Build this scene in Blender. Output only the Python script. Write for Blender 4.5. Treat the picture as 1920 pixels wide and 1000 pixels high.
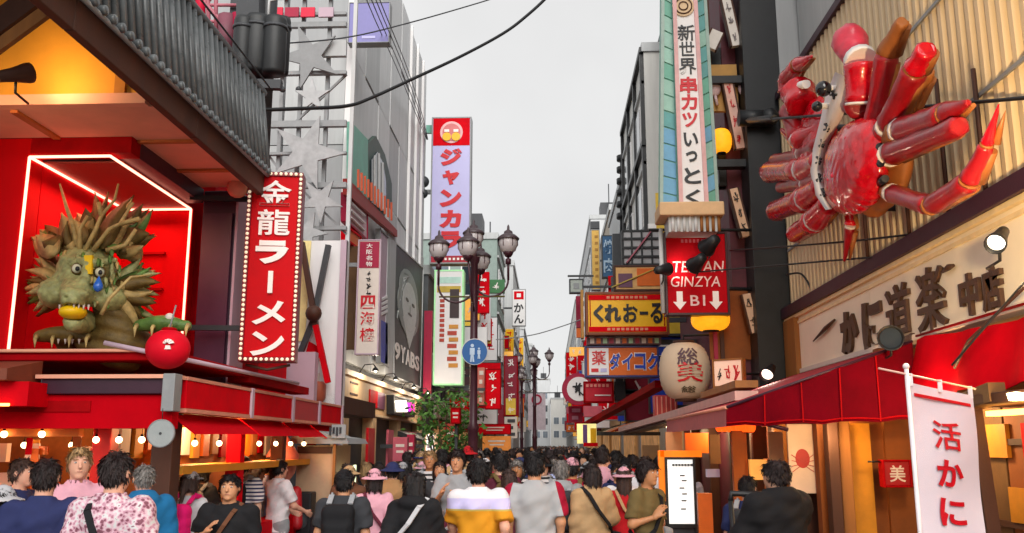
import bpy, math, random
import numpy as np
from mathutils import Matrix, Vector, Euler
random.seed(7); RNG = np.random.RandomState(7)
for _o in list(bpy.data.objects): bpy.data.objects.remove(_o)
SC = bpy.context.scene; COL = SC.collection
PI = math.pi

# ---------------------------------------------------------------- camera
FPX = 1700.0; CAM = Vector((0, 0, 1.9))
PITCH = math.atan(335 / FPX); PSI = math.atan(70 / FPX * math.cos(PITCH))
cam_d = bpy.data.cameras.new('camera'); cam = bpy.data.objects.new('camera', cam_d); COL.objects.link(cam)
cam.location = CAM; cam.rotation_euler = (PI / 2 + PITCH, 0, PSI)
cam_d.sensor_width = 36; cam_d.lens = 36 * FPX / 1920; cam_d.clip_start = .05; cam_d.clip_end = 2000
SC.camera = cam
# ---------------------------------------------------------------- world, sun, exposure
SUN_EL, SUN_AZ = math.radians(35), math.radians(168)   # high soft sun behind the camera, veiled by cloud
w = bpy.data.worlds.new('World'); SC.world = w; w.use_nodes = True
nt = w.node_tree; bg = nt.nodes['Background']; bg.inputs['Strength'].default_value = 0.1
sky = nt.nodes.new('ShaderNodeTexSky'); sky.sky_type = 'NISHITA'; sky.sun_disc = False
sky.sun_elevation = SUN_EL; sky.sun_rotation = SUN_AZ
hs = nt.nodes.new('ShaderNodeHueSaturation'); hs.inputs['Saturation'].default_value = .25
nt.links.new(sky.outputs[0], hs.inputs['Color'])
tc = nt.nodes.new('ShaderNodeTexCoord'); nz = nt.nodes.new('ShaderNodeTexNoise')
nz.inputs['Scale'].default_value = 2.2; nz.inputs['Detail'].default_value = 4
nt.links.new(tc.outputs['Generated'], nz.inputs['Vector'])
rp = nt.nodes.new('ShaderNodeValToRGB')
rp.color_ramp.elements[0].position = .3; rp.color_ramp.elements[0].color = (3.05, 3.04, 3.03, 1)
rp.color_ramp.elements[1].position = .7; rp.color_ramp.elements[1].color = (4.05, 4.02, 3.97, 1)
nt.links.new(nz.outputs[0], rp.inputs[0])
mx = nt.nodes.new('ShaderNodeMix'); mx.data_type = 'RGBA'; mx.inputs['Factor'].default_value = .92
nt.links.new(hs.outputs[0], mx.inputs[6]); nt.links.new(rp.outputs[0], mx.inputs[7])
nt.links.new(mx.outputs[2], bg.inputs['Color'])
sd = bpy.data.lights.new('sun', 'SUN'); sd.energy = 1.5; sd.angle = math.radians(50); sd.color = (1, .97, .92)
sun = bpy.data.objects.new('sun', sd); COL.objects.link(sun)
sun.rotation_euler = (math.radians(90) - SUN_EL, 0, math.radians(12)); sun.location = (0, -20, 40)
SC.view_settings.view_transform = 'Standard'; SC.view_settings.look = 'None'
SC.view_settings.exposure = 1.22; SC.view_settings.gamma = 1; SC.view_settings.use_curve_mapping = False
SC.render.engine = 'CYCLES'
SC.cycles.use_denoising = True
SC.cycles.max_bounces = 6; SC.cycles.diffuse_bounces = 3; SC.cycles.glossy_bounces = 3; SC.cycles.transmission_bounces = 4
SC.cycles.sample_clamp_indirect = 6; SC.cycles.caustics_reflective = False; SC.cycles.caustics_refractive = False

# ---------------------------------------------------------------- picture -> place (used to find where real things stand)
_r = Vector((math.cos(PSI), math.sin(PSI), 0))
_f = Vector((-math.sin(PSI) * math.cos(PITCH), math.cos(PSI) * math.cos(PITCH), math.sin(PITCH)))
_u = _r.cross(_f)
def ray(px, py): return _f + _r * ((px - 960) / FPX) + _u * (-(py - 500) / FPX)
def onY(px, py, Y): d = ray(px, py); return CAM + d * (Y / d.y)
def onX(px, py, X): d = ray(px, py); return CAM + d * (X / d.x)
def onZ(px, py, Z): d = ray(px, py); return CAM + d * ((Z - CAM.z) / d.z)

# ---------------------------------------------------------------- materials
def lin(h):
    if isinstance(h, (tuple, list)): return tuple(h)[:3]
    h = h.lstrip('#'); c = [int(h[i:i + 2], 16) / 255 for i in (0, 2, 4)]
    return tuple(x / 12.92 if x <= .04045 else ((x + .055) / 1.055) ** 2.4 for x in c)
_mats = {}
def mat(name, col, rough=.6, metal=0, var=.14, vs=5, bump=.12, bs=60, emit=0, rnd=.0, spec=.4, streak=False, alpha=1, coat=0):
    if name in _mats: return _mats[name]
    m = bpy.data.materials.new(name); m.use_nodes = True; _mats[name] = m
    n = m.node_tree; L = n.links; b = n.nodes['Principled BSDF']; c = lin(col)
    b.inputs['Roughness'].default_value = rough; b.inputs['Metallic'].default_value = metal
    b.inputs['Specular IOR Level'].default_value = spec; b.inputs['Coat Weight'].default_value = coat
    t = n.nodes.new('ShaderNodeTexCoord'); mp = n.nodes.new('ShaderNodeMapping'); L.new(t.outputs['Object'], mp.inputs[0])
    oi = n.nodes.new('ShaderNodeObjectInfo')
    ad = n.nodes.new('ShaderNodeVectorMath'); ad.operation = 'SCALE'; ad.inputs[0].default_value = (17, 29, 41); L.new(oi.outputs['Random'], ad.inputs['Scale'])
    L.new(ad.outputs[0], mp.inputs['Location'])
    if streak: mp.inputs['Scale'].default_value = (1, 1, .12)
    nz = n.nodes.new('ShaderNodeTexNoise'); nz.inputs['Scale'].default_value = vs; nz.inputs['Detail'].default_value = 5; nz.inputs['Roughness'].default_value = .65
    L.new(mp.outputs[0], nz.inputs['Vector'])
    cr = n.nodes.new('ShaderNodeMapRange'); cr.inputs['From Min'].default_value = .3; cr.inputs['From Max'].default_value = .7
    cr.inputs['To Min'].default_value = 1 - var; cr.inputs['To Max'].default_value = 1 + var * .8; L.new(nz.outputs[0], cr.inputs[0])
    mul = n.nodes.new('ShaderNodeMath'); mul.operation = 'MULTIPLY'; L.new(cr.outputs[0], mul.inputs[0])
    rr = n.nodes.new('ShaderNodeMapRange'); rr.inputs['To Min'].default_value = 1 - rnd; rr.inputs['To Max'].default_value = 1 + rnd; L.new(oi.outputs['Random'], rr.inputs[0]); L.new(rr.outputs[0], mul.inputs[1])
    vm = n.nodes.new('ShaderNodeVectorMath'); vm.operation = 'SCALE'; vm.inputs[0].default_value = c; L.new(mul.outputs[0], vm.inputs['Scale'])
    L.new(vm.outputs[0], b.inputs['Base Color'])
    if bump:
        n2 = n.nodes.new('ShaderNodeTexNoise'); n2.inputs['Scale'].default_value = bs; n2.inputs['Detail'].default_value = 3; L.new(t.outputs['Object'], n2.inputs['Vector'])
        bp = n.nodes.new('ShaderNodeBump'); bp.inputs['Strength'].default_value = bump; bp.inputs['Distance'].default_value = .01
        L.new(n2.outputs[0], bp.inputs['Height']); L.new(bp.outputs[0], b.inputs['Normal'])
        r2 = n.nodes.new('ShaderNodeMapRange'); r2.inputs['To Min'].default_value = max(.05, rough - .12); r2.inputs['To Max'].default_value = min(1, rough + .12)
        L.new(nz.outputs[0], r2.inputs[0]); L.new(r2.outputs[0], b.inputs['Roughness'])
    if emit:
        L.new(vm.outputs[0], b.inputs['Emission Color']); b.inputs['Emission Strength'].default_value = emit
    return m
def node_mat(name, fn, rough=.7):
    """material whose colour comes from fn(node_tree, texcoord) -> colour socket"""
    if name in _mats: return _mats[name]
    m = bpy.data.materials.new(name); m.use_nodes = True; _mats[name] = m
    n = m.node_tree; b = n.nodes['Principled BSDF']; b.inputs['Roughness'].default_value = rough; b.inputs['Specular IOR Level'].default_value = .3
    t = n.nodes.new('ShaderNodeTexCoord'); n.links.new(fn(n, t), b.inputs['Base Color'])
    return m

# ---------------------------------------------------------------- objects
def tag(o, label, cat, group=None, kind=None):
    if label: o['label'] = label
    if cat: o['category'] = cat
    if group: o['group'] = group
    if kind: o['kind'] = kind
    return o
def thing(name, label, cat, loc, rz=0, group=None):
    o = bpy.data.objects.new(name, None); COL.objects.link(o); o.empty_display_size = .2
    o.location = loc; o.rotation_euler = (0, 0, rz)
    return tag(o, label, cat, group)
def wm(o):
    m = o.matrix_basis.copy()
    while o.parent: o = o.parent; m = o.matrix_basis @ m
    return m
def link_mesh(name, me, m=None, parent=None):
    o = bpy.data.objects.new(name, me); COL.objects.link(o)
    if m is not None and not me.materials: me.materials.append(m)
    if parent: o.parent = parent
    return o
def dup(root, loc, rz=None, label=None, group=None, parent=None):
    r = root.copy(); COL.objects.link(r); r.location = loc
    if rz is not None: r.rotation_euler = (0, 0, rz)
    if label: r['label'] = label
    if group: r['group'] = group
    for ch in list(root.children):
        c = ch.copy(); COL.objects.link(c); c.parent = r
        for g in list(ch.children):
            d = g.copy(); COL.objects.link(d); d.parent = c
    return r
class MB:
    def __init__(s): s.v = []; s.f = []; s.sm = []
    def add(s, vs, fs, smooth=False):
        k = len(s.v); s.v += [tuple(p) for p in vs]; s.f += [tuple(i + k for i in f) for f in fs]; s.sm += [smooth] * len(fs); return s
    def hexa(s, p):   # p: bottom 4 ccw, top 4 ccw
        return s.add(p, [(3, 2, 1, 0), (4, 5, 6, 7), (0, 1, 5, 4), (1, 2, 6, 5), (2, 3, 7, 6), (3, 0, 4, 7)])
    def box(s, c, d, rz=0, R=None):
        hx, hy, hz = d[0] / 2, d[1] / 2, d[2] / 2
        p = [Vector(q) for q in ((-hx, -hy, -hz), (hx, -hy, -hz), (hx, hy, -hz), (-hx, hy, -hz), (-hx, -hy, hz), (hx, -hy, hz), (hx, hy, hz), (-hx, hy, hz))]
        if rz: R = Matrix.Rotation(rz, 3, 'Z')
        if R is not None: p = [R @ q for q in p]
        return s.hexa([q + Vector(c) for q in p])
    def bx(s, x0, x1, y0, y1, z0, z1): return s.box(((x0 + x1) / 2, (y0 + y1) / 2, (z0 + z1) / 2), (abs(x1 - x0), abs(y1 - y0), abs(z1 - z0)))
    def bar(s, a, b, w, h=None, up=(0, 0, 1)):
        a, b = Vector(a), Vector(b); h = h or w; d = (b - a).normalized(); upv = Vector(up)
        if abs(d.dot(upv)) > .98: upv = Vector((1, 0, 0)) if abs(d.x) < .9 else Vector((0, 1, 0))
        x = d.cross(upv).normalized() * w / 2; y = x.cross(d).normalized() * h / 2
        return s.hexa([a - x - y, a + x - y, b + x - y, b - x - y, a - x + y, a + x + y, b + x + y, b - x + y])
    def tube(s, pts, r, n=8, cap=True, smooth=True):
        pts = [Vector(p) for p in pts]; rs = r if isinstance(r, (list, tuple)) else [r] * len(pts); k = len(s.v); V = []; N = len(pts)
        ref = Vector((0, 0, 1)); pa = None
        for i, p in enumerate(pts):
            d = (pts[min(i + 1, N - 1)] - pts[max(i - 1, 0)])
            d = d.normalized() if d.length > 1e-9 else Vector((0, 0, 1))
            if pa is None:
                if abs(d.dot(ref)) > .95: ref = Vector((1, 0, 0))
                pa = d.cross(ref).normalized()
            else:
                pa = pa - d * pa.dot(d); pa = pa.normalized() if pa.length > 1e-6 else d.cross(Vector((1, 0, 0))).normalized()
            pb = d.cross(pa)
            for j in range(n):
                a = 2 * PI * j / n; V.append(p + (pa * math.cos(a) + pb * math.sin(a)) * rs[i])
        F = [(i * n + j, i * n + (j + 1) % n, (i + 1) * n + (j + 1) % n, (i + 1) * n + j) for i in range(N - 1) for j in range(n)]
        s.add(V, F, smooth)
        if cap: s.f += [tuple(k + j for j in range(n))[::-1], tuple(k + (N - 1) * n + j for j in range(n))]; s.sm += [False, False]
        return s
    def lathe(s, prof, c=(0, 0, 0), n=16, smooth=True, R=None):
        c = Vector(c); V = []
        for r, z in prof:
            for j in range(n):
                a = 2 * PI * j / n; q = Vector((r * math.cos(a), r * math.sin(a), z)); V.append(c + (R @ q if R is not None else q))
        F = [(i * n + j, i * n + (j + 1) % n, (i + 1) * n + (j + 1) % n, (i + 1) * n + j) for i in range(len(prof) - 1) for j in range(n)]
        return s.add(V, F, smooth)
    def ball(s, c, r, n=14, m=9, R=None):
        rx, ry, rz = r if isinstance(r, (tuple, list)) else (r, r, r); c = Vector(c); V = []
        for i in range(m + 1):
            t = PI * i / m; 
            for j in range(n):
                a = 2 * PI * j / n; rr = max(math.sin(t), .002); q = Vector((rx * rr * math.cos(a), ry * rr * math.sin(a), -rz * math.cos(t)))
                V.append(c + (R @ q if R is not None else q))
        return s.add(V, [(i * n + j, i * n + (j + 1) % n, (i + 1) * n + (j + 1) % n, (i + 1) * n + j) for i in range(m) for j in range(n)], True)
    def prism(s, poly, off):  # poly: 3d points, off: vector
        n = len(poly); off = Vector(off); a = [Vector(p) for p in poly]; V = a + [p + off for p in a]
        return s.add(V, [tuple(range(n))[::-1], tuple(range(n, 2 * n))] + [(i, (i + 1) % n, n + (i + 1) % n, n + i) for i in range(n)])
    def build(s, name, m, parent=None, local=False, bev=0, label=None):
        me = bpy.data.meshes.new(name); v = s.v
        if parent and not local:
            I = wm(parent).inverted(); v = [I @ Vector(p) for p in v]
        me.from_pydata([tuple(p) for p in v], [], s.f); me.polygons.foreach_set('use_smooth', s.sm); me.update()
        o = link_mesh(name, me, m, parent)
        if bev: b = o.modifiers.new('bevel', 'BEVEL'); b.width = bev; b.segments = 2; b.limit_method = 'ANGLE'
        if label: o['label'] = label
        return o
def solo(name, mb, m, label, cat, group=None, loc=None, bev=0, kind=None):
    """a thing that is one mesh; origin put at loc"""
    if loc is not None:
        L = Vector(loc); mb.v = [tuple(Vector(p) - L) for p in mb.v]
    o = mb.build(name, m, bev=bev)
    if loc is not None: o.location = loc
    return tag(o, label, cat, group, kind)

# ---------------------------------------------------------------- lettering
_gl = {}
def make_glyphs(items):
    obs = []
    for s_, b in items:
        if (s_, b) in _gl: continue
        cu = bpy.data.curves.new('lettering', 'FONT'); cu.body = s_; cu.size = 1; cu.extrude = .5; cu.offset = b; cu.resolution_u = 3
        o = bpy.data.objects.new('lettering', cu); COL.objects.link(o); obs.append((s_, b, o))
    bpy.context.view_layer.update(); dg = bpy.context.evaluated_depsgraph_get()
    for s_, b, o in obs:
        me = bpy.data.meshes.new_from_object(o.evaluated_get(dg)); n = len(me.vertices)
        a = np.zeros(n * 3, np.float32); me.vertices.foreach_get('co', a); a = a.reshape(-1, 3)
        fs = [tuple(p.vertices) for p in me.polygons]
        mn, mxx = a.min(0), a.max(0); a = (a - (mn + mxx) / 2) / np.maximum(mxx - mn, 1e-6)
        _gl[(s_, b)] = (a, fs); bpy.data.meshes.remove(me)
    for s_, b, o in obs:
        cu = o.data; bpy.data.objects.remove(o); bpy.data.curves.remove(cu)
def best(ch, b):
    return (ch, B1) if (ch, B1) in _gl and (ch in KANJI_FINE or (ch, b) not in _gl) else (ch, b)
def glyph(root, s_, x, z, w_, h_, y, m, dep=.02, b=0, rot=0, skew=0, name='character'):
    """lettering standing out of a board: x,z centre in the sign's own front plane, y the board's front"""
    a, fs = _gl[best(s_, b)]; X = a[:, 0].copy(); Z = a[:, 1].copy(); D = a[:, 2]
    if rot: X, Z = Z.copy(), -X
    V = np.stack([x + X * w_ + skew * Z * h_, y - dep * (D + .5) + .004, z + Z * h_], 1)
    if rot < 0: V[:, 2] = 2 * z - V[:, 2]; fs = [f[::-1] for f in fs]
    me = bpy.data.meshes.new(name); me.from_pydata(V.tolist(), [], fs); me.update()
    return link_mesh(name, me, m, root)
def strokes(root, x, z, w_, h_, y, m, seed=0, dep=.012, name='brush_mark'):
    """one unreadable brushed character: a few short strokes in a cell"""
    q = random.Random(seed * 7 + 3); b = MB(); t = .11 * min(w_, h_); n = 0
    for k in range(q.choice((4, 5, 6))):
        a = q.choice((0, 0, PI / 2, PI / 2, .9, 2.2)) + q.uniform(-.16, .16); L = q.uniform(.25, .95); cx = q.uniform(-.22, .22); cz = q.uniform(-.3, .36); ca, sa = math.cos(a) * L / 2, math.sin(a) * L / 2; cl = lambda v: max(-.48, min(.48, v)); n += .0012
        p0, p1 = (x + cl(cx - ca) * w_, y - dep / 2 - n, z + cl(cz - sa) * h_), (x + cl(cx + ca) * w_, y - dep / 2 - n, z + cl(cz + sa) * h_)
        if (Vector(p1) - Vector(p0)).length > t: b.bar(p0, p1, dep, t * q.uniform(.8, 1.3), up=(p1[2] - p0[2], 0, p0[0] - p1[0]))
    return b.build(name, m, root, True)
def sign(name, label, cat, c, w_, h_, d, yaw, board, frame=None, fw=.04, group=None, fd=.03, roll=0):
    r = thing(name, label, cat, c, yaw, group)
    if roll: r.rotation_euler = (0, roll, yaw)
    MB().box((0, 0, 0), (w_, d, h_)).build('board', board, r, True, bev=.006)
    if frame is not None:
        for sx in (-1, 1): MB().box((sx * (w_ / 2 + fw / 2), 0, 0), (fw, d + fd, h_ + 2 * fw)).build('frame', frame, r, True, bev=.005)
        for sz in (-1, 1): MB().box((0, 0, sz * (h_ / 2 + fw / 2)), (w_ - .002, d + fd, fw)).build('frame', frame, r, True, bev=.005)
    return r
def panel(r, x, z, w_, h_, y, m, dep=.012, name='panel'):
    return MB().box((x, y - dep / 2 + .002, z), (w_, dep, h_)).build(name, m, r, True)
def disc(r, x, z, rad, y, m, dep=.015, name='disc', n=28, rx=None):
    rx = rx or rad
    p = [(x + rx * math.cos(2 * PI * i / n), y + .002, z + rad * math.sin(2 * PI * i / n)) for i in range(n)]
    return MB().prism(p, (0, -dep, 0)).build(name, m, r, True)
def pxsign(name, label, cat, x0, y0, x1, y1, Y, d, board, frame=None, fw=.04, group=None, yaw=0):
    c = onY((x0 + x1) / 2, (y0 + y1) / 2, Y); a = onY(x0, (y0 + y1) / 2, Y); b = onY(x1, (y0 + y1) / 2, Y); t = onY((x0 + x1) / 2, y0, Y); u = onY((x0 + x1) / 2, y1, Y)
    w_, h_ = b.x - a.x, t.z - u.z
    r = sign(name, label, cat, c, w_ - (2 * fw if frame else 0), h_ - (2 * fw if frame else 0), d, yaw, board, frame, fw, group)
    return r, w_, h_

# ---------------------------------------------------------------- blended solids (signed distance -> smooth mesh)
def cap_(P, a, b, ra, rb=None):
    rb = ra if rb is None else rb; a = np.array(a, np.float32); b = np.array(b, np.float32); d = b - a
    t = np.clip(((P - a) @ d) / max(float(d @ d), 1e-9), 0, 1)
    return np.linalg.norm(P - a - t[:, None] * d, axis=1) - (ra + t * (rb - ra))
def ell_(P, c, r):
    r = np.array(r, np.float32); q = (P - np.array(c, np.float32)) / r; k = np.linalg.norm(q, axis=1)
    return (k - 1) * r.min() * .9 + (k - 1) * .1 * r.max()
def smin(a, b, k):
    h = np.clip(.5 + .5 * (b - a) / k, 0, 1); return b + (a - b) * h - k * h * (1 - h)
def net(fn, lo, hi, h):
    lo = np.array(lo, np.float32); hi = np.array(hi, np.float32); n = np.ceil((hi - lo) / h).astype(int) + 1
    g = np.stack(np.meshgrid(*[lo[i] + h * np.arange(n[i], dtype=np.float32) for i in range(3)], indexing='ij'), -1)
    D = fn(g.reshape(-1, 3)).reshape(n).astype(np.float32); D[D == 0] = 1e-6
    D[0] = np.maximum(D[0], .001); D[-1] = np.maximum(D[-1], .001); D[:, 0] = np.maximum(D[:, 0], .001); D[:, -1] = np.maximum(D[:, -1], .001); D[:, :, 0] = np.maximum(D[:, :, 0], .001); D[:, :, -1] = np.maximum(D[:, :, -1], .001)
    S = D < 0; c = n - 1; cnt = np.zeros(c, np.int32); acc = np.zeros(tuple(c) + (3,), np.float32)
    corner = [(i, j, k) for i in (0, 1) for j in (0, 1) for k in (0, 1)]
    sl = lambda o: tuple(slice(o[q], o[q] + c[q]) for q in range(3))
    for p in corner:
        for ax in range(3):
            if p[ax]: continue
            q = list(p); q[ax] = 1; A, B = D[sl(p)], D[sl(q)]; x = (A < 0) != (B < 0)
            t = np.where(x, A / np.where(x, A - B, 1), 0); cnt += x
            for m_ in range(3): acc[..., m_] += np.where(x, p[m_] + (t if m_ == ax else 0), 0)
    act = cnt > 0; idx = -np.ones(c, np.int64); idx[act] = np.arange(act.sum())
    I = np.argwhere(act); V = lo + h * (I + acc[act] / cnt[act][:, None]); Q = []
    for ax in range(3):
        a0 = [slice(None)] * 3; a1 = [slice(None)] * 3; a0[ax] = slice(0, -1); a1[ax] = slice(1, None)
        x = S[tuple(a0)] != S[tuple(a1)]; E = np.argwhere(x); o1, o2 = (ax + 1) % 3, (ax + 2) % 3
        ok = (E[:, o1] > 0) & (E[:, o2] > 0) & (E[:, o1] < c[o1]) & (E[:, o2] < c[o2]); E = E[ok]
        ins = S[tuple(a0)][tuple(E.T)]; q4 = []
        for d1, d2 in ((0, 0), (-1, 0), (-1, -1), (0, -1)):
            F = E.copy(); F[:, o1] += d1; F[:, o2] += d2; q4.append(idx[tuple(F.T)])
        q4 = np.stack(q4, 1); q4[~ins] = q4[~ins][:, ::-1]; Q.append(q4)
    return V, np.concatenate(Q)[:, ::-1] if False else np.concatenate(Q)
def net_mesh(name, fn, lo, hi, h):
    V, Q = net(fn, lo, hi, h); me = bpy.data.meshes.new(name)
    me.vertices.add(len(V)); me.vertices.foreach_set('co', V.astype(np.float32).ravel())
    me.loops.add(Q.size); me.loops.foreach_set('vertex_index', Q.astype(np.int32).ravel())
    me.polygons.add(len(Q)); me.polygons.foreach_set('loop_start', np.arange(0, Q.size, 4, dtype=np.int32)); me.polygons.foreach_set('use_smooth', np.ones(len(Q), bool))
    me.update(calc_edges=True); me.validate(); return me
# ================================================================ lettering used anywhere (made in one go)
B1, B2, B3 = .012, .03, .06
KANJI_FINE = '金龍新世界薬楽道活総美樓海'
make_glyphs([(c, B2) for c in '金龍ラメンジャカ四海樓くれおるイコクダ薬新世界串ツ活に入楽焼肉道中店総美んめかといっ']  +
            [(c, B1) for c in '龍樓いっとく薬店串界館大阪名物料理新世総美活道楽海金'] +
            [(c, B3) for c in 'ジャンカラダイコクくれおるかに'] + [(c, B2) for c in '9YABS'] +
            [('TEPPAN', 0), ('GINZYA', 0), ('B1', .01), ('9YABS', .02), ('大阪名物', B1), ('MIXX', .02), ('鉄板焼', B1), ('お品書き', B1)])

# ================================================================ colours
RED = mat('red_paint', '#d00416', .65, var=.18, vs=3, spec=.06); DRED = mat('dark_red_paint', '#9c040c', .65, var=.25, vs=3, spec=.06)
WALLRED = mat('red_lacquer_wall', '#c4040e', .6, var=.18, vs=2, streak=True, spec=.06)
CLOTHRED = mat('red_canvas', '#bc0414', .9, spec=.05, var=.12, vs=2, bump=.25, bs=200)
PURP = mat('dark_purple_steel', '#3a1a2c', .45, var=.2, vs=4)
BROWN = mat('dark_brown_timber', '#4a2a1c', .65, var=.25, vs=5, streak=True)
TIMBER = mat('warm_timber', '#96602c', .6, var=.25, vs=6, streak=True, rnd=.1)
SOFF = mat('pink_brown_soffit', '#eca88c', .7, var=.1, vs=2)
YEL = mat('yellow_plaster', '#dc9a2c', .7, var=.1, vs=2)
TILE = mat('charcoal_roof_tile', '#5e6264', .3, var=.3, vs=7, rnd=.2)
BLACK = mat('black_steel', '#1c1d20', .45, var=.25, vs=6); DGREY = mat('dark_grey_metal', '#3c3e42', .5, var=.2)
GREY = mat('grey_metal', '#8e9092', .5, var=.15, metal=.1); LGREY = mat('light_grey_cladding', '#cbcccd', .55, var=.12, vs=3, streak=True, rnd=.03)
MGREY = mat('mid_grey_cladding', '#b4b6b7', .55, var=.14, vs=3, streak=True, rnd=.06)
WHITE = mat('white_paint', '#e8e6e6', .5, var=.05, vs=3, streak=True); OFFW = mat('off_white_panel', '#dccfc4', .6, var=.06)
LETW = mat('white_lettering', '#f2e9e4', .4, var=.03); LETR = mat('red_lettering', '#c8061c', .4, var=.05); LETK = mat('black_lettering', '#17151a', .4, var=.05)
TAN = mat('tan_stone', '#d2ae84', .7, var=.12, vs=4); GLASS = mat('dark_window_glass', '#2c343c', .08, var=.2, vs=1, bump=0, spec=.9)
PGLASS = mat('pale_window_glass', '#76818c', .08, var=.25, vs=.8, bump=0, spec=.9, rnd=.25)
NEON = mat('neon_tube', '#ff9a80', .4, emit=1.8, bump=0, var=0); BULB = mat('warm_bulb', '#ffd9a0', .4, emit=4, bump=0, var=0)
BULBW = mat('white_bulb', '#fff2dc', .4, emit=1.4, bump=0, var=0); CREAM = mat('cream_bulb_cap', '#f0dfc0', .4, emit=.25, bump=0, var=.05)
ORNG = mat('orange_panel', '#d8640c', .5, var=.12); YLW = mat('yellow_enamel', '#f0b608', .4, var=.06); BLUE = mat('blue_enamel', '#1c3fae', .4, var=.06)
PINKR = mat('crimson_panel', '#a00838', .5, var=.1); TEAL = mat('teal_panel', '#74b09e', .5, var=.15, vs=3); PALEB = mat('lavender_panel', '#b9b6e0', .45, var=.05, vs=2)
MAUVE = mat('pale_mauve_wall', '#bfa6b4', .6, var=.08, vs=2); PURPNL = mat('violet_panel', '#8480b8', .5, var=.06)

# ================================================================ ground and sky
def gcol(n, t):
    br = n.nodes.new('ShaderNodeTexBrick'); br.inputs['Scale'].default_value = 1; br.inputs['Brick Width'].default_value = .6; br.inputs['Row Height'].default_value = .3; br.inputs['Mortar Size'].default_value = .006
    br.inputs['Color1'].default_value = (*lin('#8c8684'), 1); br.inputs['Color2'].default_value = (*lin('#7c7674'), 1); br.inputs['Mortar'].default_value = (*lin('#5c5856'), 1)
    n.links.new(t.outputs['Object'], br.inputs['Vector']); return br.outputs[0]
MB().add([(-900, -300, 0), (900, -300, 0), (900, 1200, 0), (-900, 1200, 0)], [(0, 1, 2, 3)]).build('ground', mat('town_ground', '#6a6866', .9, vs=.5))
bpy.data.objects['ground']['kind'] = 'structure'
st = MB().add([(-4.4, -20, .004), (3.6, -20, .004), (3.6, 230, .004), (-4.4, 230, .004)], [(0, 1, 2, 3)]).build('street_paving', node_mat('street_paving', gcol)); st['kind'] = 'structure'
for x in (-3.35, 2.45):
    g = MB().bx(x - .12, x + .12, -20, 230, .004, .012).build('drain_channel', DGREY); g['kind'] = 'structure'

# ================================================================ ramen shop on the left corner
YF, XH, XN, ZN, ZS = 8.6, -4.2, -4.4, 4.78, 4.97
shop = thing('ramen_shop', 'red corner restaurant with black tiled eave and lit niche behind a dragon head', 'restaurant', (-4.2, YF, 0))
q = MB().bx(-14, -5.24, YF, YF + .25, 2.75, ZS); q.build('front_wall', WALLRED, shop, bev=.01)
MB().bx(-5.24, XH, YF, YF + .2, ZN + .02, ZS - .002).build('niche_header', DRED, shop)
MB().bx(XH - .22, XH, YF + .2, 10.55, ZN + .02, ZS - .002).build('niche_header', PURP, shop)
MB().bx(-5.24, XN - .001, YF + .26, 10.75, ZN, ZN + .02).build('niche_ceiling', mat('niche_ceiling_paint', '#9a4a3c', .6), shop)
MB().bx(-5.44, -5.24, YF + .255, 10.75, 2.75, ZN).build('niche_side', RED, shop)
MB().bx(-5.44, XN, 10.75, 10.9, 2.75, ZN).build('niche_back', WALLRED, shop)
for z in (3.3, 3.75, 4.2): MB().bx(-5.235, XN - .3, 10.70, 10.748, z, z + .03).build('wall_batten', DRED, shop)
def neon(a, b): MB().tube([a, b], .014, 6).build('neon_tube', NEON, shop)
a_, b_, c_, d_ = (-5.23, YF - .02, ZN - .02), (XN, YF - .02, ZN - .02), (XN, 10.68, ZN - .02), (-5.22, 10.68, ZN - .02)
for p, q in ((a_, b_), (b_, c_), (c_, d_), (a_, d_), (a_, (-5.235, YF - .02, 2.8)), (c_, (XN, 10.68, 2.8))): neon(p, q)
for p, e in (((-4.8, 9.6, 4.6), 11),):
    l = bpy.data.lights.new('niche_neon_glow', 'AREA'); l.energy = e; l.color = (1, .3, .2); l.size = .5; l.size_y = 2; l.shape = 'RECTANGLE'; o = bpy.data.objects.new('niche_neon_glow', l); COL.objects.link(o); o.location = p
MB().bx(-4.22, -3.8, 10.6, 11.05, 2.5, ZS).build('corner_post', PURP, shop, bev=.015)
MB().bx(-4.19, -3.83, 10.55, 10.6, 2.5, ZS - .3).build('corner_post', mat('post_face_purple', '#48243a', .4), shop)
MB().bx(-3.8, -3.77, 10.58, 11.05, 2.5, ZS).build('downpipe', MAUVE, shop)
MB().bx(-6, -4.25, 11.05, 14.6, 2.4, 5.4).build('side_wall', RED, shop)
MB().bx(-4.25, -4.2, 11.2, 13.0, 2.6, 3.1).build('side_panel', DRED, shop)
MB().bx(-4.25, -4.2, 11.2, 13.0, 4.55, 4.7).build('side_panel', PURP, shop)
# eave: soffit ring, fascia, gable wall, tiles
XE = -3.37
MB().bx(-14, XE - .08, 7.8, YF - .002, ZS, ZS + .06).build('soffit', SOFF, shop)
MB().bx(-4.2, XE - .08, YF, 10.45, ZS, ZS + .06).build('soffit', SOFF, shop)
for y in (8.7, 9.7): MB().bx(-4.19, XE - .09, y, y + .06, ZS - .03, ZS - .002).build('soffit_joist', mat('joist_orange', '#b4632e', .6), shop)
MB().bx(-5.0, -4.93, 7.82, YF - .02, ZS - .03, ZS - .002).build('soffit_joist', mat('joist_orange', '#b4632e'), shop)
for y0, y1 in ((3.2, 5.9), (5.9, 8.2), (8.2, 10.45)): MB().bx(XE - .08, XE, y0, y1 - .006, ZS - .16, ZS + .12).build('fascia_board', BROWN, shop, bev=.008)
MB().bx(XE - .3, XE - .08, 3.2, 10.44, ZS + .07, ZS + .12).build('eave_board', BROWN, shop)
MB().bx(-14, XE - .3, 7.8, 7.9, ZS + .06, 7.0).build('gable_wall', YEL, shop)
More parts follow.
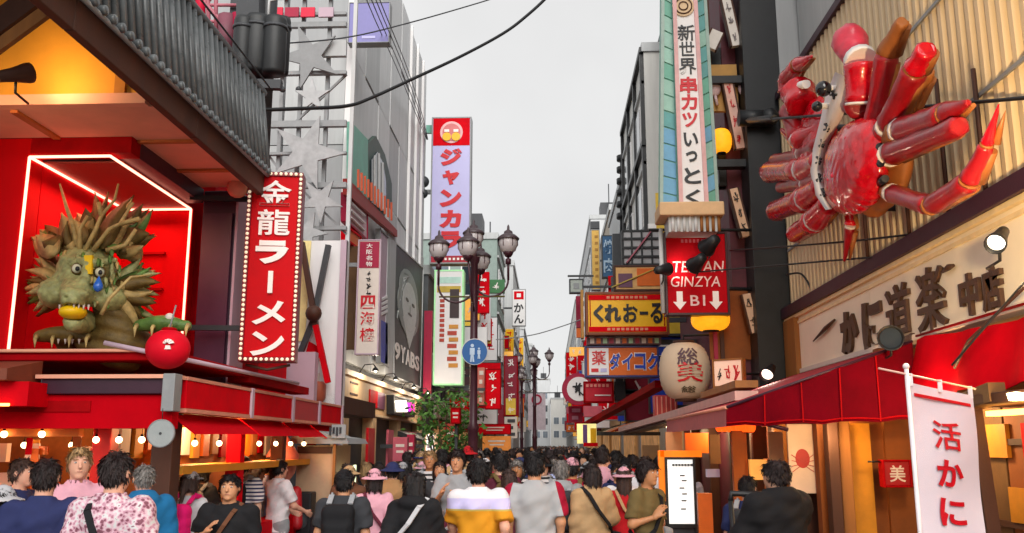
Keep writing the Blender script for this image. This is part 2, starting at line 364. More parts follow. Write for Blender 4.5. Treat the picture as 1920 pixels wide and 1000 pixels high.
for x in (-6.6, -5.35, -4.0): MB().bx(x, x + .1, 7.76, 7.798, ZS + .1, 6.9).build('gable_stud', mat('stud_ochre', '#c07a24', .6), shop)
MB().bx(-14, XE - .3, 7.7, 7.798, ZS, ZS + .1).build('gable_beam', SOFF, shop)
MB().bx(-14, XE - .35, 3.0, 7.69, 6.3, 6.4).build('gable_ceiling', TIMBER, shop)
for k in range(5): MB().bar((-9 + k * 1.15, 4.2 + k * .12, 6.22), (-6.6 + k * .8, 7.69, 6.22), .1, .14).build('rafter', BROWN if k % 2 else TIMBER, shop)
MB().bar(onY(-60, 95, 6.9), onY(120, -40, 6.9), .14, .2).build('rafter', BROWN, shop)
MB().bar(onY(-60, 130, 6.7), onY(90, 20, 6.7), .05, .1).build('rafter', TIMBER, shop)
# tiled skirt roof
me0 = MB().tube([(0, 0, 0), (-.14, 0, 1.06)], .036, 8).build('roof_tile', TILE, shop, True); me0.location = (0, 0, 0)
tl = me0.data; y = 3.4; first = True
MB().hexa([(XE - .02, 3.2, ZS + .12), (XE + .0, 3.2, ZS + .1), (XE, 10.44, ZS + .1), (XE - .02, 10.44, ZS + .12), (XE - .3, 3.2, ZS + 1.16), (XE - .13, 3.2, ZS + 1.16), (XE - .13, 10.44, ZS + 1.16), (XE - .3, 10.44, ZS + 1.16)]).build('roof_deck', mat('roof_valley_tile', '#1e2022', .6, vs=9), shop)
capm = None
while y < 10.44:
    o = me0 if first else link_mesh('roof_tile', tl, None, shop); first = False
    o.location = (XE + .02 - shop.location.x, y - shop.location.y, ZS + .1)
    if capm is None:
        capm = MB().lathe([(0.001, 0), (.036, 0), (.04, .01), (.04, .05), (.03, .054)], (0, 0, 0), 12, R=Matrix.Rotation(-PI / 2, 3, 'Y')).build('eave_tile', TILE, shop, True); cm = capm.data; o2 = capm
    else: o2 = link_mesh('eave_tile', cm, None, shop)
    o2.location = (XE + .09 - shop.location.x, y - shop.location.y, ZS + .12); y += .145
MB().tube([(XE + .04, 3.2, ZS + .085), (XE + .04, 10.46, ZS + .085)], .022, 8).build('gutter_rail', GREY, shop)
MB().tube([(XE - .13, 3.2, ZS + 1.2), (XE - .13, 10.46, ZS + 1.2)], .05, 8).build('ridge_tile', TILE, shop)
MB().tube([(XE - .06, 3.2, ZS + 1.28), (XE - .06, 10.46, ZS + 1.28)], .012, 6).build('ridge_cable', BLACK, shop)
MB().bx(-9, XE - .3, 7.92, 10.44, ZS + .1, ZS + 1.15).build('attic_block', BROWN, shop)
# canopies over the shop front
MB().bx(-12, -3.5, 8.35, 10.5, 2.68, 2.76).build('ledge', DRED, shop, bev=.01)
MB().bx(-3.75, -3.5, 10.5, 13.2, 2.62, 2.72).build('ledge', DRED, shop)
MB().tube([(-12, 8.32, 2.77), (-3.48, 8.32, 2.77)], .018, 6).build('ledge_rail', SOFF, shop)
MB().tube([(-4.15, 8.3, 2.84), (-3.47, 8.3, 2.7), (-3.47, 12.5, 2.74)], .025, 6).build('ledge_rail', MAUVE, shop)
MB().hexa([(-12, 7.75, 2.46), (-4.72, 7.75, 2.46), (-4.72, 8.3, 2.46), (-12, 8.3, 2.46), (-12, 7.75, 2.56), (-4.72, 7.75, 2.56), (-4.72, 8.3, 2.67), (-12, 8.3, 2.67)]).build('lower_canopy', mat('lit_brown_fascia', '#80402c', .6), shop)
MB().bx(-12, -4.6, 7.9, 8.3, 2.24, 2.455).build('lower_canopy', RED, shop)
MB().tube([(-12, 7.88, 2.25), (-4.75, 7.88, 2.25)], .014, 6).build('lamp_strip', mat('warm_strip', '#ffb050', emit=3, bump=0, var=0), shop)
MB().bx(-4.66, -3.42, 8.2, 8.4, 2.36, 2.5).build('canopy_fascia', PURP, shop, bev=.008)
MB().bx(-4.7, -3.4, 8.16, 8.42, 2.5, 2.535).build('canopy_trim', SOFF, shop)
MB().bx(-12, -3.44, 8.25, 8.4, 2.05, 2.355).build('awning', CLOTHRED, shop)
MB().bx(-5.0, -4.2, 8.235, 8.249, 2.2, 2.3).build('awning_band', DRED, shop)
MB().bx(-3.5, -3.385, 8.13, 8.3, 2.2, 2.54).build('canopy_corner', GREY, shop, bev=.008)
MB().bx(-12, -3.8, 8.4, 11, 2.3, 2.36).build('canopy_deck', DRED, shop)
y = 8.45
for k, yy in enumerate((10.3, 12.0, 13.4, 14.9)):
    MB().bx(-3.5, -3.4, y, yy, 2.24, 2.5).build('canopy_fascia', (RED, RED, mat('pale_red_fascia', '#b83a40', .5), RED)[k], shop, bev=.006)
    MB().bx(-3.56, -3.38, yy + .01, yy + .1, 2.2, 2.54).build('canopy_bracket', MAUVE, shop, bev=.006)
    MB().bx(-3.54, -3.39, y, yy, 2.502, 2.535).build('canopy_trim', mat('salmon_trim', '#d89078', .5), shop)
    MB().bx(-3.54, -3.39, y, yy, 2.2, 2.238).build('canopy_trim', mat('salmon_trim', '#d89078', .5), shop)
    MB().hexa([(-3.3, y, 2.0), (-3.28, y, 2.0), (-3.28, yy, 2.02), (-3.3, yy, 2.02), (-3.56, y, 2.19), (-3.54, y, 2.198), (-3.54, yy, 2.198), (-3.56, yy, 2.19)]).build('awning', CLOTHRED, shop)
    y = yy + .11
MB().bx(-4.4, -3.56, 8.5, 14.9, 2.3, 2.45).build('canopy_deck', DRED, shop)
# shop front behind the crowd
MB().bx(-12, -4.4, 11.4, 11.6, 0, 2.35).build('back_wall', mat('interior_ochre', '#a05a20', .7, var=.35, vs=4), shop)
for x in (-6.55, -5.6, -4.25): MB().bx(x - .09, x + .09, 8.6, 8.78, 0, 2.3).build('red_post', mat('vermilion_post', '#d01808', .45), shop, bev=.01)
MB().bx(-3.72, -3.52, 8.5, 8.72, 0, 2.2).build('red_post', BROWN, shop, bev=.01)
for yy in (10.6, 12.3, 13.9): MB().bx(-3.75, -3.58, yy, yy + .16, 0, 2.2).build('red_post', (BROWN, RED, DRED)[int(yy) % 3], shop, bev=.01)
MB().bx(-12, -4.4, 8.45, 8.55, 1.98, 2.06).build('lamp_beam', mat('orange_beam', '#e07820', .5), shop)
MB().bx(-12, -4.4, 8.9, 9.4, 0, .95).build('counter', DRED, shop); MB().bx(-12, -4.4, 8.86, 9.44, .955, 1.0).build('counter_top', TIMBER, shop)
MB().bx(-12, -4.4, 8.95, 9.0, 1.28, 1.36).build('counter_screen', DRED, shop)
MB().bx(-3.9, -3.6, 8.9, 14.4, 0, .95).build('counter', RED, shop); MB().bx(-3.95, -3.57, 8.9, 14.4, 1.62, 1.7).build('menu_rail', YEL, shop)
MB().bx(-4.35, -4.25, 8.9, 14.4, 0, 2.3).build('back_wall', mat('interior_ochre', '#a05a20'), shop)
rr = random.Random(3)
for i in range(26):
    x = rr.uniform(-8.6, -4.6); z = rr.choice((1.42, 1.72)); h = rr.uniform(.1, .24); ww = rr.uniform(.08, .3)
    MB().bx(x, x + ww, 9.9, 9.98, z, z + h).build('menu_board', (YEL, OFFW, TIMBER, mat('menu_green', '#55662c'), RED, ORNG)[i % 6], shop)
for i in range(18):
    y = 8.9 + i * .31; MB().bx(-4.24, -4.2, y, y + .2, 1.75 + .02 * (i % 3), 2.1).build('menu_board', (OFFW, YEL, ORNG, TIMBER, DRED)[i % 5], shop)
for i in range(34):
    x = rr.uniform(-7.8, -3.9); z = rr.uniform(1.72, 1.95); y = rr.uniform(8.75, 9.7); MB().box((x, y, z), (rr.uniform(.05, .16), .015, rr.uniform(.08, .2)), rr.uniform(-.4, .4)).build('hanging_tag', (YEL, OFFW, mat('menu_green', '#55662c'), ORNG, RED, TIMBER)[i % 6], shop)
for i in range(20):
    x = rr.uniform(-7.8, -4.2); MB().lathe([(.001, 0), (.05, 0), (.06, .1), (.03, .16), (.03, .2), (.001, .2)], (x, 9.1, 1.0), 8).build('jar', (DRED, YEL, BROWN, OFFW)[i % 4], shop)
# lamps of the shop front
bulb0 = None
pts = [(-7.6 + .36 * k, 8.40, 2.0) for k in range(9)] + [(-4.3 + .22 * k, 8.6, 1.95) for k in range(4)] + [(-6.4 + .5 * k, 9.3, 1.9) for k in range(5)] + [(-3.62, 9.3 + .7 * k, 1.92) for k in range(7)]
for p in pts:
    if bulb0 is None:
        bulb0 = thing('light_bulb', None, 'bulb', p); MB().ball((0, 0, 0), .032, 10, 7).build('globe', BULB, bulb0, True); MB().lathe([(.014, .02), (.014, .05), (.003, .055), (.003, .1)], n=8).build('socket', BLACK, bulb0, True); b_ = bulb0
    else: b_ = dup(bulb0, p)
    tag(b_, 'small round warm bulb hanging under the red canopies of the corner restaurant', 'bulb', 'bulbs under the red canopies')
for p, e in (((-5.6, 8.6, 1.95), 34), ((-7.2, 8.7, 1.95), 34), ((-4.7, 9.9, 2.1), 26), ((-3.95, 10.2, 2.1), 18), ((-3.95, 12.4, 2.1), 18)):
    l = bpy.data.lights.new('shop_bulb_light', 'POINT'); l.energy = e; l.color = (1, .62, .28); l.shadow_soft_size = .12; o = bpy.data.objects.new('shop_bulb_light', l); COL.objects.link(o); o.location = p
def lampspot(name, label, p, aim, e, ang, col=(1, .75, .4), grp=None, m=BLACK, r=.09):
    t = thing(name, label, 'spotlight', p, 0, grp); d = (Vector(aim) - Vector(p)).normalized(); R = d.to_track_quat('Z', 'Y').to_matrix()
    MB().lathe([(.001, -.16), (r * .55, -.15), (r * .7, -.02), (r, .1), (r, .13), (r * .93, .13), (r * .6, .02)], n=16, R=R).build('housing', m, t, True)
    MB().lathe([(.001, .085), (r * .9, .085)], n=16, R=R).build('lens', BULBW if e else GLASS, t, True)
    MB().tube([(0, 0, -.02), (0, .02, -.16), (0, .22, -.18)], .012, 6).build('bracket', BLACK, t, True)
    if e:
        l = bpy.data.lights.new(name, 'SPOT'); l.energy = e; l.color = col; l.spot_size = math.radians(ang); l.spot_blend = .8; l.shadow_soft_size = .1; o = bpy.data.objects.new('lamp_light', l); COL.objects.link(o); o.parent = t
        o.matrix_basis = Matrix.Translation(d * .15) @ d.to_track_quat('-Z', 'Y').to_matrix().to_4x4()
    return t
lampspot('gable_spotlight', 'brown spotlight under the gable lighting the yellow boards', onY(30, 140, 7.2), onY(190, 120, 7.8), 11, 150, (1, .62, .3), m=BROWN, r=.09)
lampspot('gable_spotlight', 'second spotlight by the rafters at the photo left edge', onY(-60, 150, 6.9), onY(40, 190, 7.8), 13, 150, (1, .62, .3), m=BROWN, r=.09)
# round grey disc hanging at canopy corner
t = thing('hanging_disc', 'round grey disc hanging below the canopy corner', 'sign', onY(302, 813, 8.05))
disc(t, 0, 0, .115, .015, mat('disc_grey', '#9aa0a0', .4, var=.1), .03, 'face'); MB().lathe([(.116, -.016), (.124, -.016), (.124, .016), (.116, .016)], n=28, R=Matrix.Rotation(PI / 2, 3, 'X')).build('rim', GREY, t, True)
disc(t, 0, .0, .012, -.012, DGREY, .008, 'stud'); MB().tube([(0, 0, .12), (0, 0, .22)], .004, 5).build('cord', BLACK, t, True)

# ---------------------------------------------------------------- red ball lantern
t = thing('ball_lantern', 'glossy red ball lantern with white fan emblem beside the dragon', 'lantern', onY(315, 655, 8.25))
MB().ball((0, 0, 0), (.2, .2, .185), 24, 16).build('globe', mat('red_lantern_satin', '#d80a24', .6, var=.1, spec=.15), t, True)
for k in range(5):
    a = math.radians(30 + k * 30); c = Vector((.075, -.18, .02)); p = [c + Vector((math.cos(a + s) * rr_, -.012 if rr_ < .03 else .012, math.sin(a + s) * rr_)) for s, rr_ in ((-.2, .02), (-.2, .055), (.2, .055), (.2, .02))]
    MB().prism(p, (0, -.02, 0)).build('emblem_petal', LETW, t, True)
MB().prism([Vector((.075 + dx, -.192, dz)) for dx, dz in ((-.03, -.02), (.03, -.02), (.02, .015), (-.02, .015))], (0, .012, 0)).build('emblem_base', LETW, t, True)
MB().lathe([(.001, .17), (.07, .172), (.07, .19), (.05, .2)], n=16).build('cap', DRED, t, True)
MB().tube([(0, 0, .19), (.02, .06, .42)], .008, 5).build('hook', GREY, t, True)

# ================================================================ dragon head
DG = mat('dragon_green', '#5a7a38', .5, var=.45, vs=9, bump=.5, bs=60); DB = mat('dragon_brown', '#6a5426', .6, var=.4, vs=10, bump=.5)
DT = mat('dragon_tan', '#b89c62', .55, var=.35, vs=12, bump=.4); DY = mat('dragon_yellow', '#f0c010', .4, var=.1)
DK = mat('dragon_skin', '#a0a06a', .5, var=.4, vs=14, bump=.5, bs=50)
S_ = 8.95 / 1700 * .985; dc = onY(165, 520, 8.55)
drg = thing('dragon_head', 'green and brown dragon head sculpture with blue teardrop in a neon niche', 'sculpture', (dc.x, dc.y, dc.z))
def dp(px, py, dy=0): v = onY(px, py, dc.y + dy); return (v.x - dc.x, dy, v.z - dc.z)
def hd(P):
    d = ell_(P, dp(165, 510, .1), (.27, .32, .27))
    d = smin(d, cap_(P, dp(150, 540, -.1), dp(138, 560, -.42), .17, .11), .08)
    d = smin(d, ell_(P, dp(126, 552, -.46), (.06, .06, .05)), .03); d = smin(d, ell_(P, dp(153, 553, -.46), (.06, .06, .05)), .03)
    d = smin(d, cap_(P, dp(118, 487, -.16), dp(160, 492, -.24), .035, .05), .04); d = smin(d, cap_(P, dp(175, 494, -.24), dp(215, 488, -.14), .05, .03), .04)
    d = smin(d, cap_(P, dp(168, 480, -.22), dp(155, 545, -.36), .04, .05), .05)
    d = smin(d, ell_(P, dp(205, 560, -.05), (.17, .2, .14)), .1); d = smin(d, ell_(P, dp(105, 550, -.02), (.15, .2, .15)), .1)
    jaw = cap_(P, dp(160, 605, 0), dp(138, 604, -.32), .12, .09); d = smin(d, jaw, .05)
    d = np.maximum(d, -ell_(P, dp(138, 585, -.42), (.14, .2, .075)))
    d = np.maximum(d, -ell_(P, dp(145, 504, -.27), (.055, .06, .045))); d = np.maximum(d, -ell_(P, dp(188, 511, -.26), (.055, .06, .045)))
    d = np.maximum(d, -ell_(P, dp(124, 557, -.52), (.02, .04, .014))); d = np.maximum(d, -ell_(P, dp(152, 557, -.52), (.02, .04, .014)))
    return d + .007 * np.sin(P[:, 0] * 55) * np.sin(P[:, 2] * 60 + P[:, 1] * 40)
o = link_mesh('head', net_mesh('head', hd, (-.6, -.7, -.62), (.6, .5, .45), .014), DK, drg)
nk = lambda P: smin(cap_(P, dp(215, 590, .1), dp(235, 650, .2), .2, .24), cap_(P, dp(235, 650, .2), dp(170, 645, .1), .2, .14), .1) + .012 * np.sin(P[:, 2] * 50 + P[:, 0] * 12)
link_mesh('neck', net_mesh('neck', nk, (-.6, -.4, -1.0), (.9, .7, .1), .025), DB, drg)
for (px, py, dy) in ((145, 504, -.235), (188, 511, -.225)):
    e = MB().ball(dp(px, py, dy), .05, 16, 10).build('eye', mat('dragon_eye_white', '#d8d4b8', .2, bump=0), drg, True)
    x, y, z = dp(px, py, dy - .04); MB().ball((x, y, z), (.022, .014, .024), 12, 8).build('pupil', LETK, e, True)
    MB().lathe([(.046, -.012), (.062, 0), (.046, .012)], dp(px, py, dy - .02), 16, R=Matrix.Rotation(PI / 2, 3, 'X')).build('eyelid', DB, drg, True)
x, y, z = dp(184, 537, -.34); MB().lathe([(.002, .1), (.018, .065), (.04, .02), (.045, -.01), (.032, -.04), (.002, -.055)], (x, y, z), 14).build('teardrop', mat('teardrop_blue', '#2a66c8', .2, bump=0, coat=.5), drg, True)
MB().ball(dp(137, 586, -.36), (.12, .14, .07), 18, 10).build('tongue', DY, drg, True)
for k in range(7):
    x, y, z = dp(112 + k * 9, 572 + abs(k - 3) * 1.2, -.46 + abs(k - 3) * .03); MB().lathe([(.012, .02), (.011, 0), (.001, -.035)], (x, y, z), 6).build('tooth', OFFW, drg, True)
MB().prism([dp(160, 480, -.26), dp(176, 480, -.26), dp(174, 515, -.3), (dp(164, 515, -.3))], (0, -.03, 0)).build('brow_stripe', DY, drg, True)
def leaf(name, a, b, wd, th, m, bend=0, n=7, ridge=True):
    a, b = Vector(a), Vector(b); d = b - a; side = d.cross(Vector((0, 1, 0))).normalized(); V = []; F = []
    for i in range(n):
        t_ = i / (n - 1); wv = wd * (math.sin(PI * min(1, t_ ** .7 * .93 + .07)) ** .8) * .5; c = a + d * t_ + side * bend * math.sin(PI * t_); 
        V += [c - side * wv, c + Vector((0, -th, 0)), c + side * wv, c + Vector((0, th, 0))]
    for i in range(n - 1):
        for j in range(4): F.append((i * 4 + j, i * 4 + (j + 1) % 4, i * 4 + 4 + (j + 1) % 4, i * 4 + 4 + j))
    F += [(3, 2, 1, 0), tuple(4 * n - 4 + j for j in range(4))]
    return MB().add(V, F, True).build(name, m, drg, True)
rr = random.Random(11)
for k in range(84):   # mane rising from the brow
    a = math.radians(rr.uniform(28, 150)); x0 = 165 + 70 * math.cos(a); y0 = 490 - 25 * math.sin(a); L_ = rr.uniform(38, 108) * (1.0 - .3 * abs(math.cos(a))) * (1.15 if .9 < a < PI / 2 else .8)
    leaf('mane_spike', dp(x0, y0, rr.uniform(-.1, .25)), dp(x0 + L_ * math.cos(a) * 1.1 + 12, y0 - L_ * math.sin(a), rr.uniform(-.05, .35)), rr.uniform(.11, .25), .016, (DB, DT, DB, DT, DG)[k % 5], rr.uniform(-.06, .06))
for k in range(22):   # cheek fans, right
    a = math.radians(-68 + k * 5.6); L_ = rr.uniform(75, 105); dy = rr.uniform(-.02, .22)
    leaf('cheek_fin', dp(205 + 12 * math.cos(a), 545 - 12 * math.sin(a), dy - .08), dp(205 + L_ * math.cos(a), 545 - L_ * .85 * math.sin(a), dy + .1), rr.uniform(.09, .16), .03, (DG, DK, DT, DG, DB)[k % 5], rr.uniform(-.05, .05))
for k in range(18):   # cheek fans, left
    a = math.radians(115 + k * 7.2); L_ = rr.uniform(60, 82); dy = rr.uniform(0, .22)
    leaf('cheek_fin', dp(118 + 10 * math.cos(a), 535 - 10 * math.sin(a), dy - .06), dp(118 + L_ * math.cos(a), 535 - L_ * math.sin(a), dy + .1), rr.uniform(.09, .15), .03, (DB, DG, DT, DK)[k % 4], rr.uniform(-.05, .05))
MB().tube([dp(x, y, -.05) for x, y in ((112, 345), (125, 390), (138, 425), (150, 480))], [.008, .018, .024, .03], 7).build('whisker', DT, drg, True)
for pts in (((160, 470), (180, 430), (190, 405), (215, 375), (222, 345)), ((175, 470), (205, 430), (225, 420), (250, 380)), ((150, 470), (150, 430), (165, 405)), ((190, 405), (185, 380)), ((225, 420), (262, 410)), ((200, 470), (235, 460), (255, 430))):
    MB().tube([dp(x, y, -.12) for x, y in pts], [.026 - .004 * i for i in range(len(pts))], 7).build('antler', DT, drg, True)
MB().tube([dp(190, 590, -.38), dp(205, 560, -.4), dp(245, 520, -.3), dp(285, 515, -.2)], [.02, .018, .014, .006], 7).build('whisker', DT, drg, True)
for k in range(70):   # scales on brow and cheeks
    px, py = rr.uniform(112, 232), rr.uniform(468, 572)
    if math.hypot(px - 145, py - 504) < 17 or math.hypot(px - 188, py - 511) < 17 or (px < 165 and py > 530) or (abs(px - 168) < 12 and py < 520): continue
    e = ((px - 168) / 72) ** 2; dy = -.3 + .26 * e + .0012 * abs(py - 510); leaf('scale', dp(px, py - 7, dy + .015), dp(px + (px - 168) * .06, py + 9, dy - .02), .05, .012, (DK, DT, DG)[k % 3], n=5)
# clawed feet resting on the ledge
for nm, cx, cy in (('left', 118, 632), ('right', 305, 612)):
    f = link_mesh('foot', net_mesh('foot', lambda P, cx=cx, cy=cy: smin(smin(cap_(P, dp(cx - 45, cy, -.05), dp(cx + 45, cy, -.05), .05, .05), ell_(P, dp(cx, cy - 6, .0), (.2, .15, .07)), .06), cap_(P, dp(cx, cy, 0), dp(cx + 8, cy + 20, .12), .08, .09), .05), (-.8, -.35, -.95), (1.2, .35, -.2), .022), DG if cx > 200 else DB, drg)
    for k in range(4):
        x = cx - 48 + k * 32; MB().tube([dp(x, cy - 2, -.1), dp(x - 4, cy + 4, -.18), dp(x - 5, cy + 20, -.2)], [.024, .018, .003], 7).build('claw', DT, drg, True)
MB().ball(dp(318, 596, -.08), .045, 12, 8).build('pearl', OFFW, drg, True)
for k in range(4): MB().lathe([(.016, 0), (.001, -.05)], dp(110 + k * 13, 636, -.12), 6).build('tooth', OFFW, drg, True)

# ================================================================ red vertical bulb-bordered sign
s, W_, H_ = pxsign('bulb_sign', 'tall red sign with white lettering and a border of bulbs beside dark post', 'sign', 462, 325, 562, 676, 10.4, .22, mat('red_sign_face', '#c00410', .5, var=.08, vs=2, spec=.1), mat('crimson_frame', '#7c0a1c', .4), .05, yaw=math.radians(8))
for k, ch in enumerate('金龍ラーメン'):
    z = H_ / 2 - .26 - k * (H_ - .34) / 5.35
    if ch == 'ー': panel(s, 0, z, .055, .26, -.12, LETW, .025, 'character')
    else: glyph(s, ch, 0, z, .38, .31 if ch in '金龍' else .28, -.11, LETW, .025, B2 if ch in '金龍ン' or (ch, B3) not in _gl else B3)
bm0 = None; ns = 40
for i in range(ns):
    for sx in (-1, 1):
        z = -H_ / 2 + .03 + (H_ - .06) * i / (ns - 1); p = (sx * (W_ / 2 - .025), -.135, z)
        if bm0 is None: bm0 = MB().ball((0, 0, 0), .02, 8, 5).build('bulb', CREAM, s, True); o = bm0
        else: o = link_mesh('bulb', bm0.data, None, s)
        o.location = p
for i in range(1, 10):
    for sz in (-1, 1):
        o = link_mesh('bulb', bm0.data, None, s); o.location = (-W_ / 2 + .025 + (W_ - .05) * i / 10, -.135, sz * (H_ / 2 - .025))
MB().box((-W_ / 2 - .35, .05, H_ / 2 - .3), (.7, .06, .06)).build('bracket', BLACK, s, True); MB().box((-W_ / 2 - .35, .05, -H_ / 2 + .4), (.7, .06, .06)).build('bracket', BLACK, s, True)
MB().tube([(-.25, 0, -H_ / 2 - .03), (0, -.06, -H_ / 2 - .09), (.25, 0, -H_ / 2 - .03)], .018, 6).build('cable_loop', BROWN, s, True)
MB().lathe([(.001, -.04), (.1, -.04), (.13, 0), (.1, .04), (.001, .04)], (-W_ / 2 - .12, -.1, H_ / 2 - .2), 14, R=Matrix.Rotation(PI / 2, 3, 'X')).build('scroll_ornament', mat('salmon_trim', '#d89078'), s, True)

# ---------------------------------------------------------------- pole transformers and red pipe rack above the roof
t = thing('pole_transformer', 'cluster of black transformer cans on a bracket above the tiled roof', 'transformer', onY(487, 165, 11.0))
for px, r_, yo in ((452, .13, -.1), (478, .2, .02), (512, .15, -.05), (525, .11, .2)):
    c = onY(px, 140, 11.0 + yo); top = onY(px, 35, 11.0 + yo)
    b = MB().lathe([(.001, c.z), (r_ * .9, c.z), (r_, c.z + .04), (r_, top.z - .05), (r_ * .92, top.z), (.001, top.z + .02)], (c.x, c.y, 0), 18).build('can', mat('black_can', '#2a2c2e', .5, var=.2), t)
    MB().lathe([(r_ + .004, top.z - .16), (r_ + .012, top.z - .16), (r_ + .012, top.z - .12), (r_ + .004, top.z - .12)], (c.x, c.y, 0), 18).build('band', DGREY, b)
MB().bar(onY(440, 158, 10.9), onY(528, 160, 10.9), .1, .12).build('crossarm', DGREY, t)
MB().bar(onY(470, 45, 10.98), onY(470, -60, 10.98), .26, .3).build('box', DGREY, t); MB().tube([onY(503, 45, 10.9), onY(505, 2, 10.9), onY(530, -5, 10.9)], .02, 6).build('conduit', LGREY, t)
c = onY(492, 160, 11.3); MB().tube([(c.x, c.y, 5.2), (c.x, c.y, 10)], .14, 14).build('pole', DGREY, t)
MB().bx(c.x - .1, -3.5, c.y - .06, c.y + .06, 5.2, 5.35).build('wall_bracket', DGREY, t)
rack = thing('pipe_rack', 'red and pink pipe lattice standing on the roof left of the transformers', 'rack', onY(400, 70, 11.6))
pk = mat('pink_pipe', '#b86a78', .5); hot = mat('bright_red_pipe', '#d80a3c', .5)
for a, b, r_, m in (((378, 60), (372, -80), .07, hot), ((392, 75), (388, -80), .03, pk), ((345, -40), (440, 70), .03, pk), ((440, -60), (360, 40), .03, pk), ((425, 30), (425, 100), .12, mat('maroon_can', '#7e4856', .6)), ((442, 25), (442, 95), .05, PINKR), ((405, -60), (405, 60), .03, pk), ((350, 10), (445, 10), .025, pk), ((370, 40), (450, 42), .025, pk)):
    MB().tube([onY(*a, 11.6), onY(*b, 11.6)], r_, 8).build('pipe', m, rack)
for px in (360, 440): c = onY(px, 20, 11.7); MB().bx(c.x - .05, c.x + .05, 11.65, 11.75, 5.4, c.z + .5).build('stand', DGREY, rack)

# ================================================================ steel frame with stars
fr = thing('star_frame', 'grey steel scaffold frame carrying flat metal stars', 'frame', onY(565, 700, 16))
for px in (482, 512, 548, 600, 650): 
    a = onY(px, 500, 16); MB().bx(a.x - .035, a.x + .035, 15.96, 16.04, 4.8 if px != 650 else 0, 10.8).build('post', LGREY if px == 650 else GREY, fr)
for py, h in ((-5, .1), (30, .06), (50, .1), (95, .32), (140, .07), (235, .12), (290, .05), (350, .1), (430, .07)):
    a = onY(480, py, 15.9); b = onY(650, py, 15.9); MB().bx(a.x - .4, b.x, 15.84, 15.94, a.z - h / 2, a.z + h / 2).build('rail', MGREY if h > .2 else GREY, fr)
for a, b in (((482, 260), (545, 350)), ((650, 140), (548, 235)), ((560, 350), (650, 440))): MB().bar(onY(*a, 15.97), onY(*b, 15.97), .04, .04).build('brace', GREY, fr)
def star(cx, cy, R_, rot, Y, m):
    P = []
    for k in range(10):
        rad = R_ if k % 2 == 0 else R_ * .36; a = rot + k * PI / 5; P.append(onY(cx + rad * math.sin(a), cy - rad * math.cos(a), Y))
    MB().prism(P, (0, .05, 0)).build('star', m, fr)
STM = mat('star_grey', '#a6a8aa', .5, var=.2); star(575, 285, 72, .35, 15.7, STM); star(580, 105, 62, .9, 15.72, mat('star_dark', '#8a8c8e', .5)); star(600, 375, 44, .6, 15.71, STM); star(585, 180, 34, 0, 15.73, mat('star_light', '#b4b6b8', .5)); star(575, 435, 40, 2.9, 15.73, STM)
for x0, x1, m in ((500, 530, hot), (535, 560, PINKR), (565, 590, hot), (598, 625, MAUVE)):
    a = onY(x0, 15, 15.8); b = onY(x1, 32, 15.8); MB().bx(a.x, b.x, 15.78, 15.83, b.z, a.z).build('panel', m, fr)
for px in (500, 530, 560): a = onY(px, 168, 15.78); MB().ball(a, .06, 10, 7).build('lamp', DGREY, fr)

# ================================================================ big grey clad building
gb = thing('grey_building', 'tall light grey panel clad department building behind the star frame', 'building', (-9, 26, 0))
MB().bx(-13, -4.62, 19.62, 32.0, 0, 15.6).build('wall', DGREY, gb)
ys = [19.6, 21.1, 22.9, 24.6, 26.3, 28.0, 29.4, 30.8, 32.05]; zs = [3.7, 6.2, 8.6, 10.9, 13.3, 15.65]
for i in range(8):
    for j in range(5): MB().bx(-4.61, -4.5 - .02 * ((i + j) % 2), ys[i] + .03, ys[i + 1] - .03, zs[j] + .03, zs[j + 1] - .03).build('panel', LGREY if (i * 5 + j * 3) % 7 else MGREY, gb)
for i in range(6):
    for j in range(5): MB().bx(-4.62 - 1.4 * (i + 1) + .012, -4.62 - 1.4 * i - .012, 19.5, 19.61, zs[j] + .012, zs[j + 1] - .012).build('panel', mat('darker_grey_cladding', '#a2a4a6', .6, var=.08, streak=True) if (i + j) % 2 else MGREY, gb)  # every other front panel is a slightly darker grey
MB().bx(-4.62, -4.48, 19.48, 19.6, 3.5, 15.6).build('corner_trim', WHITE, gb)
for y in (27.9, 29.3, 30.7): MB().bx(-4.5, -4.42, y, y + .12, 3.7, 15.6).build('fin', WHITE, gb)
c = onY(694, 47, 19.0); s = sign('billboard', 'blank violet billboard high on the grey building', 'billboard', c, .9, .95, .25, 0, PURPNL, GREY, .02)
MB().box((0, -.13, -.36), (.3, .01, .06)).build('plate', PALEB, s, True); MB().box((-.4, .3, 0), (.15, .5, .3)).build('bracket', GREY, s, True)
# green arch entrance and red ledge on the street face
ar = thing('arched_shopfront', 'dark arched window front with green sign and red ledge on grey building', 'shopfront', (-4.4, 22, 0))
def fx(px, py, X=-4.38): return onX(px, py, X)
def xquad(name, m, pts, dep, parent, X=-4.38): return MB().prism([fx(px, py, X) for px, py in pts], (-dep, 0, 0)).build(name, m, parent)
xquad('green_sign', TEAL, [(658, 228), (690, 262), (690, 382), (658, 340)], .1, ar, -4.36)
xquad('arch_wall', mat('verdigris_dark', '#3c5048', .5), [(690, 270), (705, 255), (722, 290), (735, 345), (735, 415), (690, 385)], .1, ar, -4.4)
xquad('arch_window', GLASS, [(697, 300), (708, 285), (718, 305), (724, 340), (724, 400), (697, 380)], .06, ar, -4.36)
for px, p0, p1 in ((703, 292, 384), (711, 288, 388), (718, 305, 393)): MB().bar(fx(px, p0, -4.34), fx(px, p1, -4.34), .04, .04).build('mullion', LGREY, ar)
xquad('ledge', mat('brick_red_ledge', '#9c2a24', .5), [(653, 335), (745, 432), (745, 445), (653, 365)], .12, ar, -4.2)
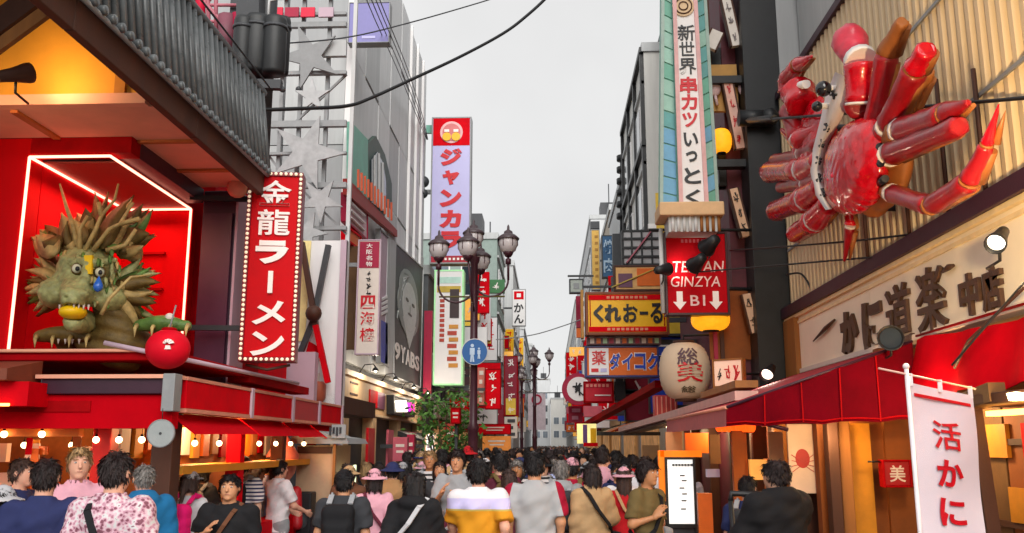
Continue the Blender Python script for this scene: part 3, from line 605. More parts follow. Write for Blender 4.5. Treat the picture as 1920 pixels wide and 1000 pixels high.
for k in range(11):
    t_ = k / 10; px = 672 + t_ * 62; py = 352 + t_ * 62; MB().bar(fx(px, py, -4.16), fx(px, py - 34, -4.16), .05, .05).build('slat', mat('orange_slat', '#d06040', .5), ar)
def xsign(name, label, cat, pts, X, dep, m, edge=GREY):
    P = [fx(px, py, X) for px, py in pts]; c = sum(P, Vector()) / len(P); r = thing(name, label, cat, c)
    MB().prism(P, (-dep, 0, 0)).build('board', m, r)
    for i in range(len(P)): MB().bar(P[i] + Vector((-dep / 2, 0, 0)), P[(i + 1) % len(P)] + Vector((-dep / 2, 0, 0)), .04, dep + .05, up=(1, 0, 0)).build('frame', edge, r)
    return r
s = xsign('wall_sign', 'pale pink wall sign below the red ledge', 'sign', [(650, 362), (688, 400), (688, 450), (650, 415)], -4.3, .1, mat('pink_white_panel', '#d8b8c0', .5), PINKR)
for k in range(3): MB().bar(fx(656, 380 + k * 14, -4.29), fx(682, 405 + k * 14, -4.29), .02, .1, up=(1, 0, 0)).build('mark', WHITE, s)
s = xsign('wall_sign', 'small orange red sign under the pale pink wall sign', 'sign', [(650, 425), (676, 445), (676, 470), (650, 450)], -4.28, .1, ORNG, RED)
s = xsign('wall_sign', 'blue and white panel right of the vertical white sign', 'sign', [(712, 430), (728, 446), (728, 690), (712, 680)], -4.3, .08, MAUVE)
MB().prism([fx(*p, -4.28) for p in ((714, 600), (727, 607), (727, 684), (714, 678))], (-.02, 0, 0)).build('panel', BLUE, s)
for k in range(4): MB().prism([fx(*p, -4.27) for p in ((715, 560 + k * 9), (727, 554 + k * 9), (727, 559 + k * 9), (715, 565 + k * 9))], (-.02, 0, 0)).build('mark', WHITE, s)
s, W_, H_ = pxsign('plain_sign', 'plain brown board left of the vertical white sign', 'sign', 640, 462, 671, 655, 19.3, .12, mat('brown_board', '#5a3a18', .6))
s, W_, H_ = pxsign('vertical_sign', 'white vertical sign with crimson lettering and maroon top', 'sign', 670, 450, 714, 665, 18.6, .2, OFFW, MAUVE, .03)
panel(s, 0, H_ / 2 - .33, W_ - .08, .56, -.1, PINKR)
for k, ch in enumerate('大阪名物'): glyph(s, ch, 0, H_ / 2 - .14 - k * .13, .13, .1, -.11, LETW, .012, B1)
for k in range(4): strokes(s, 0, H_ / 2 - .72 - k * .14, .12, .11, -.1, LETK, k)
for k, ch in enumerate('四海樓'): glyph(s, ch, 0, -.12 - k * .34, .3, .28, -.1, LETR, .015, B2 if ch != '樓' else B1)
MB().box((-.5, .05, .7), (.7, .08, .08)).build('bracket', GREY, s, True)
# black and white portrait poster
s = xsign('portrait_poster', 'black and white poster of a pale long haired face with white lettering', 'poster', [(760, 455), (793, 500), (793, 727), (738, 706), (738, 455)][1:] if 0 else [(738, 452), (793, 503), (788, 727), (738, 706)], -4.36, .12, mat('poster_black', '#484a4c', .5), LGREY)
PW = mat('poster_pale', '#c9cbc9', .5, var=.15, vs=9); PG = mat('poster_grey', '#8e9290', .5, var=.2, vs=9)
def pz(u, v): # poster plane: u along street 0..1, v height 0..1
    a = fx(738, 452, -4.35); b = fx(793, 503, -4.35); c = fx(738, 706, -4.35); return Vector((-4.35, a.y + (b.y - a.y) * u, c.z + (a.z - c.z) * v))
def pel(u, v, ru, rv, m, dep, n=20, nm='print'): MB().prism([pz(u + ru * math.cos(2 * PI * k / n), v + rv * math.sin(2 * PI * k / n)) for k in range(n)], (dep, 0, 0)).build(nm, m, s)
pel(.5, .72, .32, .2, PG, .012); pel(.5, .6, .36, .22, PG, .016); pel(.52, .62, .24, .2, PW, .024); pel(.42, .66, .05, .015, LETK, .03); pel(.63, .66, .05, .015, LETK, .03); pel(.52, .56, .07, .01, LETK, .03); pel(.52, .6, .02, .04, PG, .03)
MB().prism([pz(.3, .5), pz(.75, .5), pz(.54, .28)], (.02, 0, 0)).build('print', PW, s)
for k in range(9): MB().bar(pz(.15 + .02 * k, .45 + .05 * k), pz(.3 + .03 * k, .8 + .012 * k), .05, .03).build('print', PW if k % 2 else PG, s)
for k, ch in enumerate('9YABS'):
    a_, fs = _gl[(ch, B2)]; MB().add([pz(.17 + k * .165 + x * .15, .2 + y_ * .13) + Vector((.012 + .012 * (z_ + .5), 0, 0)) for x, y_, z_ in a_], fs).build('character', LETW, s)
MB().bx(-4.49, -4.28, 23.6, 24.9, 3.72, 8.2).build('pier', MGREY, gb)
# tan shopfront fascia under the grey building
for k, y in enumerate((20.6, 23.4, 26.6, 29.6)):  # gooseneck lamps are added here to brighten the fascia and shopfront
    t = thing('added_fascia_lamp', ('nearest', 'second', 'third', 'farthest')[k] + ' small added gooseneck lamp brightening the tan fascia', 'lamp', (-3.95, y, 3.62), 0, 'added lamps brightening the tan fascia'); MB().tube([(-.38, 0, -.14), (-.25, 0, .08), (-.05, 0, .1), (0, 0, .03)], .015, 6).build('arm', BLACK, t, True); MB().lathe([(.02, .03), (.05, .0), (.085, -.06), (.08, -.06), (.03, -.01)], n=12).build('shade', BLACK, t, True); MB().ball((0, 0, -.045), .035, 10, 6).build('bulb', BULBW, t, True)
    l = bpy.data.lights.new('added_fascia_light', 'POINT'); l.energy = 16; l.color = (1, .85, .65); l.shadow_soft_size = .08; o = bpy.data.objects.new('added_fascia_light', l); COL.objects.link(o); o.parent = t; o.location = (.02, 0, -.16)
tf = thing('tan_shopfront', 'tan stone shopfront with wide fascia under the grey building', 'shopfront', (-4.4, 25, 0))
MB().bx(-4.6, -4.38, 19.3, 31.4, 2.66, 3.38).build('fascia', TAN, tf); MB().bx(-4.7, -4.28, 19.2, 31.5, 3.385, 3.5).build('cornice', mat('pale_tan', '#e0c4a0', .6), tf); MB().bx(-4.66, -4.32, 19.2, 31.5, 2.6, 2.655).build('cornice', mat('pale_tan', '#c8a888'), tf)
for y in (19.4, 22.6, 26.4, 30.9): MB().bx(-4.64, -4.34, y, y + .4, 0, 2.6).build('pier', TAN, tf, bev=.02)
MB().bx(-6, -5.9, 19.3, 31.4, 0, 2.6).build('back_wall', mat('shop_interior', '#8a6a4c', .7, var=.4, vs=3), tf)
for k in range(24):
    y = 20 + k * .46; z = 1.5 + .5 * ((k * 7) % 3) * .5; MB().bx(-4.9, -4.75, y, y + .34, z, z + .3).build('display', (TIMBER, PINKR, YLW, OFFW, mat('mauve_goods', '#7e5468'), RED)[k % 6], tf)
for px, m, nm in ((664, BROWN, 'mark'), (700, RED, 'logo'), (714, mat('plum_panel', '#6a4258', .5), 'logo')):
    a = fx(px - 7, 735, -4.37); b = fx(px + 7, 738, -4.37)
    if nm == 'mark':
        for q in (0, .25): MB().bx(-4.38, -4.365, a.y, b.y, 3.0 + q, 3.04 + q).build('mark', m, tf)
    else: MB().bx(-4.38, -4.35, a.y, b.y, 2.82, 3.24).build(nm, m, tf)
s = xsign('led_sign', 'black lit sign with white letters and magenta block on tan shopfront', 'sign', [(737, 742), (776, 752), (776, 782), (737, 776)], -4.2, .15, BLACK, BLACK)
for k in range(4):
    a = fx(741 + k * 5, 752, -4.19); b = fx(744 + k * 5, 772, -4.19); MB().bar((-4.19, a.y, a.z), (-4.19, b.y, b.z), .18, .03).build('letter', BULBW, s)
for px, m in ((764, mat('magenta_lamp', '#b020c0', emit=.9, bump=0)), (772, mat('pink_lamp', '#d81888', emit=.9, bump=0))):
    MB().prism([fx(px - 4, 755, -4.19), fx(px + 4, 756, -4.19), fx(px + 4, 772, -4.19), fx(px - 4, 771, -4.19)], (.02, 0, 0)).build('lit_panel', m, s)
MB().hexa([(-4.3, 26, 2.15), (-3.6, 26, 2.0), (-3.6, 31, 2.0), (-4.3, 31, 2.15), (-4.3, 26, 2.3), (-3.6, 26, 2.06), (-3.6, 31, 2.06), (-4.3, 31, 2.3)]).build('awning', BLACK, tf)
for y, m in ((21.5, LETR), (24.2, mat('rose_panel', '#c05868', .6)), (27.5, PINKR), (28.6, mat('rose_panel', '#c05868'))): MB().bx(-4.3, -4.24, y, y + .8, 1.3, 2.3).build('poster', m, tf)
for y in (20.5, 23.5, 28, 30.2):
    l = bpy.data.lights.new('shop_lamp', 'POINT'); l.energy = 80; l.color = (1, .82, .6); l.shadow_soft_size = .2; o = bpy.data.objects.new('shop_lamp', l); COL.objects.link(o); o.location = (-4.85, y, 2.3)
# white billboard with crossed beams and stall in front of frame
bb = thing('white_billboard', 'white billboard with yellow wedge and red diamond behind crossed beams', 'billboard', onY(590, 700, 15.3))
a = onY(545, 452, 15.3); b = onY(640, 760, 15.3); MB().bx(a.x, b.x, 15.3, 15.5, b.z, a.z).build('board', WHITE, bb)
MB().prism([onY(x, y, 15.29) for x, y in ((556, 452), (584, 452), (572, 640), (556, 640))], (0, -.02, 0)).build('wedge', mat('soft_yellow', '#f0dc98', .5), bb)
MB().prism([onY(x, y, 15.26) for x, y in ((580, 640), (605, 655), (590, 690), (572, 668))], (0, -.02, 0)).build('diamond', RED, bb)
MB().prism([onY(x, y, 15.27) for x, y in ((560, 700), (600, 700), (600, 752), (560, 748))], (0, -.02, 0)).build('picture', OFFW, bb)
c = onY(592, 735, 15.2); MB().lathe([(.12, -.18), (.17, -.1), (.17, .12), (.12, .17)], (c.x, c.y, c.z), 14).build('barrel', mat('rust_barrel', '#a05038', .6), bb)
MB().bx(b.x - .1, b.x, 15.25, 15.35, 0, a.z).build('post', MAUVE, bb); MB().bx(a.x, a.x + .08, 15.25, 15.35, 0, a.z).build('post', MAUVE, bb)
cb = thing('crossed_beams', 'two long dark beams crossed over the white billboard, lower half red', 'decoration', onY(590, 600, 15.0))
for (a, b, m) in (((566, 455), (592, 610), BROWN), ((592, 610), (615, 718), RED), ((616, 460), (588, 600), DGREY), ((588, 600), (552, 690), DGREY)): MB().bar(onY(*a, 15.02 if m in (BROWN, RED) else 15.12), onY(*b, 15.02 if m in (BROWN, RED) else 15.12), .09, .09).build('beam', m, cb)
c = onY(588, 588, 14.95); MB().ball(c, .14, 12, 8).build('binding', BROWN, cb); MB().bar((c.x, 15.0, c.z), (c.x, 15.3, c.z), .05).build('bracket', BLACK, cb)
a = onY(478, 670, 14.7); MB2 = MB().bx(a.x, a.x + 1.0, 14.7, 14.9, 2.5, 3.4); o = MB2.build('wall_panel', MAUVE, shop)
MB().bx(-4.2, -3.6, 15.3, 18.9, 2.45, 2.75).build('lintel', BROWN, tf)
st = thing('street_stall', 'beige street stall with grey pitched roof in front of red canopies', 'stall', onY(600, 990, 13.6) * 1 if 0 else (-3.2, 14.2, 0))
a = onY(548, 832, 13.6); b = onY(650, 832, 13.6)
MB().hexa([(a.x - .05, 13.5, 1.92), (b.x + .05, 13.5, 1.92), (b.x + .05, 15, 1.92), (a.x - .05, 15, 1.92), (a.x, 13.55, 2.0), (b.x, 13.55, 2.0), (b.x, 14.95, 2.0), (a.x, 14.95, 2.0)]).build('roof_edge', GREY, st)
MB().prism([(a.x, 13.56, 2.002), (b.x, 13.56, 2.002), ((a.x + b.x) / 2 + .2, 13.56, 2.03), (a.x + .05, 13.56, 2.24)], (0, 1.3, 0)).build('roof', mat('canvas_grey', '#9aa0a0', .8), st)
MB().prism([((a.x + b.x) / 2 + .2, 13.5, 2.002), (b.x, 13.5, 2.002), (b.x, 13.5, 2.2), ((a.x + b.x) / 2 + .2, 13.5, 2.2)], (0, .04, 0)).build('roof_sign', mat('stall_sign_grey', '#a8acac', .5), st)
for k in range(4): MB().bx(b.x - .24 + .05 * k, b.x - .21 + .05 * k, 13.48, 13.499, 2.04 + .03 * (k % 2), 2.16).build('mark', DGREY, st)
MB().bx(a.x + .05, b.x - .22, 13.7, 14.9, .9, 1.9).build('booth', mat('booth_beige', '#c0a080', .6, var=.1), st); MB().bx(a.x + .05, b.x - .22, 13.7, 14.9, 0, .895).build('booth', mat('booth_mauve', '#a88898', .6), st)
MB().bx(a.x + .06, b.x - .24, 13.68, 13.699, 1.78, 1.88).build('trim', BROWN, st); MB().bx(b.x - .2, b.x - .16, 13.6, 13.64, 0, 1.92).build('post', TIMBER, st)
MB().bx(b.x - .15, b.x, 14.3, 14.35, .9, 1.6).build('lit_menu', mat('pale_green_lit', '#e4f0c0', emit=.6, bump=0), st)
c = onZ(585, 1000, .4); MB().bx(-3.55, -3.2, 13.2, 13.5, 0, 1.25).build('speaker', BLACK, None) if 0 else None
sp = thing('loudspeaker', 'black tall loudspeaker leaning beside beige stall', 'speaker', (-3.55, 13.35, 0))
MB().box((-3.55, 13.35, .62), (.3, .3, 1.24)).build('cabinet', BLACK, sp, bev=.02)
for z in (.35, .85): MB().lathe([(.001, .02), (.06, .02), (.11, 0), (.12, .012)], (-3.55, 13.2, z), 16, R=Matrix.Rotation(PI / 2, 3, 'X')).build('cone', DGREY, sp)
# red bearded statue
su = thing('red_statue', 'red painted statue with tall pointed hat and bearded face', 'statue', (-3.84, 13.2, 0))
RS = mat('statue_red', '#c0242c', .45, var=.15); RP = mat('statue_pink', '#c87868', .5, var=.2)
sb = lambda P: smin(smin(cap_(P, (0, 0, .25), (0, 0, 1.15), .25, .2), cap_(P, (-.22, 0, 1.25), (-.28, -.1, .8), .08, .08), .06), cap_(P, (.22, 0, 1.25), (.28, -.1, .8), .08, .08), .06)
link_mesh('body', net_mesh('statue_body', sb, (-.45, -.35, 0), (.45, .35, 1.5), .03), RS, su)
hdm = lambda P: smin(smin(ell_(P, (0, 0, 1.6), (.2, .18, .22)), ell_(P, (0, -.1, 1.45), (.15, .12, .16)), .05), ell_(P, (0, -.19, 1.6), (.035, .05, .04)), .02)
hh = link_mesh('head', net_mesh('statue_head', hdm, (-.3, -.35, 1.2), (.3, .3, 1.9), .018), RP, su)
for sx in (-1, 1): MB().ball((sx * .07, -.165, 1.66), .022, 8, 6).build('eye', LETK, hh, True)
MB().lathe([(.23, 1.7), (.235, 1.76), (.17, 1.86), (.08, 2.0), (.001, 2.1)], n=18).build('hat', RP, su, True)

# ================================================================ karaoke sign far left, neon sign below
s, W_, H_ = pxsign('karaoke_sign', 'tall lavender sign with red lettering and red crest at top', 'sign', 809, 222, 884, 495, 32, .5, PALEB, GREY, .05)
panel(s, 0, H_ / 2 - .58, W_ - .12, 1.05, -.25, RED); panel(s, 0, -H_ / 2 + .17, W_ - .12, .24, -.25, mat('rose_red', '#a8102c', .5))
disc(s, 0, H_ / 2 - .6, .42, -.26, mat('rose_white', '#e0b0b0', .5), .02); disc(s, 0, H_ / 2 - .6, .33, -.275, mat('crest_rose', '#c87070', .5), .02)
for sx in (-1, 1): disc(s, sx * .17, H_ / 2 - .78, .16, -.29, YLW, .03, 'mug'); panel(s, sx * .17, H_ / 2 - .55, .18, .1, -.29, LETW, .03, 'foam')
for k, ch in enumerate('ジャンカラ'): glyph(s, ch, .0, H_ / 2 - 1.55 - k * .78, .8 if ch != 'ャ' else .62, .66 if ch != 'ャ' else .55, -.25, LETR, .03, B3)
for k in range(7): panel(s, -.45 + k * .15, -H_ / 2 + .17, .08, .08, -.262, LETW, .01, 'mark')
MB().box((-W_ / 2 - .1, .1, H_ / 2 - .35), (.3, .15, .3)).build('bracket', TEAL, s, True); MB().box((-W_ / 2 - .25, .1, 0), (.5, .15, .15)).build('bracket', GREY, s, True)
for z, r_ in ((.35, .22), (-.1, .18)): MB().ball((-W_ / 2 - .3, -.05, z), r_, 12, 8).build('camera_dome', DGREY, s, True)
s, W_, H_ = pxsign('neon_sign', 'tall white sign with pale green edges and red and black lettering', 'sign', 815, 508, 870, 722, 31, .6, WHITE, mat('mint_edge', '#a8e8a8', .4, emit=.1), .05)
RN = mat('rust_lettering', '#b04030', .5)
for k in range(9): panel(s, -.22, .9 - k * .17, .16, .11, -.3, RN, .02, 'mark')
panel(s, .2, .8, .32, 1.0, -.3, mat('sign_dark', '#3a2a2c', .5), .02)
for k in range(7): panel(s, .18 - .05 * (k % 2), .0 - k * .22, .32, .14, -.3, RN if k % 2 else mat('amber_panel', '#c88a38', .5), .02, 'mark')
for z, m in ((1.62, mat('mint_panel', '#b8dcd0', .5)), (1.3, mat('gold_strip', '#c0a440', .5))): panel(s, 0, z, W_ - .2, .22, -.3, m)
a = onY(803, 590, 30.6); MB().bx(a.x - .12, a.x + .15, 30.5, 30.7, 3.6, 6.4).build('banner_strip', PINKR, None)
o = bpy.data.objects['banner_strip']; tag(o, 'narrow maroon banner strip right of the portrait poster', 'banner')
# ================================================================ crab restaurant on the right
XW = 3.6
cr = thing('crab_restaurant', 'crab restaurant with corrugated lit wall, white signboard and red canopy', 'restaurant', (4.6, 9, 0))
CORR = mat('corrugated_cream', '#d8bf98', .5, var=.1, vs=2, streak=True)
# corrugated wall: one rib per sheet fold
ribs = MB(); y0 = 3.2; P = .17; n = int((13.5 - y0) / P)
V = []
for i in range(n + 1):
    for yy, xx in ((0, .05), (.06, .05), (.085, 0), (.145, 0)): V.append((XW + .02 + xx, y0 + i * P + yy))
k = len(V); ribs.add([(x, y, 3.9) for x, y in V] + [(x, y, 7.2) for x, y in V], [(i, i + k, i + k + 1, i + 1) for i in range(k - 1)]).build('corrugated_wall', CORR, cr)
MB().bx(XW + .12, 9, 3.0, 13.55, 3.0, 7.15).build('wall', TAN, cr); MB().bx(XW - .02, XW + .12, 2.8, 13.6, 7.2, 7.32).build('roof_edge', PURP, cr, bev=.01)
for zz in (4.75, 5.9): MB().bx(XW + .0, XW + .02, 3.2, 13.5, zz, zz + .035).build('wall_seam', GREY, cr)
for k, (y, z0, z1) in enumerate(((8.9, 3.9, 5.3), (8.0, 3.9, 5.2), (7.3, 3.9, 5.0), (10.1, 3.9, 4.7))): MB().tube([(XW - .02, y, z0), (XW - .02, y, z1)], .02, 6).build('conduit', BROWN, cr)
MB().bx(XW - .12, XW + .1, 2.8, 13.62, 3.74, 3.9).build('beam', PURP, cr, bev=.008); MB().bx(XW - .08, XW + .1, 2.8, 13.62, 3.69, 3.737).build('beam_trim', mat('cream_trim', '#f0d8a8', .5), cr)
SB = mat('signboard_cream', '#f6ead2', .55, var=.06, vs=1.5)
for y0_, y1_ in ((3, 6.4), (6.4, 10.1), (10.1, 13.55)): MB().bx(XW - .03, XW + .1, y0_ + .004, y1_ - .004, 2.96, 3.688).build('signboard', SB, cr)
MB().bx(XW - .05, XW - .03, 3, 13.55, 3.6, 3.64).build('sign_trim', mat('cream_trim', '#f0d8a8'), cr); MB().bx(XW - .06, XW + .1, 3, 13.55, 2.9, 2.957).build('sign_trim', OFFW, cr)
MB().bx(XW - .1, XW + .1, 13.0, 13.6, 2.4, 3.7).build('sign_end', TIMBER, cr)
# big brush characters: local frame facing -X
sgn = thing('brush_lettering', 'row of thick dark brown brush characters standing proud of the white signboard', 'lettering', (XW - .03, 9, 3.3), -PI / 2)
BRC = mat('brush_brown', '#4a3020', .5, var=.35, vs=14, bump=.4)
for ch, p0_, p1_, py, hh in (('か', 1577, 1608, 622, .5), ('に', 1617, 1655, 607, .52), ('道', 1662, 1708, 590, .62), ('楽', 1718, 1772, 560, .6), ('中', 1800, 1838, 552, .36), ('店', 1842, 1880, 541, .36)):
    p = onX((p0_ + p1_) / 2, py, XW - .05); wd = onX(p0_, py, XW - .05).y - onX(p1_, py, XW - .05).y
    glyph(sgn, ch, -(p.y - 9), p.z - 3.3, wd, hh, 0, BRC, .04, B3 if ch in 'かに' else B2)
for (a, b) in (((1525, 640), (1565, 600)), ((1765, 512), (1788, 498))): MB().tube([onX(*a, XW - .06), onX((a[0] + b[0]) / 2 + 3, (a[1] + b[1]) / 2 - 4, XW - .07), onX(*b, XW - .06)], [.008, .03, .015], 7).build('brush_stroke', BRC, sgn)
# red canopy: closed end towards us, front valance running up the street
can = thing('red_canopy', 'large red canvas canopy with closed end over the crab restaurant entrance', 'awning', (2.6, 8.6, 2.1))
YC = 8.75
def cy(px, py, Y=YC): return onY(px, py, Y)
tl_, tr_, br_, bl_ = cy(1362, 764), cy(1716, 640), cy(1702, 787), cy(1362, 800)
tr_.x = br_.x = XW - .14
E = MB(); NS = 10
tops = [tl_.lerp(tr_, i / NS) for i in range(NS + 1)]; bots = [bl_.lerp(br_, i / NS) + Vector((0, 0, .012 * math.sin(i * 2.2))) for i in range(NS + 1)]
tops = [p + Vector((0, .02 * math.sin(i * 1.9), 0)) for i, p in enumerate(tops)]
E.add(tops + bots + [p + Vector((0, .012, 0)) for p in tops] + [p + Vector((0, .012, 0)) for p in bots], [(i + NS + 1, i + NS + 2, i + 1, i) for i in range(NS)] + [(2 * NS + 2 + i, 2 * NS + 3 + i, 3 * NS + 4 + i, 3 * NS + 3 + i) for i in range(NS)], True).build('end_panel', mat('dark_crimson_canvas', '#600312', .9, spec=.05, var=.25, vs=2, bump=.3, bs=180), can)  # end panel cloth is itself a dark crimson
for k in range(1, 5):
    i = k * 2; MB().bar(tops[i] + Vector((0, -.012, -.01)), bots[i] + Vector((0, -.012, .01)), .012, .008, up=(0, 1, 0)).build('seam', DRED, can)
MB().tube([p + Vector((0, -.01, .03)) for p in bots], .009, 6).build('hem', DRED, can)
ROOFC = mat('canopy_roof_cloth', '#a01024', .8, var=.1, vs=2, bump=.3, bs=180)
MB().hexa([(tl_.x, YC + .02, tl_.z - .01), (tr_.x, YC + .02, tr_.z - .01), (tr_.x, 13.2, tr_.z - .01), (tl_.x, 13.2, tl_.z - .01), (tl_.x, YC + .02, tl_.z), (tr_.x, YC + .02, tr_.z), (tr_.x, 13.2, tr_.z), (tl_.x, 13.2, tl_.z)]).build('roof_cloth', ROOFC, can)
MB().hexa([(bl_.x, YC + .02, bl_.z), (bl_.x + .012, YC + .02, bl_.z), (bl_.x + .012, 13.2, bl_.z), (bl_.x, 13.2, bl_.z), (tl_.x, YC + .02, tl_.z), (tl_.x + .012, YC + .02, tl_.z), (tl_.x + .012, 13.2, tl_.z), (tl_.x, 13.2, tl_.z)]).build('valance', mat('rose_valance', '#b86868', .8), can)
MB().tube([(tl_.x, YC, tl_.z), (tl_.x, 13.2, tl_.z)], .018, 7).build('pole', mat('salmon_trim', '#d89078'), can); MB().tube([tl_, tr_], .014, 7).build('pole', PURP, can); MB().tube([cy(1420, 790) + Vector((0, .05, 0)), cy(1480, 806) + Vector((0, .05, 0))], .02, 7).build('arm', PURP, can)
# bright red fascia and drape nearer to us
fa = thing('red_fascia', 'bright red drape under the signboard at the photo right edge', 'awning', (XW, 7, 2.5))
Vt, Vb = [], []
N = 26
for i in range(N + 1):
    y = 3.2 + (YC - 3.2) * i / N; x = XW - .1 - .05 * math.sin(i * 1.3); zt = 2.9 - .06 * abs(math.sin(i * .24 + .3)); Vt.append((x + .04, y, zt)); Vb.append((x - .1, y, 2.33 + .015 * math.sin(i * 1.3)))
MB().add(Vt + Vb + [(x + .012, y, z) for x, y, z in Vt] + [(x + .012, y, z) for x, y, z in Vb], [(i, i + 1, i + N + 2, i + N + 1) for i in range(N)] + [(2 * N + 2 + i + 1, 2 * N + 2 + i, 3 * N + 3 + i, 3 * N + 4 + i) for i in range(N)], True).build('drape', mat('bright_red_canvas', '#cc0418', .85, spec=.05, var=.2, vs=2, bump=.25, bs=180), fa)
MB().tube([(XW - .1, 3.2, 2.92), (XW - .1, YC, 2.92)], .012, 6).build('rail', DRED, fa); MB().tube([onX(1790, 690, 3.4), onX(1815, 640, 3.4), onX(1920, 540, 3.45)], .012, 6).build('stay', BROWN, fa)
# entrance below
GOLD = mat('lit_gold_panel', '#c8841c', .6, var=.2, vs=3); RUST = mat('rust_brown_wall', '#8a4a18', .7, var=.2, vs=3); OLIVE = mat('olive_brown_wall', '#6a4a28', .7, var=.25, vs=4)
MB().bx(2.78, 3.45, 9.7, 9.85, 0, 2.3).build('partition', RUST, cr); MB().bx(3.45, 6, 9.65, 9.8, 0, 2.9).build('partition', RUST, cr)
a = cy(1588, 800, 9.6); b = cy(1630, 800, 9.6); MB().bx(a.x, b.x, 9.6, 9.69, .3, 2.12).build('panel', GOLD, cr); a = cy(1568, 800, 9.55); b = cy(1590, 800, 9.55); MB().bx(a.x, b.x, 9.5, 9.6, 0, 2.15).build('post', TIMBER, cr, bev=.01)
a = cy(1545, 800, 9.5); b = cy(1567, 800, 9.5); MB().bx(a.x, b.x - .01, 9.4, 9.56, 0, 2.15).build('post', BROWN, cr, bev=.01)
for y, z0, z1, m in ((9.3, 0, 2.3, RUST), (8.5, 0, 2.3, OLIVE), (7.7, 0, 2.3, RUST), (6.9, 0, 2.3, OLIVE), (6.1, 0, 2.3, RUST)): MB().bx(3.72, 3.82, y - .78, y - .01, z0, z1).build('wall_board', m, cr, bev=.006)
for z in (1.9, 1.25, .7): MB().bx(3.69, 3.72, 5.3, 9.3, z, z + .05).build('rail', BROWN, cr)
for y, z in ((7.6, 1.95), (6.9, 1.95), (8.6, 1.4), (7.2, 1.45)): MB().bx(3.68, 3.715, y, y + .45, z - .15, z + .12).build('notice', (GOLD, RED, OLIVE, ORNG)[int(y * 10) % 4], cr)
MB().bx(XW - .35, XW + .2, 4.5, 7.6, 2.2, 2.28).build('lintel', BROWN, cr, bev=.01); MB().bx(XW - .2, XW - .12, 4.5, 7.3, 2.12, 2.16).build('lamp_strip', mat('warm_strip', '#ffb050'), cr)
MB().bar(onX(1822, 745, 3.3), onX(1862, 1010, 3.3), .08, .1).build('post', BROWN, cr); MB().bar(onX(1815, 755, 3.35), onX(1870, 735, 3.3), .12, .14).build('bracket', OLIVE, cr)
MB().bar(onX(1800, 910, 3.5), onX(1850, 965, 3.5), .03, .03).build('handrail', mat('amber_rail', '#d88830', .4), cr)
# red hanging shop sign beside gold panel
s, W_, H_ = pxsign('red_sign', 'dark red square sign with white character beside gold panel', 'sign', 1652, 862, 1706, 914, 9.3, .1, mat('deep_red_board', '#9c0c14', .5), DRED, .02)
glyph(s, '美', 0, 0, W_ * .55, H_ * .6, -.05, OFFW, .01, B2); MB().tube([(-W_ / 2, 0, H_ / 2 - .02), (-W_ / 2 - .12, 0, H_ / 2 - .02)], .01, 6).build('bracket', BLACK, s, True); MB().tube([(0, .04, 0), (0, .38, 0)], .02, 6).build('bracket', BLACK, s, True)
# crab print curtain
s, W_, H_ = pxsign('crab_curtain', 'pale curtain printed with a red crab outline, lit yellow from above', 'curtain', 1478, 795, 1548, 925, 9.9, .03, mat('pale_curtain', '#d8c0b0', .8, var=.06))
CP = mat('crab_print_red', '#b03030', .6); disc(s, -.05, .0, .1, -.012, CP, .006, 'print', rx=.075); disc(s, -.05, .09, .13, -.01, mat('print_outline', '#a06040', .6), .003, 'print', rx=.085); disc(s, -.05, .09, .115, -.013, mat('pale_print', '#dcb8a8', .6), .003, 'print', rx=.07)
for sx in (-1, 1):
    for k in range(4): MB().bar((-.05 + sx * .03, -.017, -.02 - .02 * k), (-.05 + sx * .115, -.017, .04 - .06 * k), .012, .006).build('print', CP, s, True)
for k in range(5): MB().bar((.12, -.016, .0 - .05 * k), (.2, -.016, .02 - .05 * k), .01, .006).build('print', mat('ink_brown', '#7a5848', .6), s, True)
MB().tube([(-W_ / 2 - .02, 0, H_ / 2 + .01), (W_ / 2 + .02, 0, H_ / 2 + .01)], .012, 6).build('rod', BROWN, s, True)
for p, e in (((3.0, 9.6, 2.15), 6), ((3.3, 8.0, 2.2), 17), ((2.75, 9.2, 2.0), 10), ((3.2, 6.4, 2.15), 11)):
    l = bpy.data.lights.new('entrance_lamp', 'POINT'); l.energy = e; l.color = (1, .66, .3); l.shadow_soft_size = .1; o = bpy.data.objects.new('entrance_lamp', l); COL.objects.link(o); o.location = p
for k, p in enumerate(((3.0, 9.55, 2.2), (3.3, 8.0, 2.3), (3.2, 6.4, 2.2))):
    t = thing('ceiling_lamp', ('small warm lamp above the crab curtain', 'small warm lamp under the bright red drape', 'small warm lamp at the entrance, photo right edge')[k], 'lamp', p); MB().lathe([(.001, 0), (.05, 0), (.06, .05), (.001, .06)], n=12).build('housing', BULB, t, True)
# nobori banner
nb = thing('crab_banner', 'white vertical banner with red brush lettering on a white pole', 'banner', (2.34, 6.0, 0))
A = onY(1700, 702, 6.0); B_ = onY(1822, 728, 6.15); Zb = .55
BW = mat('banner_cloth', '#dccfd8', .75, var=.05, vs=2, bump=.2, bs=250); N = 12; M_ = 22
def bp(u, v, o=0): # u 0..1 across, v 0..1 down
    t_ = A.lerp(B_, .04 + .96 * u); z = t_.z - .05 - v * (t_.z - .05 - Zb); yv = t_.y + .012 * math.sin(u * 5 + v * 7) + .01 * math.sin(v * 16 + u * 2); return Vector((t_.x, yv + o, z))
V = [bp(i / N, j / M_) for j in range(M_ + 1) for i in range(N + 1)]; V2 = [p + Vector((0, .006, 0)) for p in V]; k = len(V)
F = [(j * (N + 1) + i, (j + 1) * (N + 1) + i, (j + 1) * (N + 1) + i + 1, j * (N + 1) + i + 1) for j in range(M_) for i in range(N)]
MB().add(V + V2, F + [tuple(q + k for q in f[::-1]) for f in F], True).build('cloth', BW, nb)
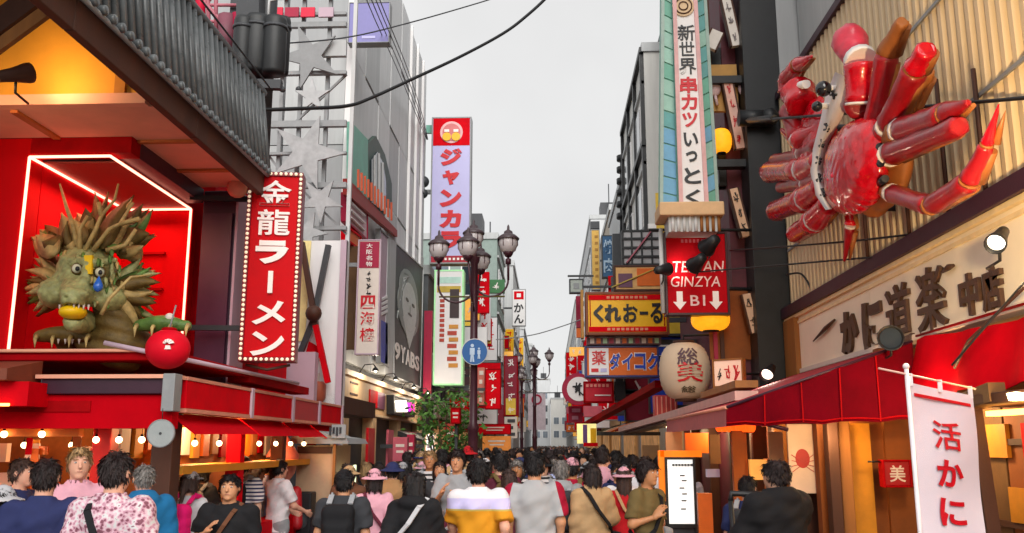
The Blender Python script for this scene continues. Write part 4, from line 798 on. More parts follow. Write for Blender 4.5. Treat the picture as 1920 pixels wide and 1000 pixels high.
MB().prism([bp(.06, .0 + .035, -.004), bp(.94, .035, -.004), bp(.94, .047, -.004), bp(.06, .047, -.004)], (0, -.004, 0)).build('stripe', LETR, nb)
for ch, v, hh in (('活', .175, .105), ('か', .315, .1), ('に', .455, .1), ('入', .6, .1)):
    a_, fs = _gl[best(ch, B2)]; vv = []
    for x, y_, z_ in a_: vv.append(bp(.5 + x * .42, v - y_ * hh, -.012 - .004 * (z_ + .5)))
    MB().add(vv, fs).build('character', LETR, nb)
PV = mat('pole_white', '#e8e0e4', .4); MB().tube([(A.x, A.y, 0), (A.x, A.y, A.z + .04)], .014, 8).build('pole', PV, nb); MB().ball((A.x, A.y, A.z + .05), .022, 10, 6).build('finial', PV, nb)
d = (B_ - A); MB().tube([A - d * .42, A + d * 1.06], .007, 7).build('crossbar', mat('pole_pink', '#e8b8a8', .4), nb)
for u in (.05, .5, .97): p = A + d * u; MB().bx(p.x - .014, p.x + .014, p.y - .004, p.y + .004, p.z - .07, p.z + .01).build('loop', PV, nb)
MB().lathe([(.001, 0), (.2, 0), (.2, .05), (.05, .09), (.001, .09)], (A.x, A.y, .006), 18).build('base', DGREY, nb)

# ================================================================ giant crab
CB = mat('crab_red', '#c4041a', .25, var=.3, vs=7, bump=.35, bs=14, coat=.5); CRD = mat('crab_dark_red', '#98101a', .35, var=.3, vs=6, bump=.3, bs=18, coat=.3)
CG = mat('crab_underside', '#9a5c2c', .5, var=.2, vs=4); CW = mat('crab_band_white', '#e4dcd8', .45, var=.05); CPK = mat('crab_pink', '#c83048', .4, var=.2, vs=6, coat=.2)
XC = 3.1
crab = thing('giant_crab', 'giant glossy red crab sculpture mounted on the corrugated wall', 'sculpture', onX(1596, 317, XC))
def c3(px, py, dx=0): return onX(px, py, XC + dx)
cc = c3(1603, 315, -.12)
up = (c3(1596, 235, -.12) - c3(1596, 397, -.12)).length / 2; al = abs(c3(1560, 317).y - c3(1650, 317).y) / 2
def shell(P):
    q = P.copy(); th = -.1; yy = q[:, 1] * math.cos(th) - q[:, 2] * math.sin(th); zz = q[:, 1] * math.sin(th) + q[:, 2] * math.cos(th); q = np.stack([q[:, 0], yy, zz], 1)
    r_ = np.array((.2, al * 1.06, up * 1.05)); k = np.sqrt((q[:, 0] / r_[0]) ** 2 + (np.abs(q[:, 1]) / r_[1]) ** 2.3 + (np.abs(q[:, 2]) / r_[2]) ** 2.3)
    return (k - 1) * .18 - .007 * np.maximum(0, np.sin(q[:, 1] * 23 + 2 * np.sin(q[:, 2] * 11)) * np.sin(q[:, 2] * 26 + 2.3 * np.sin(q[:, 1] * 9)))
so = link_mesh('shell', net_mesh('shell', shell, (-.4, -al * 1.4, -up * 1.4), (.3, al * 1.4, up * 1.4), .026), CB, crab); so.location = cc - crab.location
rr = random.Random(5)
for k in range(46):
    a = rr.uniform(0, 2 * PI); q = math.sqrt(rr.uniform(0, .75)); y_ = al * q * math.cos(a); z_ = up * q * math.sin(a); x_ = -.2 * math.sqrt(max(0, 1 - q * q)) 
    MB().ball(cc + Vector((x_ + .01, y_, z_)), rr.uniform(.012, .032), 8, 5).build('wart', CPK if k % 2 else CB, crab)
# pale face band round the front of the shell with lettering
ob_ = ((1566, 135), (1549, 175), (1538, 225), (1524, 280), (1519, 322), (1529, 366), (1548, 394)); ib_ = ((1598, 150), (1592, 190), (1578, 224), (1553, 268), (1543, 315), (1548, 355), (1560, 392))
Vb_ = []
for (a, b) in zip(ob_, ib_): m_ = ((a[0] + b[0]) / 2, (a[1] + b[1]) / 2); Vb_ += [c3(*a, -.16), c3(*m_, -.28), c3(*b, -.2), c3(*b, .05), c3(*a, .05)]
n_ = len(ob_); MB().add(Vb_, [(i * 5 + j, i * 5 + (j + 1) % 5, (i + 1) * 5 + (j + 1) % 5, (i + 1) * 5 + j) for i in range(n_ - 1) for j in range(5)] + [(0, 1, 2, 3, 4), tuple(5 * n_ - 5 + j for j in (4, 3, 2, 1, 0))], True).build('face_band', CW, crab)
for k, (px, py) in enumerate(((1550, 240), (1541, 270), (1535, 302), (1536, 334), (1544, 362))):
    for a, b in (((-4, -7), (5, -3)), ((-1, -8), (2, 7)), ((-5, 4), (4, 2)), ((3, -6), (-4, 6)))[k % 2:3 + k % 2]: MB().bar(c3(px + a[0], py + a[1], -.265), c3(px + b[0], py + b[1], -.265), .018, .02).build('brush_mark', LETK, crab)
for px, py, r_ in ((1544, 167, .08), (1532, 200, .055)):
    p = c3(px, py, -.34); MB().ball(p, r_, 14, 9).build('eye', mat('crab_eye_black', '#141416', .12, bump=0, spec=.8), crab); MB().tube([p, p + Vector((.25, .02, .02))], .035, 8).build('eye_stalk', CW, crab)
MB().tube([c3(1560, 168, -.25), c3(1564, 185, -.27)], .014, 6).build('antenna', LETK, crab); MB().tube([c3(1557, 178, -.25), c3(1570, 178, -.27)], .014, 6).build('antenna', LETK, crab)
def seg(parent, pts, rads, m, nm='segment', flat=1, sub=None):
    P3 = [Vector(p) for p in pts]
    b = MB().tube(P3, rads, 14); o = b.build(nm, m, parent); return o
rj = random.Random(9)
def leg(pts, rads, ms, dxs=None, nm='leg'):
    P3 = [c3(x, y, (dxs[i] if dxs else -.05)) for i, (x, y) in enumerate(pts)]; root = None
    for i in range(len(P3) - 1):
        a, b = P3[i], P3[i + 1]; ra, rb = rads[i], rads[i + 1]; L = (b - a).length; mb = MB()
        ts = [0, .03, .1, .2, .35, .5, .65, .8, .92, .985, 1]; fs_ = [.6, .85, 1.03, .98, .95, .94, .95, .99, 1.06, .95, .6 if i < len(P3) - 2 else .8]
        q = [a.lerp(b, t_) for t_ in ts]; mb.tube(q, [(ra + (rb - ra) * t_) * f_ * .8 for t_, f_ in zip(ts, fs_)], 14)
        mb.v = [tuple(Vector(p) + Vector((rj.uniform(-1, 1), rj.uniform(-1, 1), rj.uniform(-1, 1))) * ra * .045) for p in mb.v]; m = ms[min(i, len(ms) - 1)]
        if root is None: root = mb.build(nm, m, crab)
        else: mb.build('segment', m, root)
        if i > 0 and rads[i] > .03: MB().tube([a.lerp(b, -.03), a.lerp(b, .03)], ra * .78, 12).build('joint', CW if i == 1 else CG, root)
        # pale underside strip
        MB().tube([a.lerp(b, .1) + Vector((.05, 0, -.015)), a.lerp(b, .9) + Vector((.05, 0, -.015))], [ra * .6, rb * .6], 10).build('underside', CG, root)
    return root
leg([(1545, 300), (1510, 318), (1440, 324)], [.17, .2, .17], [CB, CB]); leg([(1550, 345), (1515, 372), (1452, 397)], [.17, .2, .16], [CB, CB]); leg([(1560, 378), (1530, 412), (1490, 440)], [.15, .18, .14], [CB, CB])
o = link_mesh('carapace', net_mesh('carapace', lambda P: ell_(P, (0, 0, 0), (.16, .62, .62)) + .01 * np.sin(P[:, 1] * 25) * np.sin(P[:, 2] * 25), (-.3, -.8, -.8), (.3, .8, .8), .035), CB, crab); o.location = c3(1530, 285, .02) - crab.location
leg([(1545, 330), (1512, 345), (1462, 352)], [.1, .11, .09], [CRD]); leg([(1538, 270), (1508, 288), (1466, 243)], [.12, .14, .03], [CRD, CB])
leg([(1545, 262), (1512, 290), (1450, 300)], [.1, .11, .09], [CRD])
leg([(1648, 330), (1668, 290), (1800, 236)], [.09, .15, .1], [CG, CRD], [0, -.05, -.1]); leg([(1640, 280), (1690, 245), (1776, 214), (1816, 192)], [.1, .15, .12, .03], [CG, CRD, CRD], [0, -.05, -.08, -.1])
leg([(1648, 352), (1672, 362), (1745, 386), (1818, 340), (1850, 272), (1873, 196)], [.07, .11, .1, .1, .06, .004], [CG, CRD, CRD, CRD, CB], [0, -.05, -.1, -.1, -.1, -.1])
leg([(1630, 270), (1640, 240), (1664, 100), (1692, 40)], [.1, .14, .13, .07], [CRD, CRD, CG], [0, -.05, -.05, -.05]); leg([(1640, 290), (1664, 240), (1716, 130), (1738, 92)], [.1, .14, .13, .1], [CRD, CRD, CB], [0, -.08, -.08, -.08]); leg([(1648, 300), (1684, 250), (1738, 132)], [.06, .09, .09], [CG, CG], [.05, .05, .05])
leg([(1592, 395), (1594, 425), (1583, 490)], [.06, .07, .02], [CB, CRD], [.1, 0, 0])
leg([(1600, 205), (1614, 195), (1616, 118)], [.1, .19, .2], [CRD, CB], [0, -.12, -.12], 'claw_arm')
leg([(1545, 240), (1500, 262), (1482, 205)], [.12, .17, .18], [CB, CRD], [0, -.1, -.1], 'claw_arm'); leg([(1505, 200), (1495, 168)], [.24, .25], [CB], [-.1, -.1], 'claw_arm')
def claw(base, tip, w_, m, dx=-.12, open_=.3, nm='claw'):
    a, b = c3(*base, dx), c3(*tip, dx); d = b - a; L = d.length; d.normalize(); s_ = d.cross(Vector((1, 0, 0))).normalized()
    f = lambda P: smin(smin(cap_(P, (0, 0, 0), tuple(d * L * .5), w_ * .75, w_), cap_(P, tuple(d * L * .5 + s_ * w_ * .6), tuple(d * L + s_ * w_ * open_), w_ * .45, .02), .06), cap_(P, tuple(d * L * .5 - s_ * w_ * .6), tuple(d * L * .95 - s_ * w_ * open_), w_ * .4, .02), .06) - .012 * np.maximum(0, np.sin(P[:, 1] * 34) * np.sin(P[:, 2] * 34))
    e = L + w_ * 1.6; o = link_mesh(nm, net_mesh(nm, f, (-w_ * 1.7, -e, -e), (w_ * 1.7, e, e), .032), m, crab); o.location = a - crab.location; return o
claw((1606, 108), (1582, 52), .17, CPK); 
MB().tube([c3(1616, 118, -.12), c3(1611, 110, -.12)], .15, 14).build('joint', CW, crab)
leg([(1478, 175), (1478, 150), (1496, 122), (1522, 106)], [.16, .16, .12, .02], [CB, CB, CB], [-.1, -.1, -.1, -.1], 'claw')
MB().tube([c3(1470, 168, -.1), c3(1512, 158, -.12)], .05, 10).build('joint', CW, crab)
for a, b in (((1640, 262), (1648, 250)), ((1641, 290), (1650, 275)), ((1644, 322), (1652, 305)), ((1648, 345), (1660, 335))): MB().tube([c3(*a, -.1), c3(*b, -.14)], .035, 8).build('joint', LETK, crab)
ub = lambda P: smin(ell_(P, (.2, -al * .3, -up * .2), (.16, al * .85, up * .9)), cap_(P, tuple(c3(1640, 380, .1) - cc), tuple(c3(1655, 300, .1) - cc), .14, .1), .1)
o = link_mesh('underbelly', net_mesh('underbelly', ub, (-.4, -al * 1.9, -up * 1.6), (.7, al * 1.4, up * 1.6), .04), CG, crab); o.location = cc - crab.location
for px, py in ((1560, 240), (1620, 240), (1600, 390)): p = c3(px, py, .1); MB().tube([p, (XW + .06, p.y, p.z)], .04, 8).build('mount', DGREY, crab)

# ================================================================ wall lamps of the crab front
lampspot('flood_lamp', 'lit round lamp on the signboard at the photo right edge', onX(1873, 447, 3.25), onX(1800, 560, 2.6), 110, 160, (1, .75, .4), r=.075)
lampspot('flood_lamp', 'black flood lamp dark rim pointing down before the brown lettering', onX(1670, 634, 3.2), onX(1670, 640, 0), 0, 90, r=.12)
lampspot('flood_lamp', 'lit white flood lamp at the foot of the black frame', onX(1442, 697, 3.1), onX(1400, 760, 2.6), 14, 130, (1, .9, .75), r=.1)
lampspot('flood_lamp', 'lit white flood lamp left of the red arrow sign', onY(1243, 506, 13.3), onY(1290, 500, 13.7), 5, 110, (1, .9, .75), r=.1)
lampspot('flood_lamp', 'upper black flood lamp over the red arrow sign', onY(1332, 458, 13.2), onY(1290, 500, 13.7), 0, 110, r=.14)
lampspot('flood_lamp', 'lower black flood lamp over the red arrow sign', onY(1308, 492, 13.15), onY(1270, 530, 13.7), 0, 110, r=.13)
for px, py in ((1925, 380),):
    t = lampspot('wall_spotlight', 'warm spotlight above the beam washing the corrugated wall, photo right edge', onX(1985, 400, 2.3), onX(1760, 120, 3.7), 240, 110, (1, .7, .34), r=.1)
# grey building over and behind the crab front
gw = thing('grey_wall_building', 'pale grey streaked concrete building above the crab restaurant', 'building', (8, 9, 0))
MB().bx(4.0, 12, 2.0, 13.55, 7.16, 16).build('wall', mat('streaked_concrete', '#b4b6b6', .75, var=.16, vs=2, streak=True), gw)
for z in (9.2, 11.6): MB().bx(3.96, 4.0, 2.0, 13.5, z, z + .05).build('joint', GREY, gw)
MB().bar((XW + .1, 13.45, 7.3), (XW + .1, 3, 7.5), .12, .1).build('pipe', BROWN, gw)

# ================================================================ black steel tower with plaques at the corner
bt = thing('black_tower', 'black steel frame tower with plaques left of the crab', 'tower', (3.4, 14, 0))
a, b = onY(1403, 300, 13.65), onY(1472, 300, 13.65)
MB().bx(a.x, b.x, 13.65, 14.2, 0, 11).build('column', BLACK, bt, bev=.01)
MB().bx(b.x + .001, 4.6, 13.66, 14.2, 0, 11).build('column', mat('grey_side', '#a8a9aa', .6, var=.1, streak=True), bt)
for (x0, y0_, x1, y1_) in ((1312, 92, 1410, 145), (1345, 288, 1410, 350)):
    p, q = onY(x0, y0_, 14.3), onY(x1, y1_, 14.3); MB().bx(p.x, q.x, 14.25, 14.5, q.z, p.z).build('black_panel', BLACK, bt, bev=.01); MB().bx(p.x - .3, q.x, 14.3, 14.4, q.z, q.z + .06).build('rail', DGREY, bt); MB().bx(p.x - .3, q.x, 14.3, 14.4, p.z - .06, p.z).build('rail', DGREY, bt)
MB().tube([onY(1385, 222, 13.5), onY(1440, 222, 13.5)], .13, 12).build('arm', BLACK, bt); MB().ball(onY(1443, 220, 13.45), .14, 14, 9).build('coupling', BLACK, bt)
MB().bx(2.9, 4.6, 14.2, 20, 0, 11).build('wall', mat('maroon_dark_wall', '#5a2230', .6, var=.3), bt)
for px, m in ((1318, PINKR), (1395, hot), (1330, BROWN)): c = onY(px + 8, 300, 14.15); MB().bx(c.x - .03, c.x + .03, 14.1, 14.18, 2.5, 11).build('red_post', m, bt)
MB().bx(2.5, 3.2, 14.15, 14.19, 3.2, 4.3).build('rust_panel', RUST, bt)
CRM = mat('plaque_cream', '#e0b898', .5, var=.08); PWH = mat('plaque_white', '#ddd6d0', .5, var=.08)
def plaque(lab, x0, y0_, x1, y1_, wpx, m, marks, mm, Y=13.9):
    a, b = onY(x0, y0_, Y), onY(x1, y1_, Y); c = (a + b) / 2; L = (a - b).length; t = thing('plaque', lab, 'plaque', c); d = (a - b).normalized(); t.rotation_euler = (0, math.atan2(d.x, d.z), 0); w_ = wpx * Y / 1700
    MB().box((0, 0, 0), (w_, .1, L)).build('board', m, t, True, bev=.008)
    for sx in (-1, 1): MB().box((sx * w_ / 2, 0, 0), (.025, .12, L)).build('edge', BROWN, t, True)
    n = len(marks)
    for k in range(n): strokes(t, 0, L / 2 - L * (k + .6) / (n + .2), w_ * .6, L / (n + .6) * .75, -.05, mm, k + int(x0))
    MB().tube([(0, .04, 0), (0, .32, 0)], .03, 6).build('bracket', BLACK, t, True)
plaque('slanted pink white plaque with red letters between the black panels', 1362, 150, 1388, 280, 20, mat('plaque_pink', '#e0b0a0', .5), 'かんめい', LETR)
plaque('slanted cream plaque with dark letters below the lower black panel', 1374, 355, 1398, 445, 18, CRM, 'とくい', LETK)
plaque('slanted white plaque high above the upper black panel', 1360, 0, 1380, 88, 20, PWH, 'いっと', mat('grey_lettering', '#80787a', .5))
plaque('blank white tilted plaque left of the high plaque', 1345, 60, 1330, 92, 26, PWH, '', LETK)
plaque('lower cream plaque with dark letters beside the red arrow sign', 1398, 552, 1416, 625, 18, CRM, 'めん', LETK)
for k, (x, y_, lab) in enumerate(((1340, 165, 'pale bulging paddle left of the pink white plaque'), (1395, 165, 'pale bulging paddle right of the pink white plaque'))):
    t = thing('paddle', lab, 'ornament', onY(x, y_, 13.95)); MB().ball((0, 0, 0), (.1, .05, .15), 14, 8).build('blade', mat('paddle_pink', '#d8b8bc', .4), t, True); MB().tube([(0, 0, -.1), (.03, 0, -.3)], .025, 7).build('handle', mat('paddle_pink', '#d8b8bc'), t, True); MB().tube([(0, .03, 0), (0, .3, 0)], .02, 6).build('bracket', BLACK, t, True)
def ribbed(name, lab, p, rx, rz, m, n=14, cat='lantern', capm=BLACK):
    t = thing(name, lab, cat, p); pr = []
    for k in range(n * 2 + 1):
        t_ = k / (n * 2); a = PI * t_; s_ = math.sin(a) ** .55; pr.append((max(.25 * rx, rx * s_) - (.02 * rx if k % 2 == 0 else 0), -rz * math.cos(a)))
    MB().lathe(pr, n=24).build('shade', m, t, True)
    for sz in (-1, 1): MB().lathe([(.001, sz * rz * .97), (rx * .42, sz * rz * .97), (rx * .42, sz * rz * 1.06), (.001, sz * rz * 1.07)], n=18).build('cap', capm, t, True)
    MB().tube([(0, 0, rz * 1.05), (0, .02, rz * 1.3)], .01, 5).build('hanger', BLACK, t, True); return t
LY = mat('lit_amber_paper', '#f09818', .6, emit=.55, bump=0, var=.12, vs=14)
ribbed('amber_lantern', 'glowing amber paper lantern left of the slanted pink plaque', onY(1352, 265, 13.95), .17, .2, LY); ribbed('amber_lantern', 'glowing amber lantern below the red arrow sign', onY(1332, 600, 14.0), .3, .17, LY)
MB().bx(2.55, 3.1, 14.02, 14.1, 7.2, 8.0).build('amber_board', mat('amber_board', '#b88a48', .6), bt)
# dark arrow sign
s, W_, H_ = pxsign('arrow_sign', 'red sign with white serif words, basement number and two down arrows', 'sign', 1245, 437, 1364, 592, 13.7, .18, mat('arrow_sign_red', '#b40414', .6, var=.06, spec=.08), mat('dark_frame', '#38141a', .4), .035)
glyph(s, 'TEPPAN', .02, .1, W_ * .8, .17, -.09, mat('pink_white_letter', '#ecc8c4', .4), .012, 0, skew=.12, name='lettering'); glyph(s, 'GINZYA', -.02, -.13, W_ * .78, .16, -.09, mat('pink_white_letter', '#ecc8c4'), .012, 0, skew=.12, name='lettering')
glyph(s, 'B1', -.0, -.42, .22, .16, -.09, mat('pink_white_letter', '#ecc8c4'), .012, .01, name='lettering'); [panel(s, -.2 + .06 * k, .5, .035, .05, -.09, mat('faint_pink', '#c86070', .4), .008, 'mark') for k in range(6)]
for sx in (-1, 1):
    x = sx * .27; MB().prism([(x + dx, -.088, -.42 + dz) for dx, dz in ((-.045, .14), (.045, .14), (.045, -.02), (.1, -.02), (0, -.14), (-.1, -.02), (-.045, -.02))], (0, -.014, 0)).build('arrow', LETW, s, True)
MB().tube([(-W_ / 2 - .03, 0, .72), (-W_ / 2 - .03, 0, -.6)], .035, 8).build('pole', LGREY, s, True); MB().tube([(-.7, .0, H_ / 2 + .06), (1.5, .1, H_ / 2 + .06)], .025, 6).build('arm', BLACK, s, True); MB().tube([(0, .05, -.2), (1.2, .3, -.2)], .03, 6).build('arm', BLACK, s, True)
# tall teal kushikatsu sign, tapered upward, three faces
t = thing('tall_tapered_sign', 'tall tapering teal and white sign with black and red lettering', 'sign', onY(1292, 400, 13.4))
YT = 13.4; a0, b0 = onY(1240, 392, YT), onY(1345, 385, YT); a1, b1 = onY(1243, -60, YT), onY(1318, -60, YT)
fa0, fb0 = onY(1277, 392, YT - .22), onY(1325, 390, YT - .22); fa1, fb1 = onY(1262, -60, YT - .18), onY(1300, -60, YT - .18)
def T_(p, y): return Vector((p.x, y, p.z))
MB().hexa([a0, b0, T_(b0, YT + .4), T_(a0, YT + .4), a1, b1, T_(b1, YT + .4), T_(a1, YT + .4)]).build('teal_body', TEAL, t)
MB().hexa([fa0, fb0, T_(fb0, YT - .002), T_(fa0, YT - .002), fa1, fb1, T_(fb1, YT - .002), T_(fa1, YT - .002)]).build('white_face', WHITE, t)
TT = [mat('tile_teal', '#6aa894', .5), mat('tile_pale', '#93bcae', .5), mat('tile_sea', '#5c9c9c', .5), mat('tile_blue', '#6aa2c4', .5)]
rq = random.Random(8)
for k in range(15):
    f0, f1 = k / 15, (k + .9) / 15
    for e0, e1, g0, g1 in ((a0, a1, fa0, fa1), (fb0, fb1, b0, b1)):
        P4 = [T_(e0.lerp(e1, f0), YT - .001).lerp(T_(g0.lerp(g1, f0), YT - .001), .08), T_(e0.lerp(e1, f0), YT - .001).lerp(T_(g0.lerp(g1, f0), YT - .001), .88), T_(e0.lerp(e1, f1), YT - .001).lerp(T_(g0.lerp(g1, f1), YT - .001), .88), T_(e0.lerp(e1, f1), YT - .001).lerp(T_(g0.lerp(g1, f1), YT - .001), .08)]
        MB().prism(P4, (0, -.02, 0)).build('side_tile', TT[3 if k < 5 and rq.random() < .5 else rq.randrange(3)], t)
for e0, e1 in ((fa0, fa1), (fb0, fb1)): MB().bar(e0 + Vector((0, -.02, 0)), e1 + Vector((0, -.02, 0)), .035, .06).build('trim', mat('pink_trim', '#d8a8a8', .5), t)
for e0, e1 in ((a0, a1), (b0, b1)): MB().bar(e0 + Vector((0, -.01, 0)), e1 + Vector((0, -.01, 0)), .05, .05).build('edge', mat('grey_teal_edge', '#9ab0a8', .5), t)
for ch, py, hp_, m in (('新', 62, 34, LETK), ('世', 92, 30, LETK), ('界', 125, 34, LETK), ('串', 160, 34, LETR), ('カ', 192, 32, LETR), ('ツ', 225, 30, LETR), ('い', 262, 28, LETK), ('っ', 294, 22, LETK), ('と', 330, 32, LETK), ('く', 370, 30, LETK)):
    f_ = (392 - py) / 452; yv = (YT - .22) + .04 * f_ - .0; pxc = 1301 + (1281 - 1301) * f_; p = onY(pxc, py, yv); h_ = hp_ * YT / 1700; gl = _gl[best(ch, B2)]
    MB().add([(p.x + x * h_ * .98, yv - .012 * (z_ + .5), p.z + y_ * h_) for x, y_, z_ in gl[0]], gl[1]).build('character', m, t)
pc = onY(1281, 12, YT - .2); MB().prism([(pc.x + .17 * math.cos(i * PI / 12), YT - .19, pc.z + .17 * math.sin(i * PI / 12)) for i in range(24)], (0, -.02, 0)).build('crest', mat('crest_tan', '#d8b890', .5), t)
for r_ in (.06, .12): MB().lathe([(r_, -.006), (r_ + .018, -.006), (r_ + .018, .006), (r_, .006)], (pc.x, YT - .215, pc.z), 20, R=Matrix.Rotation(PI / 2, 3, 'X')).build('crest_ring', BROWN, t)
p, q = onY(1232, 388, YT), onY(1352, 412, YT); MB().bx(p.x, q.x, YT - .3, YT + .35, q.z, p.z).build('base_ledge', TAN, t, bev=.02)
p, q = onY(1250, 412, YT), onY(1342, 440, YT); MB().bx(p.x, q.x, YT - .2, YT + .3, q.z, p.z - .002).build('base_box', MGREY, t)
for k in range(9):
    x = p.x + .06 + k * .085; MB().tube([(x, YT - .21, q.z), (x, YT - .21, p.z - .01)], .025, 7).build('base_rib', TIMBER if k > 4 else LGREY, t)
for z in (6.2, 7.6): MB().bx(2.3, 3.3, YT + .41, YT + .6, z, z + .12).build('bracket', BLACK, t)
# yellow, blue-orange signs and round white lantern
s, W_, H_ = pxsign('yellow_sign', 'yellow sign with black brush hiragana and red top and bottom bands', 'sign', 1097, 550, 1252, 630, 17.6, .35, YLW, mat('brown_frame', '#7a3a14', .5), .05)
panel(s, 0, H_ / 2 - .11, W_ - .12, .1, -.175, RED); panel(s, 0, -H_ / 2 + .11, W_ - .12, .1, -.175, RED)
for sx in (-1, 1): panel(s, sx * (W_ / 2 - .09), 0, .02, H_ - .34, -.175, DRED)
for k, (ch, x, w_, h_) in enumerate((('く', -.55, .2, .36), ('れ', -.28, .32, .34), ('お', .06, .28, .36), ('ー', .32, .16, .05), ('る', .56, .24, .4))):
    if ch == 'ー': panel(s, x, -.0, w_, .06, -.175, LETK, .02, 'character')
    else: glyph(s, ch, x, 0, w_, h_, -.175, LETK, .02, B3 if ch in 'くれ' else B2)
for sz, m in ((1, mat('faint_gold', '#d88868', .5)), (-1, mat('faint_gold', '#d88868'))):
    for k in range(9): panel(s, -.36 + k * .09, sz * (H_ / 2 - .11), .06, .05, -.187, m, .006, 'mark')
MB().tube([(W_ / 2, .1, .1), (W_ / 2 + 1.2, .1, .1)], .04, 6).build('arm', BROWN, s, True); MB().box((-W_ / 2 - .06, .0, 0), (.05, .3, H_ + .1)).build('side_bulbs', mat('ochre_side', '#a8782c', .5), s, True)
s, W_, H_ = pxsign('drugstore_sign', 'orange sign with blue katakana and white panel with red character', 'sign', 1096, 650, 1234, 709, 17.9, .35, ORNG, mat('navy_frame', '#26306c', .4), .04)
panel(s, -W_ / 2 + .27, 0, .38, H_ - .1, -.175, WHITE)
glyph(s, '薬', -W_ / 2 + .27, .07, .28, .28, -.187, LETR, .012, B2); panel(s, -W_ / 2 + .19, -.17, .14, .07, -.187, LETR, .01, 'mark'); panel(s, -W_ / 2 + .36, -.17, .12, .07, -.187, PALEB, .01, 'mark')
for k, ch in enumerate('ダイコク'): 
    glyph(s, ch, -.14 + k * .245, 0, .235, .35, -.172, LETW, .012, B3); glyph(s, ch, -.14 + k * .245, 0, .205, .31, -.186, BLUE, .012, B2)
MB().tube([(W_ / 2, .1, .1), (W_ / 2 + 1.3, .1, .1)], .04, 6).build('arm', BLACK, s, True)
p = onY(1284, 696, 14.2); t = ribbed('paper_lantern', 'large round white paper lantern with black and red brush characters', p, .4, .44, mat('lantern_paper', '#cbb49a', .8, var=.06, vs=3), 16, capm=BROWN)
def wrap(ch, m, cz, w_, h_, cx=0):
    a_, fs = _gl[best(ch, B2)]; V = []
    for x, y_, z_ in a_:
        zz = cz + y_ * h_; r_ = .4 * max(.2, 1 - (zz / .44) ** 2) ** .275 + .006 + .006 * z_; an = (cx + x * w_) / .4; V.append((r_ * math.sin(an), -r_ * math.cos(an), zz))
    MB().add(V, fs).build('character', m, t, True)
wrap('総', mat('lantern_ink', '#5a4048', .6), .2, .34, .26); wrap('美', LETR, -.04, .42, .3, .03); wrap('総', mat('olive_ink', '#5a4c38', .6), -.3, .26, .1)
MB().bx(2.2, 2.3, 14.5, 14.55, 3.0, 3.2).build('hook', BLACK, t) if 0 else None
MB().tube([p + Vector((0, 0, .55)), p + Vector((.9, .15, .6))], .02, 6).build('arm', BLACK, t)
# tilted pale sign right of lantern
s = sign('tilted_sign', 'pale pink lit sign with red lettering right of the paper lantern', 'sign', onY(1367, 700, 13.2), .42, .36, .08, math.radians(-35), mat('pale_pink_lit', '#f0c8b0', emit=.12, bump=0, var=.06), TIMBER, .025)
for k in range(3): strokes(s, -.13 + k * .13, 0, .11, .22, -.04, LETR if k else LETK, k)
MB().tube([(0, .04, 0), (.3, .5, 0)], .02, 6).build('bracket', BLACK, s, True)
# pagoda-like eave and pink second canopy beyond
c2 = thing('far_canopy', 'long pale pink edged canopy over the shops beyond the red canopy', 'awning', (2.2, 18, 2.3))
for (x0, y0_, x1, y1_, Y0, Y1, m, w_) in ((1170, 806, 1400, 742, 20.5, 9.8, mat('pink_edge', '#d0a8a0', .6), .1), (1180, 812, 1405, 752, 20.5, 9.8, BROWN, .06), (1330, 742, 1400, 720, 13.0, 10.2, TIMBER, .08), (1095, 800, 1240, 720, 30, 18, DRED, .14)): MB().bar(onY(x0, y0_, Y0), onY(x1, y1_, Y1), .25, w_).build('edge', m, c2)
p0, p1 = onY(1175, 808, 20.5), onY(1400, 750, 9.8); MB().hexa([p0 + Vector((0, 0, -.05)), p1 + Vector((0, 0, -.05)), Vector((3.6, p1.y, p1.z + .2)), Vector((3.6, p0.y, p0.z + .2)), p0, p1, Vector((3.6, p1.y, p1.z + .25)), Vector((3.6, p0.y, p0.z + .25))]).build('roof', mat('canopy_tan', '#8a6450', .7), c2)
# row of glowing orange lanterns below the canopy
lan = None
for k in range(7):
    p = onY(1350 + k * 9.5, 797, 11.2 - k * .12)
    if lan is None: lan = ribbed('orange_lantern', None, p, .06, .085, mat('lit_orange_paper', '#f05010', .6, emit=.8, bump=0, var=.1), 5); b_ = lan
    else: b_ = dup(lan, p)
    tag(b_, ('leftmost', 'second', 'third', 'middle', 'fifth', 'sixth', 'rightmost')[k] + ' glowing orange lantern in the row below the canopy', 'lantern', 'orange lanterns in a row')
